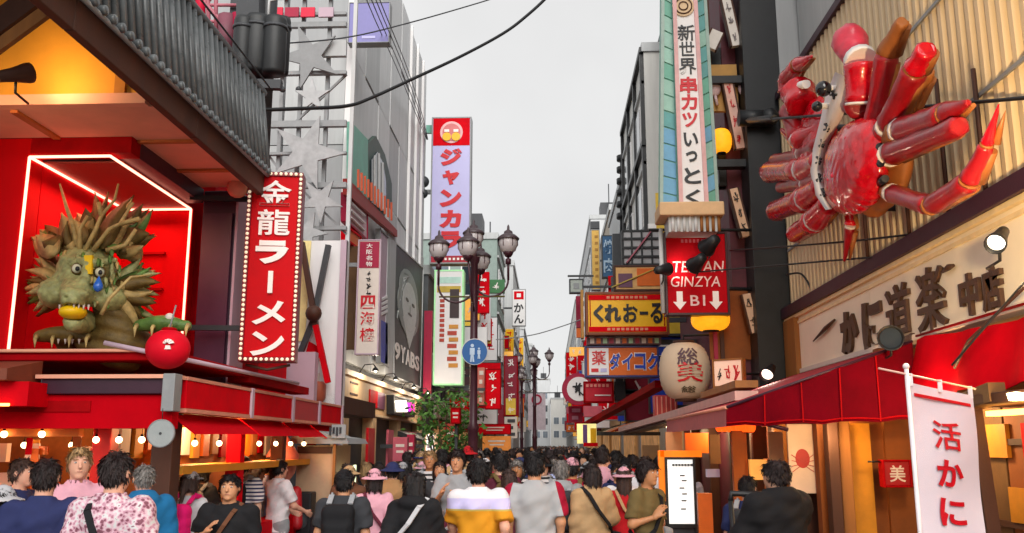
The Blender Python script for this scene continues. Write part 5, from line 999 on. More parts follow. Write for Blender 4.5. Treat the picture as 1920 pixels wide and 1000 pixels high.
# stalls below: posts, panels, screens
sh = thing('right_shopfront', 'warm lit timber shopfront behind the menu light box', 'shopfront', (3.2, 15, 0))
for k in range(10):
    y = 10.3 + k * 1.0; MB().bx(3.0, 3.1, y, y + .97, 0, 2.3).build('wall_board', (OLIVE, TIMBER, mat('shop_orange', '#b05c1c', .6), BROWN, TAN)[k % 5], sh)
for y in (10.2, 11.4, 12.7, 14.2, 16.0, 18): MB().bx(2.75, 2.9, y, y + .13, 0, 2.4).build('post', TIMBER if int(y) % 2 else BROWN, sh, bev=.008)
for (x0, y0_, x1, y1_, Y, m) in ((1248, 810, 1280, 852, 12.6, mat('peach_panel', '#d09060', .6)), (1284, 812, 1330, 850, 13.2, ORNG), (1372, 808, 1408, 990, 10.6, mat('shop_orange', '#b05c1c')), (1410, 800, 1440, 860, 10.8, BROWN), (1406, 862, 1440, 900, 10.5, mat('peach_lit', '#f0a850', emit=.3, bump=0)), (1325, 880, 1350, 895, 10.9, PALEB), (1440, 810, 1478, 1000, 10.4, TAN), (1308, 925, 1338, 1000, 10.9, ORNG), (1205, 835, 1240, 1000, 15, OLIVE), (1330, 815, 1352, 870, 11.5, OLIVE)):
    p, q = onY(x0, y0_, Y), onY(x1, y1_, Y); MB().bx(p.x, q.x, Y, Y + .08, max(0, q.z if q.z > 1 else 0), p.z).build('panel', m, sh)
for y in (11, 13, 15.5, 18.5):
    l = bpy.data.lights.new('shopfront_lamp', 'POINT'); l.energy = 14; l.color = (1, .68, .36); l.shadow_soft_size = .15; o = bpy.data.objects.new('shopfront_lamp', l); COL.objects.link(o); o.location = (2.4, y, 2.15)
for k, y in enumerate((11, 13, 15.5, 18.5)):
    t = thing('pendant_lamp', None, 'lamp', (2.4, y, 2.22)); tag(t, ('nearest', 'second', 'third', 'farthest')[k] + ' warm pendant lamp under the far canopy', 'lamp', 'pendant lamps under the far canopy'); MB().lathe([(.001, 0), (.05, .0), (.07, .04), (.02, .1), (.001, .1)], n=12).build('shade', BULB, t, True)
# menu light box with orange frame
mb = thing('menu_light_box', 'white menu light box on a black stand with orange frame', 'menu board', (onY(1274, 900, 11.6).x, 11.6, 0))
p, q = onY(1250, 862, 11.6), onY(1302, 982, 11.6); MB().bx(p.x, q.x, 11.56, 11.68, q.z, p.z).build('lit_panel', mat('menu_white', '#f0f2f0', .3, emit=.35, bump=0, var=.04), mb)
for x in (p.x - .03, q.x): MB().bx(x, x + .03, 11.54, 11.7, .4, p.z + .03).build('frame', BLACK, mb)
MB().bx(p.x, q.x, 11.54, 11.7, p.z + .001, p.z + .03).build('frame', BLACK, mb); MB().bx(p.x, q.x, 11.54, 11.7, q.z - .05, q.z - .001).build('frame', BLACK, mb); MB().bx(p.x - .03, q.x + .03, 11.5, 11.75, 0, .4).build('stand', BLACK, mb); MB().bx(p.x, q.x, 11.58, 11.68, .4, q.z - .051).build('base_panel', DGREY, mb)
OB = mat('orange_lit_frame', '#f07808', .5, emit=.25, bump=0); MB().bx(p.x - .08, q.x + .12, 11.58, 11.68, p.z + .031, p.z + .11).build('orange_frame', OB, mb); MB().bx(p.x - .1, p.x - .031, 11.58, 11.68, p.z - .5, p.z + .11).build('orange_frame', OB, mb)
MK = mat('menu_ink', '#505458', .5)
for k in range(7): MB().bx(p.x + .06 + k * .037, p.x + .09 + k * .037, 11.552, 11.559, p.z - .08, p.z - .05).build('mark', MK, mb)
for k, (dx, z) in enumerate(((.15, .2), (.17, .26), (.14, .35), (.17, .42), (.16, .5), (.15, .6))): MB().bx(p.x + dx, p.x + dx + .06, 11.552, 11.559, p.z - z, p.z - z + .016).build('mark', MK, mb)
# folded black trolley
tr = thing('trolley', 'black tubular trolley frame standing beside the man in black jacket', 'trolley', (1.75, 8.2, 0))
for sx in (-.16, .16): MB().tube([(1.75 + sx, 8.1, .02), (1.75 + sx, 8.2, .9), (1.75 + sx, 8.3, 1.42)], .022, 8).build('rail', BLACK, tr)
MB().tube([(1.59, 8.3, 1.42), (1.6, 8.32, 1.48), (1.9, 8.32, 1.48), (1.91, 8.3, 1.42)], .026, 8).build('handle', BLACK, tr)
for z in (.4, .8, 1.1): MB().tube([(1.59, 8.14 + z * .08, z), (1.91, 8.14 + z * .08, z)], .016, 7).build('crossbar', DGREY, tr)
MB().bx(1.57, 1.93, 7.8, 8.14, .05, .09).build('platform', BLACK, tr)
for sx in (-.18, .18): MB().lathe([(.001, -.02), (.08, -.02), (.09, 0), (.08, .02), (.001, .02)], (1.75 + sx, 8.16, .09), 16, R=Matrix.Rotation(PI / 2, 3, 'Y')).build('wheel', BLACK, tr)

# ================================================================ street furniture
lp = thing('street_lamp', 'ornate dark red street lamp with five white globes', 'street lamp', (onY(888, 700, 19).x, 19, 0))
PM = mat('lamp_post_maroon', '#43202a', .4, var=.15); lx = lp.location.x; GLB = mat('lamp_globe', '#c8c0c0', .25, var=.06, bump=0)
MB().lathe([(.001, 0), (.24, 0), (.24, .12), (.16, .2), (.15, .9), (.18, .95), (.11, 1.05), (.1, 2.2), (.13, 2.25), (.085, 2.35), (.08, 3.7), (.11, 3.74), (.08, 3.8), (.075, 5.7), (.1, 5.75), (.12, 5.85)], (lx, 19, 0), 16).build('post', PM, lp)
def globe(cx, cz, cy_=19.0):
    g = MB().lathe([(.05, -.2), (.16, -.12), (.2, 0), (.2, .12), (.19, .14)], (cx, cy_, cz), 18).build('globe', GLB, lp)
    MB().lathe([(.001, -.26), (.06, -.26), (.1, -.2), (.12, -.14), (.05, -.13)], (cx, cy_, cz), 12).build('cup', PM, g); MB().lathe([(.235, .12), (.24, .15), (.16, .22), (.1, .25), (.09, .3), (.03, .34), (.025, .42), (.001, .46)], (cx, cy_, cz), 16).build('cap', mat('lamp_cap', '#4a3c40', .4), g)
    for k in range(6): a = k * PI / 3; MB().tube([(cx + .09 * math.cos(a), cy_ + .09 * math.sin(a), cz - .18), (cx + .205 * math.cos(a), cy_ + .205 * math.sin(a), cz + .0), (cx + .2 * math.cos(a), cy_ + .2 * math.sin(a), cz + .13)], .01, 5).build('rib', PM, g)
top = onY(888, 450, 19); globe(top.x, top.z); MB().tube([(lx, 19, 5.8), (top.x, 19, top.z - .2)], .06, 10).build('neck', PM, lp)
for px, py, dy in ((823, 470, 0), (953, 460, 0)):
    g = onY(px, py, 19); globe(g.x, g.z); s_ = 1 if px > 888 else -1; r_ = abs(g.x - lx) / 2; cx_ = (g.x + lx) / 2
    MB().tube([(cx_ + r_ * math.cos(a), 19, g.z - .75 - r_ * .0 + (-r_ * math.sin(a))) for a in [PI * k / 14 for k in range(15)]], .022, 8).build('arm', PM, lp); MB().tube([(g.x, 19, g.z - .22), (g.x, 19, g.z - .76)], .026, 8).build('arm', PM, lp)
    MB().tube([(g.x, 19, g.z - .3), (g.x, 19, g.z - .42)], .06, 8).build('arm_knob', PM, lp)
for dy in (-.75, .75): 
    g = onY(906, 480, 19); globe(lx + .1 * dy, g.z, 19 + dy); MB().tube([(lx, 19 + dy * .1, g.z - 1.2), (lx, 19 + dy * .8, g.z - 1.0), (lx + .1 * dy, 19 + dy, g.z - .2)], .022, 8).build('arm', PM, lp)
MB().tube([(lx - .75, 19, 5.0), (lx + .65, 19, 5.0)], .02, 6).build('crossbar', mat('olive_bar', '#6a6238', .5), lp)
ps = thing('pedestrian_sign', 'round blue sign with white walking adult and child on the lamp post', 'road sign', onY(890, 660, 18.8))
disc(ps, 0, 0, .27, .02, mat('sign_blue', '#1d5c9c', .4, var=.1), .03, 'face', 32); MB().lathe([(.262, -.018), (.275, -.018), (.275, .018), (.262, .018)], n=32, R=Matrix.Rotation(PI / 2, 3, 'X')).build('rim', LGREY, ps, True)
SW = mat('sign_figure', '#b8cce0', .4)
for x, sc in ((-.05, 1.0), (.09, .62)):
    disc(ps, x, -.04 + .17 * sc, .035 * sc, -.012, SW, .006, 'figure'); MB().prism([(x + dx * sc, -.012, -.04 + dz * sc) for dx, dz in ((-.05, .12), (.05, .12), (.05, -.02), (.03, -.02), (.045, -.17), (.01, -.17), (0, -.06), (-.01, -.17), (-.045, -.17), (-.03, -.02), (-.05, -.02))], (0, -.006, 0)).build('figure', SW, ps, True)
MB().box((0, .09, 0), (.12, .14, .08)).build('clamp', GREY, ps, True)

# ================================================================ tree beside the lamp
tr_ = thing('street_tree', 'leafy green bamboo like tree left of the lamp post', 'tree', (onY(840, 800, 22).x, 22, 0))
tx = tr_.location.x
BK = mat('bark', '#4a3a24', .8, var=.3)
mbt = MB(); rr = random.Random(4); tips = []
for k in range(7):
    a = k * .9; b0 = Vector((tx + .12 * math.cos(a), 22 + .12 * math.sin(a), 0)); b1 = b0 + Vector((.25 * math.cos(a), .25 * math.sin(a), 1.7)); b2 = b1 + Vector((.3 * math.cos(a) + rr.uniform(-.1, .1), .3 * math.sin(a), 1.2 + rr.uniform(-.3, .3))); mbt.tube([b0, b1, b2], [.03, .024, .008], 6); [mbt.tube([b1.lerp(b2, q_), b1.lerp(b2, q_) + Vector((rr.uniform(-.35, .35), rr.uniform(-.35, .35), rr.uniform(.05, .3)))], [.01, .003], 5) for q_ in (.2, .5, .8)]; tips += [b1, b2, b1.lerp(b2, .5)]
mbt.build('trunk', BK, tr_)
lv = MB()
for k in range(1150):
    t_ = tips[rr.randrange(len(tips))]; c = t_ + Vector((rr.gauss(0, .17), rr.gauss(0, .17), rr.gauss(.0, .26)))
    if c.z < 1.75 or c.z > 3.25: continue
    d = Vector((rr.gauss(0, 1), rr.gauss(0, 1), rr.gauss(-.5, .6))).normalized(); s_ = d.cross(Vector((rr.gauss(0, 1), rr.gauss(0, 1), rr.gauss(0, 1)))).normalized(); L = rr.uniform(.11, .22)
    lv.add([c, c + d * L * .5 + s_ * L * .2, c + d * L, c + d * L * .5 - s_ * L * .2], [(0, 1, 2, 3)])
o = lv.build('crown', mat('leaf_green', '#4e7c34', .6, var=.5, vs=3, bump=0), tr_); o['kind'] = 'stuff'
MB().lathe([(.3, 0), (.36, .45), (.33, .45), (.3, .4), (.001, .4)], (tx, 22, .005), 18).build('planter', TAN, tr_)
# ================================================================ buildings further up the street
def block(name, lab, x0, x1, y0, y1, h, m, street=None, front=True, fl=3.1, bw=2.6, cat='building', roofbits=True):
    t = thing(name, lab, cat, ((x0 + x1) / 2, (y0 + y1) / 2, 0)); MB().bx(x0, x1, y0, y1, 0, h).build('wall', m, t)
    MB().bx(x0 - .08, x1 + .08, y0 - .08, y1 + .08, h + .002, h + .35).build('parapet', MGREY, t)
    nf = int((h - 3.6) / fl); wins = []
    def win(c, axis, s_, ww, wh):
        d = .12
        if axis == 'x':
            f = MB().box((c[0] + s_ * .02, c[1], c[2]), (.1, ww + .16, wh + .16)).build('window', WHITE, t); MB().box((c[0] + s_ * .075, c[1], c[2]), (.02, ww, wh)).build('pane', PGLASS if (int(c[2] * 7 + c[1])) % 2 else GLASS, f); MB().box((c[0] + s_ * .09, c[1], c[2]), (.03, .05, wh)).build('mullion', GREY, f)
        else:
            f = MB().box((c[0], c[1] - .02, c[2]), (ww + .16, .1, wh + .16)).build('window', WHITE, t); MB().box((c[0], c[1] - .075, c[2]), (ww, .02, wh)).build('pane', PGLASS if (int(c[2] * 5 + c[0])) % 2 else GLASS, f); MB().box((c[0], c[1] - .09, c[2]), (.05, .03, wh)).build('mullion', GREY, f)
    for j in range(nf):
        z = 4.4 + j * fl
        if street:
            xs = x1 if street > 0 else x0; n = max(1, int((y1 - y0 - .6) / bw))
            for i in range(n): win((xs, y0 + .6 + (i + .5) * (y1 - y0 - 1.2) / n, z), 'x', street, (y1 - y0 - 1.2) / n * .62, fl * .5)
            MB().bx(xs - .06 if street > 0 else xs - .1, xs + .1 if street > 0 else xs + .06, y0 + .1, y1 - .1, z + fl * .42, z + fl * .42 + .12).build('string_course', MGREY, t)
        if front:
            xa, xb = (max(x0, x1 - 4.5), x1) if (x0 + x1) < 0 else (x0, min(x1, x0 + 4.5)); n = max(1, int((xb - xa) / 1.8))
            for i in range(n): win((xa + .3 + (i + .5) * (xb - xa - .6) / n, y0, z), 'y', 1, (xb - xa - .6) / n * .62, fl * .5)
    if roofbits:
        cx = x1 - 1.6 if (x0 + x1) < 0 else x0 + 1.6; MB().bx(cx - .7, cx + .7, y0 + 1, y0 + 3, h + .352, h + 1.7).build('roof_unit', DGREY, t); MB().tube([(cx, y0 + .6, h + .3), (cx, y0 + .6, h + 3.2)], .05, 6).build('antenna', DGREY, t)
    return t
PALE = mat('pale_far_wall', '#c2c4c6', .7, var=.08, streak=True); PALE2 = mat('off_white_far_wall', '#cfcdc8', .7, var=.08, streak=True); DARKB = mat('dark_far_wall', '#55585c', .6, var=.15); GREENB = mat('green_grey_wall', '#8a9a94', .6, var=.12); TANB = mat('sand_far_wall', '#b0a494', .7, var=.1)
block('low_building', 'low dark building behind the tall lavender sign', -12, -4.35, 32.3, 41, 8.0, DARKB, 1)
block('green_building', 'green grey building whose top shows behind the lamp globes', -12, -2.75, 48, 56, 12.9, GREENB, 1)
block('grey_tower', 'grey building with darker side right of the lamp globes', -12, -2.35, 60, 72, 13.8, MGREY, 1)
block('slim_building', 'pale slim building behind the white crest banner', -12, -2.4, 88, 120, 13.0, PALE, 1)
block('end_building', 'pale building closing the far end of the street', .4, 4.9, 215, 240, 12.5, PALE2, 0)
block('end_building', 'taller grey white building at the far end, left of the pale one', -4, .3, 222, 240, 17.5, PALE, 0)
block('end_building', 'grey far building left of the street end', -14, -2.6, 140, 200, 17, MGREY, 1)
block('white_building', 'white building with black window bands left of the tapered sign', 3.6, 14, 31.6, 41, 16.2, PALE2, -1, bw=3.0)
block('dark_building', 'dark upper building behind the tall tapered sign', 4.3, 14, 20.2, 31.4, 17, DARKB, -1)
block('grey_block', 'grey narrow building with roof antenna beyond the white building', 3.55, 14, 42, 51, 14.2, MGREY, -1)
block('tan_block', 'sand coloured building behind the yellow vertical sign', 3.7, 14, 52, 72, 15.5, TANB, -1)
block('pale_block', 'pale building left of the yellow vertical sign', 3.6, 14, 74, 112, 20.5, PALE, -1)
block('far_block', 'pale distant building at the right of the street end', 3.7, 14, 120, 205, 21, PALE2, -1)
# black bands of the white building
wb = [o for o in bpy.data.objects if o.get('label', '').startswith('white building with black')][0]
for y in (31.7, 34.6, 37.6, 40.7): MB().bx(3.46, 3.6, y, y + .22, 3.5, 16.2).build('band', BLACK, wb)
for z in (6.2, 9.4, 12.6, 16.2): MB().bx(3.44, 3.6, 31.6, 41, z, z + .2).build('band', BLACK, wb)
an = thing('roof_aerial', 'dark ribbed aerial mast left of the white building', 'aerial', onY(1168, 420, 41.5))
a, b = onY(1168, 440, 41.5), onY(1168, 295, 41.5); MB().tube([a, b], .14, 8).build('mast', DGREY, an)
for k in range(6): p = a.lerp(b, .2 + .15 * k); MB().lathe([(.001, 0), (.3, 0), (.3, .25), (.001, .25)], p, 10).build('ring', BLACK, an)
MB().bx(a.x - .5, 4.0, 41.3, 41.9, a.z - 1.6, a.z).build('cabinet', DGREY, an)

# ---------------------------------------------------------------- signs over the street, far half
def bracket(s, dx, W_): MB().box(((W_ / 2 + abs(dx) / 2) * (1 if dx > 0 else -1), .1, 0), (abs(dx), .1, .1)).build('bracket', DGREY, s, True)
s, W_, H_ = pxsign('grill_sign', 'deep blue vertical sign with two pale kanji', 'sign', 1128, 443, 1153, 522, 46, .5, mat('steel_blue', '#2e5c84', .5), DGREY, .05); bracket(s, 1.2, W_)
for k, ch in enumerate('焼肉'): glyph(s, ch, 0, H_ * .22 - k * H_ * .44, W_ * .75, H_ * .34, -.25, mat('pale_blue_letter', '#a8c0d4', .4), .03, B2)
s, W_, H_ = pxsign('yellow_vertical_sign', 'narrow yellow vertical sign with grey capped top', 'sign', 1108, 432, 1125, 545, 48, .5, mat('soft_gold', '#dcae50', .5), GREY, .05); bracket(s, 1.6, W_)
MB().box((0, 0, H_ / 2 + .25), (W_, .5, .4)).build('cap', DGREY, s, True)
for k in range(8): panel(s, .05, H_ / 2 - .4 - k * .36, W_ * .35, .14, -.25, mat('gold_dark', '#a87828', .5), .02, 'mark')
s, W_, H_ = pxsign('small_frame_sign', 'small grey square sign hanging at the skyline', 'sign', 1067, 524, 1094, 551, 40, .3, mat('pale_green_grey', '#a8b0a8', .5), DGREY, .06); bracket(s, 2.2, W_); MB().box((.2, 0, H_ / 2 + .15), (W_ * 1.8, .1, .08)).build('top_arm', DGREY, s, True); panel(s, 0, 0, W_ * .4, H_ * .4, -.15, GREY, .02, 'mark')
def vsign(lab, x0, y0, x1, y1, Y, m, marks, mm, fr=None, bd=1.0, cell=None, mw=.6):
    s, W_, H_ = pxsign('hanging_sign', lab, 'sign', x0, y0, x1, y1, Y, .3, m, fr, .04)
    n = len(marks) if isinstance(marks, str) else marks
    for k in range(n):
        z = H_ / 2 - H_ * (k + .6) / (n + .2)
        if isinstance(marks, str): strokes(s, 0, z, W_ * mw, H_ / (n + .4) * .72, -.15, mm, k + int(x0), .02)
        else: panel(s, W_ * .04 * (-1) ** k, z, W_ * mw * (1 - .25 * (k % 2)), H_ / n * .45, -.15, mm, .02, 'mark')
    bracket(s, bd, W_); return s, W_, H_
YL = mat('mark_yellow', '#e8c040', .4)
s, W_, H_ = vsign('white hanging sign with red square mark over black kana', 960, 543, 986, 612, 56, WHITE, 0, LETK, GREY, -1.5)
panel(s, 0, H_ * .33, W_ * .7, H_ * .22, -.15, RED); panel(s, 0, H_ * .33, W_ * .3, H_ * .1, -.165, WHITE)
for k, ch in enumerate('かん'): glyph(s, ch, 0, -.02 - k * H_ * .3, W_ * .7, H_ * .25, -.15, LETK, .02, B2)
s, W_, H_ = vsign('red flag like sign with white and yellow marks behind the lamp post', 897, 598, 922, 650, 36, RED, 0, LETW, None, -2.2); panel(s, -.1, .2, .3, .25, -.15, LETW, .02, 'mark'); panel(s, .05, -.35, .4, .2, -.15, YL, .02, 'mark')
s, W_, H_ = vsign('red banner sign with white brush marks right of lamp post', 910, 692, 940, 768, 32, RED, 'おいく', LETW, DRED, -2.0)
vsign('salmon sign left of the red banner sign', 896, 690, 909, 760, 32.5, mat('salmon_board', '#c87060', .5), 4, OFFW, None, -2)
s, W_, H_ = vsign('tall crimson vertical sign with white marks and yellow foot', 945, 668, 971, 780, 40, mat('crimson_board', '#8c0c2c', .5), 'めいんとく', LETW, DRED, -2); panel(s, 0, -H_ / 2 + .4, W_ * .7, .7, -.16, YL)
vsign('grey white sign with dark marks under crimson sign', 946, 782, 970, 822, 40, OFFW, 3, DGREY, None, -2)
s, W_, H_ = pxsign('crest_banner', 'pale banner with pink ring crest hung over the street', 'banner', 990, 738, 1023, 806, 66, .06, mat('pale_pink_cloth', '#ccbcc4', .7), None)
disc(s, .0, H_ * .33, .38, -.03, PINKR, .02, 'ring'); disc(s, 0, H_ * .33, .24, -.05, mat('pale_pink_cloth', '#ccbcc4'), .02, 'ring_centre'); MB().tube([(-3, 0, H_ / 2 + .05), (4.2, 0, H_ / 2 + .05)], .04, 6).build('cable', DGREY, s, True)
vsign('oval red lit sign with white marks under the drugstore sign', 1094, 716, 1150, 756, 23, mat('bright_sign_red', '#c80c2c', .4), 0, LETW, DRED, 1.8)
s = [o for o in bpy.data.objects if o.get('label', '').startswith('oval red')][0]
for k in range(6): panel(s, -.28 + .1 * k, .16, .06, .07, -.15, mat('salmon_letter', '#e89080', .4), .02, 'mark')
panel(s, .1, -.08, .4, .03, -.15, LETW, .02, 'mark')
vsign('dark box sign right of the red lit sign', 1152, 716, 1172, 752, 23, BLACK, 0, LETW, None, 1)
t = thing('round_sign', 'round white sign with dark brush mark and crimson rim', 'sign', onY(1083, 730, 29)); disc(t, 0, 0, .5, .1, PINKR, .2, 'rim'); disc(t, .04, 0, .38, -.1, WHITE, .02, 'face'); strokes(t, .04, 0, .42, .42, -.12, LETK, 5, .02); MB().tube([(.4, .05, 0), (2.6, .05, 0)], .04, 6).build('bracket', DGREY, t, True)
vsign('plum sign with pale ring below the round sign', 1066, 762, 1092, 792, 30, PINKR, 2, mat('rose_mark', '#b87890', .4), None, 2.2)
vsign('pink flat sign beside the plum sign', 1094, 762, 1128, 782, 27, mat('rose_panel', '#c05868'), 0, LETW, None, 1.6)
s, W_, H_ = vsign('yellow and white lit stall sign low at the right', 1082, 795, 1118, 832, 26, mat('lit_pale_yellow', '#ecdc90', emit=.35, bump=0), 0, RED, None, 1.8); panel(s, -.05, 0, .12, .5, -.15, mat('purple_mark', '#6a4880', .5), .02, 'mark'); panel(s, .18, -.05, .16, .4, -.15, YLW, .02, 'mark'); panel(s, .1, -.3, .4, .1, -.15, RED, .02, 'mark')
vsign('narrow pink strip sign under the small grey square sign', 1080, 556, 1090, 615, 42, PINKR, 0, LETW, None, 2.4)
vsign('white strip sign left of the yellow sign', 1090, 560, 1096, 640, 19, WHITE, 4, DGREY, None, 2.2)
vsign('colourful narrow strip with lit marks between yellow and orange signs', 1100, 634, 1238, 648, 17.8, mat('dark_plum', '#6a4a52', .5), 0, OFFW, None, 1.2)
s = [o for o in bpy.data.objects if o.get('label', '').startswith('colourful narrow strip')][0]
for k in range(11): panel(s, -.62 + .125 * k, 0, .08, .1, -.15, (OFFW, ORNG, mat('mint_mark', '#a8d0a8', .5), PINKR)[k % 4], .02, 'mark')
vsign('orange and cream board with dark arch above the yellow sign', 1150, 500, 1245, 548, 19.4, mat('cream_orange', '#d8a868', .5), 0, LETK, BROWN, 1.5)
s = [o for o in bpy.data.objects if o.get('label', '').startswith('orange and cream board')][0]; panel(s, .2, .02, .5, .38, -.15, ORNG, .02); panel(s, -.3, -.05, .3, .3, -.15, mat('plum_panel', '#6a4258'), .02); MB().bar((-.6, -.17, -.2), (.4, -.17, .22), .04, .02).build('stripe', mat('gold_strip', '#c0a440'), s, True)
s, W_, H_ = pxsign('lattice_sign', 'grey framed lattice with pale panes behind the lamps of the arrow sign', 'sign', 1165, 433, 1240, 500, 20, .2, mat('pane_grey', '#a4a4a6', .5), BLACK, .05); bracket(s, 1.2, W_)
for k in range(3): MB().box((0, -.11, -H_ / 2 + H_ * (k + 1) / 4), (W_, .04, .05)).build('bar', BLACK, s, True); MB().box((-W_ / 2 + W_ * (k + 1) / 4, -.12, 0), (.04, .04, H_)).build('bar', BLACK, s, True)
MB().bar((-.35, -.13, -.35), (.2, -.13, .35), .1, .03).build('brace', mat('rose_pipe', '#a85868', .5), s, True)
vsign('salmon slatted sign under the paper lantern', 1226, 742, 1268, 788, 15.5, mat('salmon_red', '#b83c38', .5), 0, OFFW, None, 1)
s = [o for o in bpy.data.objects if o.get('label', '').startswith('salmon slatted')][0]
for k in range(5): MB().box((-.15 + .075 * k, -.17, 0), (.02, .02, .36)).build('slat', mat('salmon_letter', '#e89080'), s, True)
vsign('white menu sign glowing at the tan shopfront corner', 798, 812, 818, 862, 24, mat('lit_white', '#f4f4f0', emit=.5, bump=0), 3, MAUVE, mat('lit_peach', '#f0c8a0', emit=.3, bump=0), -1.2)
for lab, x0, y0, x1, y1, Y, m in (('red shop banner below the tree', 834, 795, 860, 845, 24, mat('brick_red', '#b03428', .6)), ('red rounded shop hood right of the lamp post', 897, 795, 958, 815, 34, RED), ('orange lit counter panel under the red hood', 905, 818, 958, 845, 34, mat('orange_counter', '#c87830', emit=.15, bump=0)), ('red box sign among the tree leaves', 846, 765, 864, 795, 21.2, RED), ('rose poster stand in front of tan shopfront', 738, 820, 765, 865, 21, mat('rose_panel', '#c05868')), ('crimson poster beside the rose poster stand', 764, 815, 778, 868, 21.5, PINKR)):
    s, W_, H_ = pxsign('shop_sign', lab, 'sign', x0, y0, x1, y1, Y, .25, m, DRED if m is RED else None, .03)
    panel(s, 0, H_ * .15, W_ * .6, H_ * .12, -.125, OFFW, .01, 'mark'); panel(s, 0, -H_ * .1, W_ * .5, H_ * .1, -.125, OFFW, .01, 'mark')
    MB().box((0, .1, -(s.location.z + 0) / 2 - H_ / 4), (.06, .06, max(.1, s.location.z - H_ / 2))).build('post', DGREY, s, True)
# many small projecting signs packed along both sides
rb_ = random.Random(77); cnt = {}
PAL = [('red', RED), ('white', WHITE), ('crimson', mat('crimson_board', '#8c0c2c')), ('yellow', YLW), ('pink', mat('rose_panel', '#c05868')), ('orange', ORNG), ('pale', OFFW), ('blue', BLUE), ('plum', mat('dark_plum', '#6a4a52')), ('green', mat('sign_green', '#3c7a48', .5)), ('black', BLACK), ('lit amber', mat('lit_amber_sign', '#f0b050', emit=.25, bump=0)), ('magenta', mat('magenta_sign', '#b0206c', .5))]
ORD = ('nearest', 'second', 'third', 'fourth', 'fifth', 'sixth', 'seventh', 'eighth', 'ninth', 'tenth', 'eleventh', 'twelfth')
slots = sorted([('left', 33.5 + 60 * rb_.random() ** 1.3) for _ in range(62)] + [('right', 21 + 70 * rb_.random() ** 1.3) for _ in range(62)], key=lambda q: q[1])
for side, y in slots:
    cn, m = rb_.choices(PAL, [7, 4, 3.5, 3, 3, 2.5, 3, 2, 1.5, 1.5, 1, 3, 2])[0]; key = (cn, side); n = cnt.get(key, 0)
    if n > 11: continue
    tall = rb_.random() < .6; w_ = rb_.uniform(.5, .85) if tall else rb_.uniform(.8, 1.4); h_ = rb_.uniform(1.3, 2.8) if tall else rb_.uniform(.45, .9); z = rb_.choice((rb_.uniform(2.5, 4.4), rb_.uniform(2.8, 8.5))) + h_ / 2; dx = rb_.uniform(0, 1.3)
    x = (-3.9 + dx + w_ / 2 - .1) if side == 'left' else (3.3 - dx - w_ / 2)
    px_, pt_ = 1030 + x * 1700 / y, 835 - (z + h_ / 2 - 1.9) * 1700 / y
    if pt_ < 505 or (px_ > 1040 and pt_ < 560): continue
    cnt[key] = n + 1
    s = sign('blade_sign', '%s small %s sign projecting from the %s side further up the street' % (ORD[n], cn, side), 'sign', (x, y, z), w_, h_, .22, 0, m, rb_.choice((None, GREY, DGREY)), .03, 'small projecting signs up the street')
    mm = rb_.choice((RED, LETK)) if cn in ('white', 'pale', 'yellow') else LETW
    if tall:
        for k in range(int(h_ / (w_ * .85))): strokes(s, 0, h_ / 2 - w_ * .5 - k * w_ * .85, w_ * .62, w_ * .62, -.11, mm, k + n * 5 + len(cn))
    else:
        for k in range(int(w_ / (h_ * .7))): strokes(s, -w_ / 2 + h_ * .42 + k * h_ * .7, 0, h_ * .5, h_ * .55, -.11, mm, k + n * 3 + len(cn))
    L_ = abs((-4.4 if side == 'left' else 3.6) - x) - w_ / 2; MB().box(((-1 if side == 'left' else 1) * (w_ / 2 + L_ / 2), .03, h_ * .3), (L_, .06, .06)).build('bracket', DGREY, s, True)
# row of shops at street level further on, both sides
for k in range(9):
    for sx in (-1, 1):
        y0 = (34 if sx < 0 else 21) + k * 8.2; x = -4.3 if sx < 0 else 3.5; rr = random.Random(k * 2 + sx)
        t = thing('shopfront', None, 'shopfront', (x, y0 + 3, 0)); tag(t, '%s distant shopfront along the %s side of the street' % (('first', 'second', 'third', 'fourth', 'fifth', 'sixth', 'seventh', 'eighth', 'farthest')[k], 'left' if sx < 0 else 'right'), 'shopfront', 'distant shopfronts on the %s' % ('left' if sx < 0 else 'right'))
        am = rr.choice((RED, DRED, TAN, mat('olive_awning', '#6a6438', .7), ORNG, PINKR))
        e = -sx * 1.0; MB().hexa([(x, y0, 2.7), (x + e, y0, 2.4), (x + e, y0 + 6, 2.4), (x, y0 + 6, 2.7), (x, y0, 2.85), (x + e, y0, 2.46), (x + e, y0 + 6, 2.46), (x, y0 + 6, 2.85)][:: 1]).build('awning', am, t)
        MB().bx(x, x + e * .1, y0, y0 + 6, 2.9, 3.5).build('fascia', rr.choice((OFFW, TAN, YL, RED)), t); MB().bx(x, x + e * .05, y0 + .3, y0 + 5.7, 0, 2.6).build('window', mat('shop_glow', '#b08050', .4, emit=.25, bump=0, var=.6, vs=2), t)
        for q in range(3): MB().bx(x + e * .1, x + e * .8, y0 + 1 + 1.8 * q, y0 + 1.1 + 1.8 * q, 3.6 + rr.random() * 2, 4.6 + rr.random() * 3 + 2).build('blade_sign', rr.choice((RED, WHITE, PINKR, YL, OFFW, BLUE, DGREY)), t)
# second lamp far up the street
l2 = dup(lp, (onY(1002, 700, 44).x, 44, 0), 0, 'small distant street lamp before the crest banner'); l2.location.x -= 0
l3 = dup(lp, (onY(985, 700, 30).x + .9 * 0 - .9, 36, 0), 0, 'middle distant street lamp behind the crimson vertical sign'); l3.location = (onY(978, 700, 54).x, 54, 0)

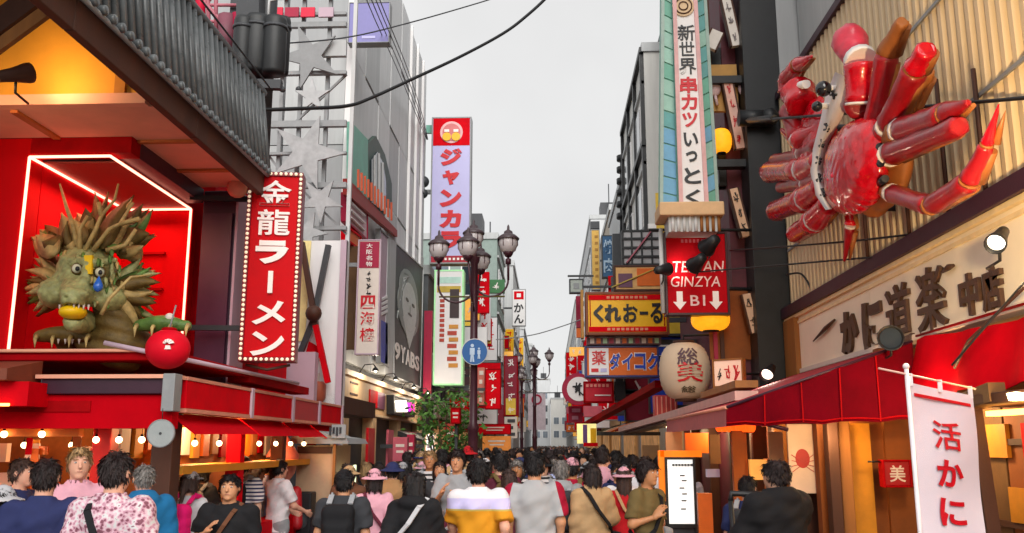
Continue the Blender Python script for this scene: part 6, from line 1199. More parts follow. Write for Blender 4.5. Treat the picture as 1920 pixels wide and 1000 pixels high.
# ================================================================ wires over the street
def wire(lab, pts, r, m=BLACK, extra=None):
    P = [onY(x, y, Y) for x, y, Y in pts]; Q = []
    for i in range(len(P) - 1):
        p0, p1, p2, p3 = P[max(i - 1, 0)], P[i], P[i + 1], P[min(i + 2, len(P) - 1)]
        for k in range(6):
            t = k / 6; Q.append(.5 * ((2 * p1) + (p2 - p0) * t + (2 * p0 - 5 * p1 + 4 * p2 - p3) * t * t + (3 * p1 - p0 - 3 * p2 + p3) * t ** 3))
    Q.append(P[-1]); return solo('cable', MB().tube(Q, r, 6), m, lab, 'cable', None, P[0])
wire('thick black cable sagging from the tiled roof to the top edge', ((478, 207, 10.6), (560, 204, 11), (650, 199, 11.5), (700, 182, 11.8), (770, 150, 12.2), (860, 108, 12.8), (940, 65, 13.3), (985, 32, 13.6), (1035, -15, 14), (1120, -110, 14.5)), .026)
wire('thin cable crossing in front of the violet billboard', ((480, 85, 12), (640, 72, 13), (760, 45, 14), (900, 5, 15), (960, -15, 15.5)), .012, DGREY)
for k, (dx, lab) in enumerate(((0, 'leftmost of the steep wires over the grey building'), (9, 'second of the steep wires over the grey building'), (17, 'third of the steep wires over the grey building'), (24, 'rightmost of the steep wires over the grey building'))):
    wire(lab, ((672 + dx, -40, 14), (700 + dx, 30, 17), (745 + dx * .8, 130, 23), (778 + dx * .5, 210, 28), (800 + dx * .1, 262, 32)), .012, DGREY)
wire('black cable in front of the giant crab with a coupling', ((1400, 226, 13.2), (1440, 224, 11), (1560, 215, 9.4), (1700, 203, 8), (1920, 184, 6.6), (2050, 172, 6)), .018)
MB().tube([onY(1405, 226, 13), onY(1452, 222, 10.8)], .045, 8).build('coupling_sleeve', BLACK, [o for o in bpy.data.objects if o.get('label', '').startswith('black cable in front of the giant')][0])
wire('upper thin cable under the crab', ((1368, 470, 13.3), (1480, 462, 11.5), (1600, 452, 10), (1740, 436, 8.6)), .012)
wire('lower thin cable under the crab', ((1300, 511, 13.3), (1420, 501, 12), (1560, 489, 10.4), (1670, 480, 9.4)), .012)
wire('loop of cable beside the black column', ((1475, 515, 13), (1500, 513, 12.8), (1515, 530, 12.6), (1522, 548, 12.5)), .014)
wire('faint thin wire sagging to the small grey square sign', ((930, 637, 30), (1000, 628, 31), (1060, 610, 32), (1098, 596, 33)), .02, GREY)
wire('slack diagonal wire over the brown lettering', ((1785, 685, 6.9), (1850, 610, 6.6), (1920, 530, 6.3)), .008)
# ================================================================ people
# canonical figure: 1.72 m tall, faces -Y, feet at z = 0
TORSO_M = ((.84, .15, .105, .0), (.94, .172, .12, .01), (1.06, .155, .105, .0), (1.2, .172, .118, -.005), (1.32, .19, .12, .005), (1.41, .165, .095, .01), (1.47, .075, .07, .015), (1.54, .05, .055, .01))
TORSO_F = ((.84, .155, .11, .0), (.94, .175, .125, .01), (1.06, .13, .095, .0), (1.2, .145, .115, -.01), (1.3, .162, .12, -.005), (1.4, .14, .085, .01), (1.47, .062, .062, .015), (1.54, .044, .05, .01))
def torso(P, prof, g=0.0):
    z = P[:, 2]; zs = [p[0] for p in prof]; w_ = np.interp(z, zs, [p[1] for p in prof]) + g; d_ = np.interp(z, zs, [p[2] for p in prof]) + g; y0 = np.interp(z, zs, [p[3] for p in prof])
    k = np.sqrt((P[:, 0] / w_) ** 2 + ((P[:, 1] - y0) / d_) ** 2); d = (k - 1) * np.minimum(w_, d_) * .95
    return np.maximum(d, np.maximum(zs[0] - z, z - zs[-1]))
def pose(kind, fem):
    sh = .155 if fem else .18; hp = .09; J = {}
    for s, sgn in (('r', -1), ('l', 1)):
        J['sh' + s] = (sgn * sh, .01, 1.4); J['el' + s] = (sgn * (sh + .045), .03, 1.13); J['wr' + s] = (sgn * (sh + .035), -.05, .89); J['hn' + s] = (sgn * (sh + .03), -.08, .80)
        J['hp' + s] = (sgn * hp, 0, .9); J['kn' + s] = (sgn * .1, -.02, .49); J['an' + s] = (sgn * .105, .02, .09); J['to' + s] = (sgn * .125, -.14, .035)
    if kind in ('walk', 'walk2'):
        a = 1 if kind == 'walk' else -1
        for s, f in (('r', a), ('l', -a)):
            x = J['kn' + s][0]; J['kn' + s] = (x, -.14 * f - .03, .50); J['an' + s] = (x, -.24 * f + (.05 if f < 0 else 0), .09 if f > 0 else .16); J['to' + s] = (x * 1.15, J['an' + s][1] - .15, .035 if f > 0 else .06)
            e = J['el' + s]; J['el' + s] = (e[0], .03 + .11 * f, 1.14); w_ = J['wr' + s]; J['wr' + s] = (w_[0], .05 + .13 * f - .1, .92); J['hn' + s] = (w_[0], .03 + .14 * f - .14, .84)
    def arm(s, el, wr, hn): J['el' + s] = el; J['wr' + s] = wr; J['hn' + s] = hn
    if kind == 'strap': arm('r', (-sh - .08, .02, 1.15), (-.14, -.16, 1.22), (-.1, -.19, 1.28))
    if kind == 'phone': arm('r', (-sh - .06, -.08, 1.14), (-.12, -.3, 1.27), (-.08, -.33, 1.34)); arm('l', (sh + .05, -.06, 1.13), (.1, -.28, 1.2), (.05, -.31, 1.27))
    if kind == 'raise': arm('l', (sh + .1, -.12, 1.38), (sh + .02, -.24, 1.58), (sh, -.25, 1.66))
    if kind == 'lean': arm('r', (-sh - .05, -.1, 1.14), (-.2, -.32, 1.05), (-.18, -.38, 1.02)); arm('l', (sh + .05, -.1, 1.14), (.2, -.32, 1.05), (.18, -.38, 1.02))
    return J
def V3(t): return np.array(t, np.float32)
def arms(P, J, g=0, cut=None, fem=False):
    k = .88 if fem else 1; d = None
    for s in 'rl':
        e = cap_(P, J['sh' + s], J['el' + s], .058 * k + g, .045 * k + g); f = cap_(P, J['el' + s], J['wr' + s], .044 * k + g, .029 * k + g)
        if cut == 'short':
            a, b = V3(J['sh' + s]), V3(J['el' + s]); u = (b - a); t = ((P - a) @ u) / float(u @ u); e = np.maximum(cap_(P, J['sh' + s], J['el' + s], .062 * k + g, .062 * k + g), (t - .82) * .3); q = e
        elif cut == 'none': 
            a, b = V3(J['sh' + s]), V3(J['el' + s]); u = (b - a); t = ((P - a) @ u) / float(u @ u); q = np.maximum(e, (t - .22) * .3)
        else:
            q = smin(e, f, .03)
            if cut == 'long': a, b = V3(J['el' + s]), V3(J['wr' + s]); u = b - a; t = ((P - a) @ u) / float(u @ u); q = np.maximum(q, (t - .98) * .25)
        d = q if d is None else np.minimum(d, q)
    return d
def legs(P, J, g=0, fem=False):
    d = None
    for s in 'rl':
        e = smin(cap_(P, J['hp' + s], J['kn' + s], .088 + g, .058 + g), cap_(P, J['kn' + s], J['an' + s], .056 + g, .038 + g), .03); d = e if d is None else np.minimum(d, e)
    return d
HC = (0, -.005, 1.625)
def head_sd(P, fem=False):
    d = ell_(P, HC, (.074, .092, .1)); d = smin(d, ell_(P, (0, -.035, 1.565), (.055, .058, .065)), .035)
    d = smin(d, cap_(P, (0, .01, 1.46), (0, .005, 1.56), .05 if fem else .058, .048 if fem else .055), .02)
    d = smin(d, cap_(P, (0, -.097, 1.63), (0, -.117, 1.597), .008, .014), .014)       # nose
    d = smin(d, ell_(P, (0, -.088, 1.562), (.025, .012, .01)), .012)                      # lips
    d = smin(d, ell_(P, (0, -.075, 1.525), (.025, .022, .02)), .02)                      # chin
    for s in (-1, 1):
        d = np.maximum(d, -ell_(P, (s * .031, -.103, 1.632), (.02, .018, .012)) * .7 + -.002)  # eye hollows
        d = smin(d, ell_(P, (s * .077, .005, 1.615), (.012, .022, .032)), .008)               # ears
        d = smin(d, ell_(P, (s * .032, -.088, 1.655), (.024, .012, .006)), .012)              # brows
    return d
def hand_sd(P, J, s, fem=False):
    w_, h = V3(J['wr' + s]), V3(J['hn' + s]); u = h - w_; u /= np.linalg.norm(u); sg = -1 if s == 'r' else 1
    n = V3((sg, 0, 0)); n = n - u * float(n @ u); n /= np.linalg.norm(n); v = np.cross(n, u)  # n: back of the hand, v: across
    if v[1] > 0: v = -v
    k = .9 if fem else 1; palm = w_ + u * .055 * k
    q = np.stack([(P - palm) @ u / (.052 * k), (P - palm) @ v / (.042 * k), (P - palm) @ n / .016], 1); kk = np.linalg.norm(q, axis=1); d = (kk - 1) * .016
    d = smin(d, cap_(P, w_, w_ + u * .03, .028 * k, .026 * k), .02)
    for i, (off, L) in enumerate(((.03, .07), (.01, .08), (-.011, .075), (-.03, .06))):
        a = w_ + u * .09 * k + v * off * k; b = a + u * L * .5 * k - n * .008; c = b + u * L * .42 * k - n * .022
        d = smin(d, np.minimum(cap_(P, a, b, .0092 * k, .0085 * k), cap_(P, b, c, .0085 * k, .007 * k)), .006)
    a = w_ + u * .03 + v * .03 * k; b = a + u * .035 + v * .025 - n * .012; c = b + u * .03 - n * .01
    return smin(d, np.minimum(cap_(P, a, b, .012 * k, .01 * k), cap_(P, b, c, .01 * k, .0085 * k)), .01)
_pm = {}
def cached(key, fn):
    if key not in _pm: _pm[key] = fn()
    return _pm[key]
def bbox(J, z0, z1, g=.12):
    a = np.array(list(J.values())); x = np.abs(a[:, 0]).max() + g; return (-x, a[:, 1].min() - g, z0), (x, max(a[:, 1].max() + g, .2), z1)
def body_mesh(kind, fem):
    def mk():
        J = pose(kind, fem); prof = TORSO_F if fem else TORSO_M; pr = tuple((z, w_ - .012, d - .012, y) for z, w_, d, y in prof)
        def f(P):
            d = torso(P, pr); d = smin(d, arms(P, J, -.004, None, fem), .03); d = smin(d, legs(P, J, -.006, fem), .04)
            for s in 'rl': d = smin(d, cap_(P, J['an' + s], J['to' + s], .035, .028), .02)
            d = smin(d, cap_(P, (0, .01, 1.44), (0, .005, 1.55), .052, .05), .02); return d
        lo, hi = bbox(J, -.01, 1.5); V1, Q1 = net(f, lo, hi, .018); parts = [(V1, Q1)]
        lo2, hi2 = (-.12, -.16, 1.44), (.12, .14, 1.76); parts.append(net(lambda P: head_sd(P, fem), lo2, hi2, .0075))
        for s in 'rl':
            c = (V3(J['wr' + s]) + V3(J['hn' + s])) / 2; parts.append(net(lambda P: hand_sd(P, J, s, fem), c - .16, c + .16, .0075))
        me = bpy.data.meshes.new('body'); V, Q, k = [], [], 0
        for v, q in parts: V.append(v); Q.append(q + k); k += len(v)
        V = np.concatenate(V); Q = np.concatenate(Q); me.vertices.add(len(V)); me.vertices.foreach_set('co', V.astype(np.float32).ravel()); me.loops.add(Q.size); me.loops.foreach_set('vertex_index', Q.astype(np.int32).ravel()); me.polygons.add(len(Q)); me.polygons.foreach_set('loop_start', np.arange(0, Q.size, 4, dtype=np.int32)); me.polygons.foreach_set('use_smooth', np.ones(len(Q), bool)); me.update(calc_edges=True); me.validate(); return me
    return cached(('body', kind, fem), mk)
def fold(P, a=.005): return a * (np.sin(P[:, 2] * 38 + P[:, 0] * 21 + 2 * np.sin(P[:, 1] * 17)) * np.sin(P[:, 0] * 13 + P[:, 2] * 9) + .7 * np.sin(P[:, 2] * 17 - P[:, 0] * 27 + P[:, 1] * 20)) - 1.1 * a * np.power(1 - np.abs(np.sin(P[:, 2] * 15 + P[:, 0] * 9 + 2.2 * np.sin(P[:, 0] * 8 + P[:, 1] * 9))), 4)
def top_mesh(kind, fem, sleeve, length, g):
    def mk():
        J = pose(kind, fem); prof = TORSO_F if fem else TORSO_M; pr = [list(p) for p in prof]; base = {'tee': .86, 'shirt': .8, 'coat': .45, 'hoodie': .82}[length]
        pr = [(base - .02, pr[1][1] + (.06 if length == 'coat' else .01), pr[1][2] + (.05 if length == 'coat' else .012), 0)] + [tuple(p) if p[0] > 1.1 or length == 'fit' else (p[0], max(p[1], .158), max(p[2], .112), p[3]) for p in pr if p[0] > base + .03]
        def f(P):
            d = smin(torso(P, pr, g), arms(P, J, g * .8 + .004, sleeve, fem), .045) + fold(P, .0065 if length != 'coat' else .006)
            d = np.maximum(d, base - P[:, 2]); d = np.maximum(d, P[:, 2] - (1.488 if length in ('tee', 'shirt') else 1.52) + .25 * P[:, 1] * -.6)
            d = np.maximum(d, -cap_(P, (0, 0, 1.46), (0, -.02, 1.7), .055, .09)) if length != 'hoodie' else d
            if length == 'hoodie': d = smin(d, ell_(P, (0, .075, 1.45), (.13, .09, .075)), .03)
            if length in ('coat', 'shirt'): d = np.minimum(d, np.maximum(np.abs(cap_(P, (0, .012, 1.44), (0, .008, 1.5), .07, .066)) - .006, np.abs(P[:, 2] - 1.475) - .035))
            return d
        lo, hi = bbox(J, base - .03, 1.58, .14); return net_mesh('top', f, lo, hi, .0155)
    return cached(('top', kind, fem, sleeve, length, g), mk)
def bottom_mesh(kind, fem, typ):
    def mk():
        J = pose(kind, fem)
        def f(P):
            if typ == 'skirt': pr = ((.5, .26, .2, 0), (.7, .225, .17, 0), (.9, .185, .135, .0), (1.02, .15, .11, .0)); d = torso(P, pr, .006) + .01 * np.sin(np.arctan2(P[:, 1], P[:, 0]) * 9)
            else:
                pr = ((.82, .15, .11, 0), (.92, .176, .124, .01), (1.03, .158, .112, .0)); d = smin(torso(P, pr, .008), legs(P, J, .014, fem), .05) + fold(P, .006); d = np.maximum(d, (.5 if typ == 'shorts' else .085) - P[:, 2])
            return np.maximum(d, P[:, 2] - 1.0)
        lo, hi = bbox({k: v for k, v in J.items() if k[:2] in ('hp', 'kn', 'an', 'to')}, .05, 1.03, .2); return net_mesh('bottom', f, lo, hi, .02)
    return cached(('bot', kind, fem, typ), mk)
def shoe_mesh(kind, fem, s):
    def mk():
        J = pose(kind, fem); a, t = J['an' + s], J['to' + s]
        f = lambda P: np.maximum(smin(cap_(P, (a[0], a[1] + .03, max(.045, a[2] - .045)), (t[0], t[1] - .05, t[2] + .01), .046, .04), cap_(P, a, (a[0], a[1] + .01, a[2] - .04), .045, .045), .03), -P[:, 2] + .002)
        return net_mesh('shoe', f, (a[0] - .1, t[1] - .14, -.01), (a[0] + .1, a[1] + .13, a[2] + .08), .014)
    return cached(('shoe', kind, fem, s), mk)
def hair_mesh(style):
    def mk():
        def f(P):
            cap = ell_(P, (0, .004, 1.634), (.084, .102, .106)) + .004 * np.sin(P[:, 0] * 160 + P[:, 2] * 90) * np.sin(P[:, 1] * 150 + P[:, 2] * 60)
            hl = 1.69; line = hl - np.clip((P[:, 1] + .07) * 1.9 - .5 * np.maximum(0, np.abs(P[:, 0]) - .05), 0, .16 if style in ('short', 'crop') else .21) + .005 * np.sin(P[:, 0] * 190)   # hairline: high in front, low behind
            if style == 'crop': cap = cap + .008
            d = np.maximum(cap, line - P[:, 2])
            if style in ('bob', 'long', 'pony'):
                L = {'bob': 1.5, 'long': 1.3, 'pony': 1.55}[style]
                sh = np.maximum(ell_(P, (0, .035, 1.57), (.098, .082, .3 if style == 'long' else .16)), -(P[:, 1] + .045)); sh = np.maximum(sh, L - P[:, 2] + .012 * np.sin(P[:, 0] * 90)); sh = np.maximum(sh, P[:, 2] - 1.7); sh = np.maximum(sh, -ell_(P, (0, -.05, 1.56), (.066, .075, .2)))
                d = smin(d, sh + .004 * np.sin(P[:, 0] * 130 + P[:, 1] * 60), .02)
            if style == 'pony': d = smin(d, cap_(P, (0, .1, 1.65), (0, .15, 1.45), .034, .016), .02)
            if style == 'bun': d = smin(d, ell_(P, (0, .07, 1.73), (.042, .042, .04)), .015)
            if style == 'short': d = d - .006 * np.clip((P[:, 2] - 1.66) * 12, 0, 1) - .004 * np.sin(P[:, 0] * 95 + P[:, 1] * 40) * np.sin(P[:, 2] * 70 + P[:, 1] * 60)
            if style == 'messy': d = d - .012 - .006 * np.sin(P[:, 0] * 75 + 1) * np.sin(P[:, 2] * 80) * np.sin(P[:, 1] * 70)
            return d
        V, Q = net(f, (-.14, -.15, 1.24), (.14, .21, 1.79), .0095); q_ = np.random.RandomState(len(style)); P4 = V[Q]; nn = np.cross(P4[:, 2] - P4[:, 0], P4[:, 3] - P4[:, 1]); nn /= np.maximum(np.linalg.norm(nn, axis=1), 1e-9)[:, None]; cc = P4.mean(1); ok = np.linalg.norm(cc - V3((0, -.03, 1.6)), axis=1) > .085
        ids = np.where(ok)[0]; ids = q_.choice(ids, 900); c, n = cc[ids], nn[ids]
        crown = V3((0, .04, 1.73)); d = c - crown + V3((0, 0, -.06)) + q_.normal(0, .035, c.shape); d -= n * (d * n).sum(1)[:, None]; d /= np.maximum(np.linalg.norm(d, axis=1), 1e-6)[:, None]; s_ = np.cross(n, d); L = q_.uniform(.025, .055, (len(c), 1)); w_ = q_.uniform(.002, .004, (len(c), 1)); b0 = c - n * .002; mid = c + d * L * .6 + n * q_.uniform(.004, .009, (len(c), 1)); tip = c + d * L + n * q_.uniform(.001, .012, (len(c), 1))
        nv = len(V); S = np.concatenate([b0 - s_ * w_, b0 + s_ * w_, mid + s_ * w_, tip, mid - s_ * w_]); k = len(c); f5 = [(nv + i, nv + k + i, nv + 2 * k + i, nv + 3 * k + i, nv + 4 * k + i) for i in range(k)]
        me = bpy.data.meshes.new('hair'); me.from_pydata(np.concatenate([V, S]).tolist(), [], Q.tolist() + f5); me.polygons.foreach_set('use_smooth', np.ones(len(me.polygons), bool)); me.update(); return me
    return cached(('hair', style), mk)
def hat_mesh(style):
    def mk():
        def f(P):
            dome = np.maximum(ell_(P, (0, .002, 1.645), (.09, .11, .11)), 1.655 - P[:, 2])
            if style == 'cap': br = np.maximum(np.maximum(ell_(P, (0, -.1, 1.668), (.078, .1, .014)), 1.655 - P[:, 2]), P[:, 1] - .0); return np.minimum(dome, br)
            br = np.maximum(np.abs(np.sqrt(P[:, 0] ** 2 + (P[:, 1] * .9) ** 2) - .115) - .04, np.abs(P[:, 2] - 1.655 + .35 * (np.sqrt(P[:, 0] ** 2 + P[:, 1] ** 2) - .1)) - .007); return smin(dome, br, .012)
        return net_mesh('hat', f, (-.19, -.23, 1.58), (.19, .2, 1.79), .01)
    return cached(('hat', style), mk)
def rb(P, c, h, r): q = np.abs(P - V3(c)) - (V3(h) - r); return np.linalg.norm(np.maximum(q, 0), axis=1) + np.minimum(q.max(1), 0) - r
def pack_mesh(): return cached(('pack',), lambda: net_mesh('backpack', lambda P: smin(rb(P, (0, .215, 1.2), (.15, .085, .22), .06), rb(P, (0, .3, 1.12), (.11, .03, .11), .025), .03) + .003 * np.sin(P[:, 2] * 60), (-.22, .08, .92), (.22, .4, 1.48), .018))
def strap_mesh(fem, side):
    def mk():
        w_ = .15 if fem else .17; s = side; pts = [(s * .1, .02, 1.475), (s * .06, -.105, 1.4), (0, -.145, 1.28), (-s * .1, -.13, 1.1), (-s * (w_ + .04), -.02, .96), (-s * .12, .125, 1.08), (0, .145, 1.25), (s * .07, .12, 1.4), (s * .1, .02, 1.475)]
        m = MB(); 
        for i in range(len(pts) - 1): m.bar(Vector(pts[i]), Vector(pts[i + 1]), .035, .012, up=(pts[i][0], pts[i][1] * 3, .2))
        me = bpy.data.meshes.new('strap'); me.from_pydata(m.v, [], m.f); me.update(); return me
    return cached(('strap', fem, side), mk)
def pstrap_mesh(s):
    def mk():
        pts = [(s * .1, .17, 1.42), (s * .1, .06, 1.5), (s * .1, -.06, 1.475), (s * .115, -.135, 1.36), (s * .13, -.13, 1.2), (s * .17, -.02, 1.08), (s * .13, .15, 1.05)]; m = MB()
        for i in range(len(pts) - 1): m.bar(Vector(pts[i]), Vector(pts[i + 1]), .05, .016, up=(0, 1, .3))
        me = bpy.data.meshes.new('strap'); me.from_pydata(m.v, [], m.f); me.update(); return me
    return cached(('pstrap', s), mk)
def bag_mesh(side): return cached(('bag', side), lambda: net_mesh('bag', lambda P: rb(P, (side * .25, .02, .92), (.06, .13, .1), .04), (side * .25 - .1, -.15, .78), (side * .25 + .1, .19, 1.06), .016))
def eye_mesh(): return cached(('eye',), lambda: link_tmp(MB().ball((0, 0, 0), (.0135, .008, .0075), 10, 6)))
def iris_mesh(): return cached(('iris',), lambda: link_tmp(MB().ball((0, 0, 0), (.006, .004, .0062), 8, 5)))
def mouth_mesh(): return cached(('mouth',), lambda: link_tmp(MB().ball((0, 0, 0), (.022, .007, .005), 12, 5)))
def brow_mesh(): return cached(('brow',), lambda: link_tmp(MB().ball((0, 0, 0), (.02, .006, .0035), 10, 5)))
def link_tmp(m):
    me = bpy.data.meshes.new('part'); me.from_pydata(m.v, [], m.f); me.polygons.foreach_set('use_smooth', [True] * len(m.f)); me.update(); return me
def inst(name, me, m, parent, loc=None, rot=None):
    o = bpy.data.objects.new(name, me); COL.objects.link(o); o.parent = parent
    if not me.materials: me.materials.append(m)
    o.material_slots[0].link = 'OBJECT'; o.material_slots[0].material = m
    if loc: o.location = loc
    return o
SKINS = [mat('skin_' + n, c, .5, var=.06, vs=9, bump=.04, bs=120, spec=.35) for n, c in (('light', '#d8a188'), ('fair', '#dcae94'), ('tan', '#b98058'), ('warm', '#c8906c'))]
HAIRS = {n: mat('hair_' + n, c, .45, var=.75, vs=55, bump=.7, bs=210, spec=.45, streak=True) for n, c in (('black', '#161012'), ('dark brown', '#281a1a'), ('brown', '#44302a'), ('grey', '#8a8480'), ('blond', '#b89468'))}
def cloth(name, col): return mat('cloth_' + name.replace(' ', '_'), col, .85, var=.1, vs=9, bump=.35, bs=240, spec=.2)
CL = {n: cloth(n, c) for n, c in (('black', '#1e1e21'), ('charcoal', '#38393d'), ('navy', '#2a3058'), ('white', '#dedce0'), ('grey', '#96989c'), ('light grey', '#bcbcc0'), ('beige', '#b8966e'), ('tan', '#a07a54'), ('pink', '#d8a0b0'), ('hot pink', '#d8186c'), ('crimson', '#a01034'), ('red', '#b81c24'), ('olive', '#6a5a38'), ('blue', '#2c5ca8'), ('teal blue', '#1c6494'), ('light blue', '#a8b4e0'), ('brown', '#6a4430'), ('maroon', '#5c2434'), ('denim', '#3c5c84'), ('mustard', '#c8942c'), ('green', '#4a7050'), ('cream', '#d8c8a8'), ('lavender', '#9c98c8'))}
def floral(n, t):
    v = n.nodes.new('ShaderNodeTexVoronoi'); v.inputs['Scale'].default_value = 42; n.links.new(t.outputs['Object'], v.inputs['Vector']); nz = n.nodes.new('ShaderNodeTexNoise'); nz.inputs['Scale'].default_value = 28; nz.inputs['Detail'].default_value = 4; n.links.new(t.outputs['Object'], nz.inputs['Vector'])
    r = n.nodes.new('ShaderNodeValToRGB'); r.color_ramp.interpolation = 'CONSTANT'; e = r.color_ramp.elements; e[0].position = 0; e[0].color = (*lin('#7a4a58'), 1); e[1].position = .42; e[1].color = (*lin('#b88898'), 1)
    for p, c in ((.5, '#d0b0ba'), (.58, '#c8c8c8'), (.68, '#8a6070')): x = e.new(p); x.color = (*lin(c), 1)
    m = n.nodes.new('ShaderNodeMix'); m.data_type = 'FLOAT'; m.inputs[0].default_value = .35; n.links.new(nz.outputs[0], m.inputs[2]); n.links.new(v.outputs['Distance'], m.inputs[3]); n.links.new(m.outputs[0], r.inputs[0]); return r.outputs[0]
CL['floral'] = node_mat('cloth_floral', floral, .85)
def twotone(n, t):
    s = n.nodes.new('ShaderNodeSeparateXYZ'); n.links.new(t.outputs['Object'], s.inputs[0]); r = n.nodes.new('ShaderNodeValToRGB'); r.color_ramp.interpolation = 'CONSTANT'; e = r.color_ramp.elements; e[0].position = 0; e[0].color = (*lin('#d08c1c'), 1); e[1].position = .47; e[1].color = (*lin('#b8a458'), 1)
    x = e.new(.5); x.color = (*lin('#c4bce4'), 1); x = e.new(.66); x.color = (*lin('#dcdade'), 1)
    mr = n.nodes.new('ShaderNodeMapRange'); mr.inputs['From Min'].default_value = 1.0; mr.inputs['From Max'].default_value = 1.6; n.links.new(s.outputs[2], mr.inputs[0]); n.links.new(mr.outputs[0], r.inputs[0]); return r.outputs[0]
CL['twotone'] = node_mat('cloth_white_and_mustard', twotone, .85)
def raglan(n, t):
    s = n.nodes.new('ShaderNodeSeparateXYZ'); n.links.new(t.outputs['Object'], s.inputs[0]); a = n.nodes.new('ShaderNodeMath'); a.operation = 'ABSOLUTE'; n.links.new(s.outputs[0], a.inputs[0]); g = n.nodes.new('ShaderNodeMath'); g.operation = 'MULTIPLY_ADD'; n.links.new(s.outputs[2], g.inputs[0]); g.inputs[1].default_value = .25; n.links.new(a.outputs[0], g.inputs[2])
    r = n.nodes.new('ShaderNodeValToRGB'); r.color_ramp.interpolation = 'CONSTANT'; e = r.color_ramp.elements; e[0].position = 0; e[0].color = (*lin('#a4a4a6'), 1); e[1].position = .548; e[1].color = (*lin('#98062c'), 1); n.links.new(g.outputs[0], r.inputs[0]); return r.outputs[0]
CL['raglan'] = node_mat('cloth_grey_red_sleeves', raglan, .85)
EYEW = mat('eye_white', '#d8d0c8', .2, bump=0); IRIS = mat('eye_iris', '#1c1210', .15, bump=0); LIPS = mat('lips', '#a05a50', .4, bump=0)
def person(label, x, y, rz, H=1.72, fem=False, kind='walk', top='tee', tc_='black', sleeve=None, bot='trousers', bc='charcoal', hair='short', hc='black', skin=0, hat=None, hatc='black', pack=None, strap=None, strapc='black', bag=None, face=False, shoes='black', group=None, g=None, wide=1.0, strapside=1):
    r = thing('person', label, 'person', (x, y, .006), rz, group); s_ = H / 1.74; r.scale = (s_ * wide, s_ * wide, s_)
    sleeve = sleeve or ('short' if top in ('tee', 'shirt') else 'long'); g = g if g is not None else {'tee': .014, 'shirt': .02, 'coat': .034, 'hoodie': .032}[top]
    b = inst('body', body_mesh(kind, fem), SKINS[skin], r)
    inst({'tee': 't_shirt', 'shirt': 'shirt', 'coat': 'coat', 'hoodie': 'jacket'}[top], top_mesh(kind, fem, sleeve, top, g), CL[tc_], r)
    inst({'trousers': 'trousers', 'shorts': 'shorts', 'skirt': 'skirt'}[bot], bottom_mesh(kind, fem, bot), CL[bc], r)
    for q in 'rl': inst('shoe', shoe_mesh(kind, fem, q), CL[shoes], r)
    if hair: inst('hair', hair_mesh(hair), HAIRS[hc], r)
    if hat: inst('hat', hat_mesh(hat), CL[hatc], r)
    if pack:
        p = inst('backpack', pack_mesh(), CL[pack], r)
        for q in (-1, 1): inst('strap', pstrap_mesh(q), CL['grey'] if pack in ('black', 'charcoal') else CL[pack], p)
    if strap:
        p = inst('bag', bag_mesh(-strapside), CL[strapc], r); inst('strap', strap_mesh(fem, strapside), CL[strapc], p).scale = {'tee': (1.06, 1.1, 1), 'shirt': (1.1, 1.16, 1)}.get(top, (1.2, 1.32, 1.01))
    if bag and not strap: inst('bag', bag_mesh(-1), CL['brown' if tc_ != 'brown' else 'black'], r)
    if face:
        for q in (-1, 1):
            e = inst('eye', eye_mesh(), EYEW, r, (q * .031, -.0875, 1.632)); inst('iris', iris_mesh(), IRIS, e, (0, -.0055, 0)); inst('eyebrow', brow_mesh(), HAIRS[hc], r, (q * .032, -.0975, 1.657))
        inst('mouth', mouth_mesh(), LIPS, r, (0, -.0965, 1.562))
    return r
def at(px, Y): return onY(px, 835, Y).x
BACK = PI
def stripes(c1, c2, sc, check=False):
    def f(n, t):
        s = n.nodes.new('ShaderNodeSeparateXYZ'); n.links.new(t.outputs['Object'], s.inputs[0]); out = None
        for ax in ((2, 0) if check else (2,)):
            a = n.nodes.new('ShaderNodeMath'); a.operation = 'MULTIPLY'; a.inputs[1].default_value = sc; n.links.new(s.outputs[ax], a.inputs[0]); b = n.nodes.new('ShaderNodeMath'); b.operation = 'FRACT'; n.links.new(a.outputs[0], b.inputs[0]); c = n.nodes.new('ShaderNodeMath'); c.operation = 'GREATER_THAN'; c.inputs[1].default_value = .55; n.links.new(b.outputs[0], c.inputs[0])
            if out is None: out = c.outputs[0]
            else: d = n.nodes.new('ShaderNodeMath'); d.operation = 'MULTIPLY'; n.links.new(out, d.inputs[0]); n.links.new(c.outputs[0], d.inputs[1]); out = d.outputs[0]
        m = n.nodes.new('ShaderNodeMix'); m.data_type = 'RGBA'; m.inputs[6].default_value = (*lin(c1), 1); m.inputs[7].default_value = (*lin(c2), 1); n.links.new(out, m.inputs['Factor']); return m.outputs[2]
    return f
for nm, c1, c2, sc, ck in (('navy striped', '#d8d4d4', '#2a3058', 22, False), ('black striped', '#c8c4c4', '#26262a', 16, False), ('red checked', '#a83038', '#3c2428', 14, True), ('grey checked', '#a8a6aa', '#58585e', 18, True)): CL[nm] = node_mat('cloth_' + nm.replace(' ', '_'), stripes(c1, c2, sc, ck), .85)
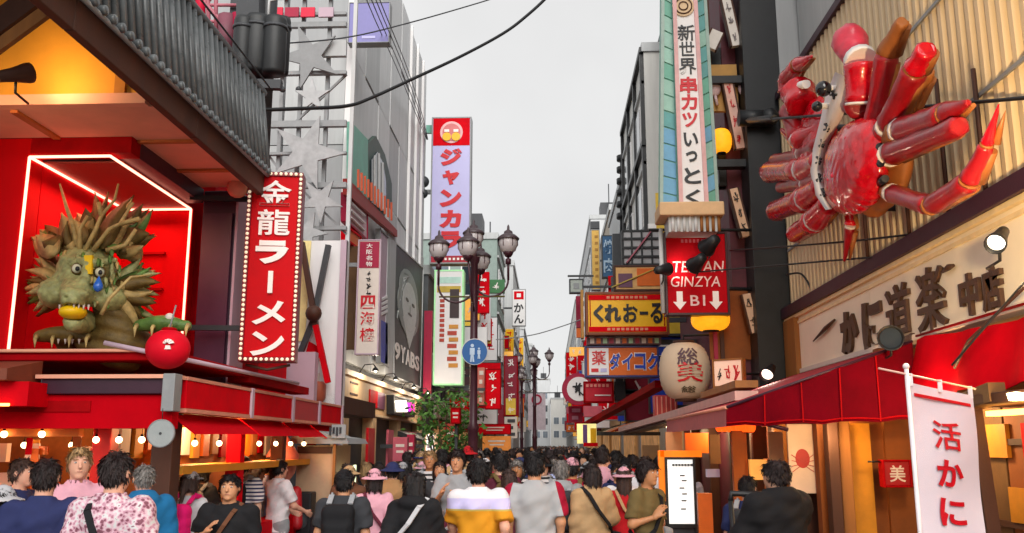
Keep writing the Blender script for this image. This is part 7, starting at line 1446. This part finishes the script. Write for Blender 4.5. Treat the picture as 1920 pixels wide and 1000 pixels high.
# --- the people one can tell apart, nearest first
person('person in patterned pink and grey shirt with black strap, back turned', at(222, 6.0), 6.0, BACK - .1, 1.845, kind='stand', top='shirt', tc_='floral', hc='dark brown', bc='navy', strap=1, strapc='black', wide=1.05)
person('person in plain navy t-shirt with short dark hair, back turned', at(92, 6.6), 6.6, BACK + .25, 1.79, kind='stand', tc_='navy', hc='dark brown', skin=0, wide=1.04)
person('person in grey bucket hat cut by left picture edge', at(14, 6.6), 6.6, BACK - .5, 1.6, fem=True, kind='stand', tc_='charcoal', hat='bucket', hatc='light grey', pack='charcoal', hair='bob')
person('person in dark blue t-shirt facing right beside the red post', at(46, 8.2), 8.2, PI / 2, 1.77, kind='stand', tc_='navy', hc='brown', face=True, hair='short')
person('tall blond person in pink shirt looking sideways', at(152, 7.6), 7.6, .55, 1.87, kind='stand', tc_='pink', top='shirt', hc='blond', face=True, skin=0, hair='short', bc='beige')
person('grey haired person in bright blue jacket', at(275, 7.6), 7.6, BACK + .6, 1.74, kind='stand', top='hoodie', tc_='teal blue', hc='grey', hair='crop')
person('person in grey cap with hot pink backpack', at(362, 9.2), 9.2, BACK - .2, 1.63, fem=True, kind='stand', tc_='light grey', hat='cap', hatc='grey', pack='hot pink', hair='pony', hc='brown')
person('person in black t-shirt with brown strap facing the camera', at(436, 8.3), 8.3, .1, 1.63, kind='strap', tc_='black', strap=1, strapc='brown', hc='black', face=True, skin=3, hair='short', wide=1.1)
person('person in grey top and blue jeans by the red statue', at(484, 12.6), 12.6, 2.2, 1.6, fem=True, kind='stand', tc_='grey', bc='denim', hair='bob', hc='dark brown')
person('person in light blue shirt at the red canopy', at(508, 12.9), 12.9, 2.6, 1.72, kind='stand', top='shirt', tc_='light blue', bc='black', hc='dark brown')
person('person in white shirt and grey trousers before the statue', at(527, 12.2), 12.2, 2.4, 1.7, kind='lean', top='shirt', tc_='white', bc='grey', hc='black')
person('person in black cap carrying black backpack with pale straps', at(648, 8.9), 8.9, BACK, 1.655, kind='stand', tc_='charcoal', hat='cap', hatc='black', pack='black', hair='short', skin=3, wide=1.06)
person('person in pale pink bucket hat with diagonal strap', at(704, 10.2), 10.2, BACK + .1, 1.63, fem=True, kind='walk', top='shirt', tc_='pink', hat='bucket', hatc='pink', strap=1, strapc='maroon', hair='bob', hc='dark brown', sleeve='long')
person('person with long dark hair in loose black top', at(780, 8.5), 8.5, BACK - .15, 1.66, fem=True, kind='walk2', top='hoodie', tc_='black', hair='long', hc='black', strap=1, strapc='light grey', strapside=-1, wide=1.1)
person('person with dark hair facing camera beside grey shirt person', at(825, 12.5), 12.5, .1, 1.68, fem=True, kind='walk', tc_='charcoal', hair='bob', hc='dark brown', face=True, skin=3)
person('tall person in plain grey shirt facing camera', at(858, 11.2), 11.2, -.1, 1.83, kind='phone', tc_='grey', hair='messy', hc='dark brown', face=True, skin=3, bc='maroon')
person('person in white and mustard t-shirt, back turned', at(898, 8.8), 8.8, BACK + .08, 1.755, kind='walk', tc_='twotone', hc='black', hair='messy', skin=0, bc='charcoal', wide=1.08, g=.022)
person('person in grey t-shirt with crimson sleeves, back turned', at(1002, 8.9), 8.9, BACK - .05, 1.825, kind='stand', tc_='raglan', hc='black', hair='short', skin=3, bc='navy', wide=1.05)
person('person in beige trench coat with black diagonal strap', at(1108, 10.0), 10.0, BACK + .3, 1.7, fem=True, kind='strap', top='coat', tc_='beige', hair='bob', hc='dark brown', strap=1, strapc='black')
person('tall person in pale pink t-shirt beyond the trench coat', at(1128, 13.0), 13.0, BACK, 1.86, kind='walk', tc_='pink', hair='short', hc='dark brown', bag=1)
person('person in olive shirt with black strap turned aside', at(1212, 9.2), 9.2, .9, 1.74, kind='strap', tc_='olive', strap=1, strapc='black', hc='dark brown', face=True, skin=2, hair='messy', bc='brown')
person('person in bulky black hooded jacket leaning by the trolley', at(1452, 8.0), 8.0, BACK + .5, 1.76, kind='lean', top='hoodie', tc_='black', hc='dark brown', skin=1, wide=1.2, g=.045)
person('person in blue top half hidden by the black jacket', at(1398, 9.0), 9.0, BACK - .4, 1.6, kind='stand', tc_='navy', hc='black', pack='charcoal')
person('person with dark brown hair between mustard and crimson sleeved backs', at(955, 10.6), 10.6, BACK, 1.62, fem=True, kind='walk2', tc_='maroon', hair='bob', hc='brown')
person('person in grey jacket with dark backpack right of crimson sleeves', at(1052, 10.4), 10.4, BACK - .1, 1.72, kind='walk', top='hoodie', tc_='grey', pack='charcoal', hc='grey', hair='short')
# --- the walking crowd: every person has clothes of their own
rc = random.Random(21); used = [(o.location.x, o.location.y) for o in bpy.data.objects if o.name.startswith('person')]; combos = set()
TOPC = ['black', 'charcoal', 'navy', 'white', 'grey', 'light grey', 'beige', 'tan', 'pink', 'crimson', 'red', 'olive', 'blue', 'teal blue', 'light blue', 'brown', 'maroon', 'denim', 'green', 'cream', 'lavender', 'mustard', 'navy striped', 'black striped', 'red checked', 'grey checked']; TW = [9, 7, 5, 8, 5, 5, 4, 2, 3, 2, 1.5, 2, 2, 1, 2, 3, 4, 1, 1, 2, 1.5, 1, 3, 3, 2, 3]
spots = []; Y = 11; tries = 0
while len(spots) < 235 and tries < 30000:
    tries += 1; y = 11 + 33 * rc.random() ** 1.15; xr = 1.55 + .02 * y; x = rc.uniform(-3.0 - .012 * max(0, y - 12), min(xr, 2.3))
    if y > 14: x = rc.uniform(-3.6, 2.2)
    if 13.2 < y < 15.2 and x < -2.9: continue
    if 18.5 < y < 19.6 and abs(x + 1.6) < .4: continue
    if 21.5 < y < 22.5 and abs(x - tx) < .5: continue
    px = 1030 + x * 1700 / y
    if y < 17 and 555 < px < 625: continue
    if y < 12.5 and (560 < px < 640 or px > 1235 or px < 330): continue
    if any((x - a) ** 2 + (y - b) ** 2 < .52 ** 2 for a, b in used): continue
    used.append((x, y)); spots.append((x, y))
for px, y in ((330, 10.2), (388, 11.0), (462, 11.6), (738, 10.2), (745, 11.8), (925, 10.6), (970, 12.4), (1165, 10.9), (1025, 12.2), (690, 12.2), (640, 13.4), (355, 12.2), (400, 12.6), (440, 13.2), (1190, 12.4), (1085, 12.6), (1060, 11.8), (760, 13), (1150, 12.2)):
    x = (px - 1030) * y / 1700
    if all((x - a) ** 2 + (y - b) ** 2 > .36 ** 2 for a, b in used): used.append((x, y)); spots.append((x, y))
KN = {'tee': 't-shirt', 'shirt': 'loose shirt', 'hoodie': 'jacket', 'coat': 'long coat'}
for i, (x, y) in enumerate(sorted(spots, key=lambda p: p[1])):
    for _ in range(200):
        fem = rc.random() < .48; top = rc.choices(['tee', 'shirt', 'hoodie', 'coat'], [5, 3, 3, 1])[0]; tcx = rc.choices(TOPC, TW)[0]; hair = rc.choice(['bob', 'long', 'pony', 'bun'] if fem else ['short', 'short', 'crop', 'messy']); hc = rc.choices(['black', 'dark brown', 'brown', 'grey', 'blond'], [6, 6, 3, 1, .7])[0]
        hat = rc.choice([None] * 7 + ['cap', 'bucket']); hatc = rc.choice(['black', 'white', 'beige', 'navy', 'red', 'grey', 'pink']); pk_ = rc.choice([None] * 5 + ['black', 'charcoal', 'beige', 'navy', 'olive', 'grey']); facing = rc.random() < .3
        if (top, tcx, hair, hc, hat, hatc if hat else 0, pk_, facing) not in combos: break
    combos.add((top, tcx, hair, hc, hat, hatc if hat else 0, pk_, facing))
    hn = {'bob': 'bobbed', 'long': 'long', 'pony': 'ponytailed', 'bun': 'bun tied', 'short': 'short', 'crop': 'cropped', 'messy': 'tousled'}[hair]
    lab = '%s person, %s %s hair%s, %s %s%s' % ('oncoming' if facing else 'receding', hn, hc, ' under %s %s' % (hatc, 'cap' if hat == 'cap' else 'bucket hat') if hat else '', tcx, KN[top], ', %s backpack' % pk_ if pk_ else '')
    person(lab, x, y, rc.gauss(0, .25) + (0 if facing else PI), rc.gauss(1.62 if fem else 1.73, .055), fem, rc.choice(['walk', 'walk2', 'walk', 'walk2', 'stand', 'phone', 'strap']), top, tcx, None, rc.choice(['trousers', 'trousers', 'trousers', 'skirt' if fem else 'shorts']), rc.choice(['charcoal', 'black', 'navy', 'denim', 'beige', 'grey', 'brown']), hair, hc, rc.randrange(4), hat, hatc, pk_, face=facing and y < 17, shoes=rc.choice(['black', 'white', 'brown']), group='people walking along the street', bag=1 if rc.random() < .3 else None, wide=rc.uniform(.93, 1.1), strap=1 if not pk_ and rc.random() < .2 else None, strapc=rc.choice(['black', 'brown', 'beige', 'grey', 'white']))
# --- the far crowd reads as one mass
cm = {k: MB() for k in range(5)}; cmat = [CL['black'], CL['charcoal'], CL['maroon'], CL['light grey'], CL['brown']]
hb, sk_ = MB(), MB()
for k in range(620):
    y = 44.5 + 120 * rc.random() ** 1.5; x = rc.uniform(-3.4, 2.6); h = rc.gauss(1.68, .07); m = cm[rc.choices(range(5), [4, 3, 2, 2, 2])[0]]; c = Vector((x, y, 0)); s_ = h / 1.7; q = rc.uniform(-.3, .3)
    m.lathe([(.001, .0), (.13 * s_, 0), (.15 * s_, .5 * s_), (.17 * s_, .95 * s_), (.16 * s_, 1.1 * s_), (.21 * s_, 1.33 * s_), (.18 * s_, 1.42 * s_), (.06, 1.48 * s_)], c, 7); sk_.ball(c + Vector((0, -.01, 1.57 * s_)), (.075, .085, .1), 7, 5); hb.ball(c + Vector((0, .015, 1.61 * s_)), (.085, .095, .1), 7, 5)
cr_ = thing('distant_crowd', 'mass of tiny distant people filling the far end of the street', 'crowd', (0, 80, 0)); cr_['kind'] = 'stuff'
for k in cm: o = cm[k].build('clothing', cmat[k], cr_); o['kind'] = 'stuff'
o = hb.build('hair', HAIRS['dark brown'], cr_); o['kind'] = 'stuff'; o = sk_.build('faces', SKINS[3], cr_); o['kind'] = 'stuff'
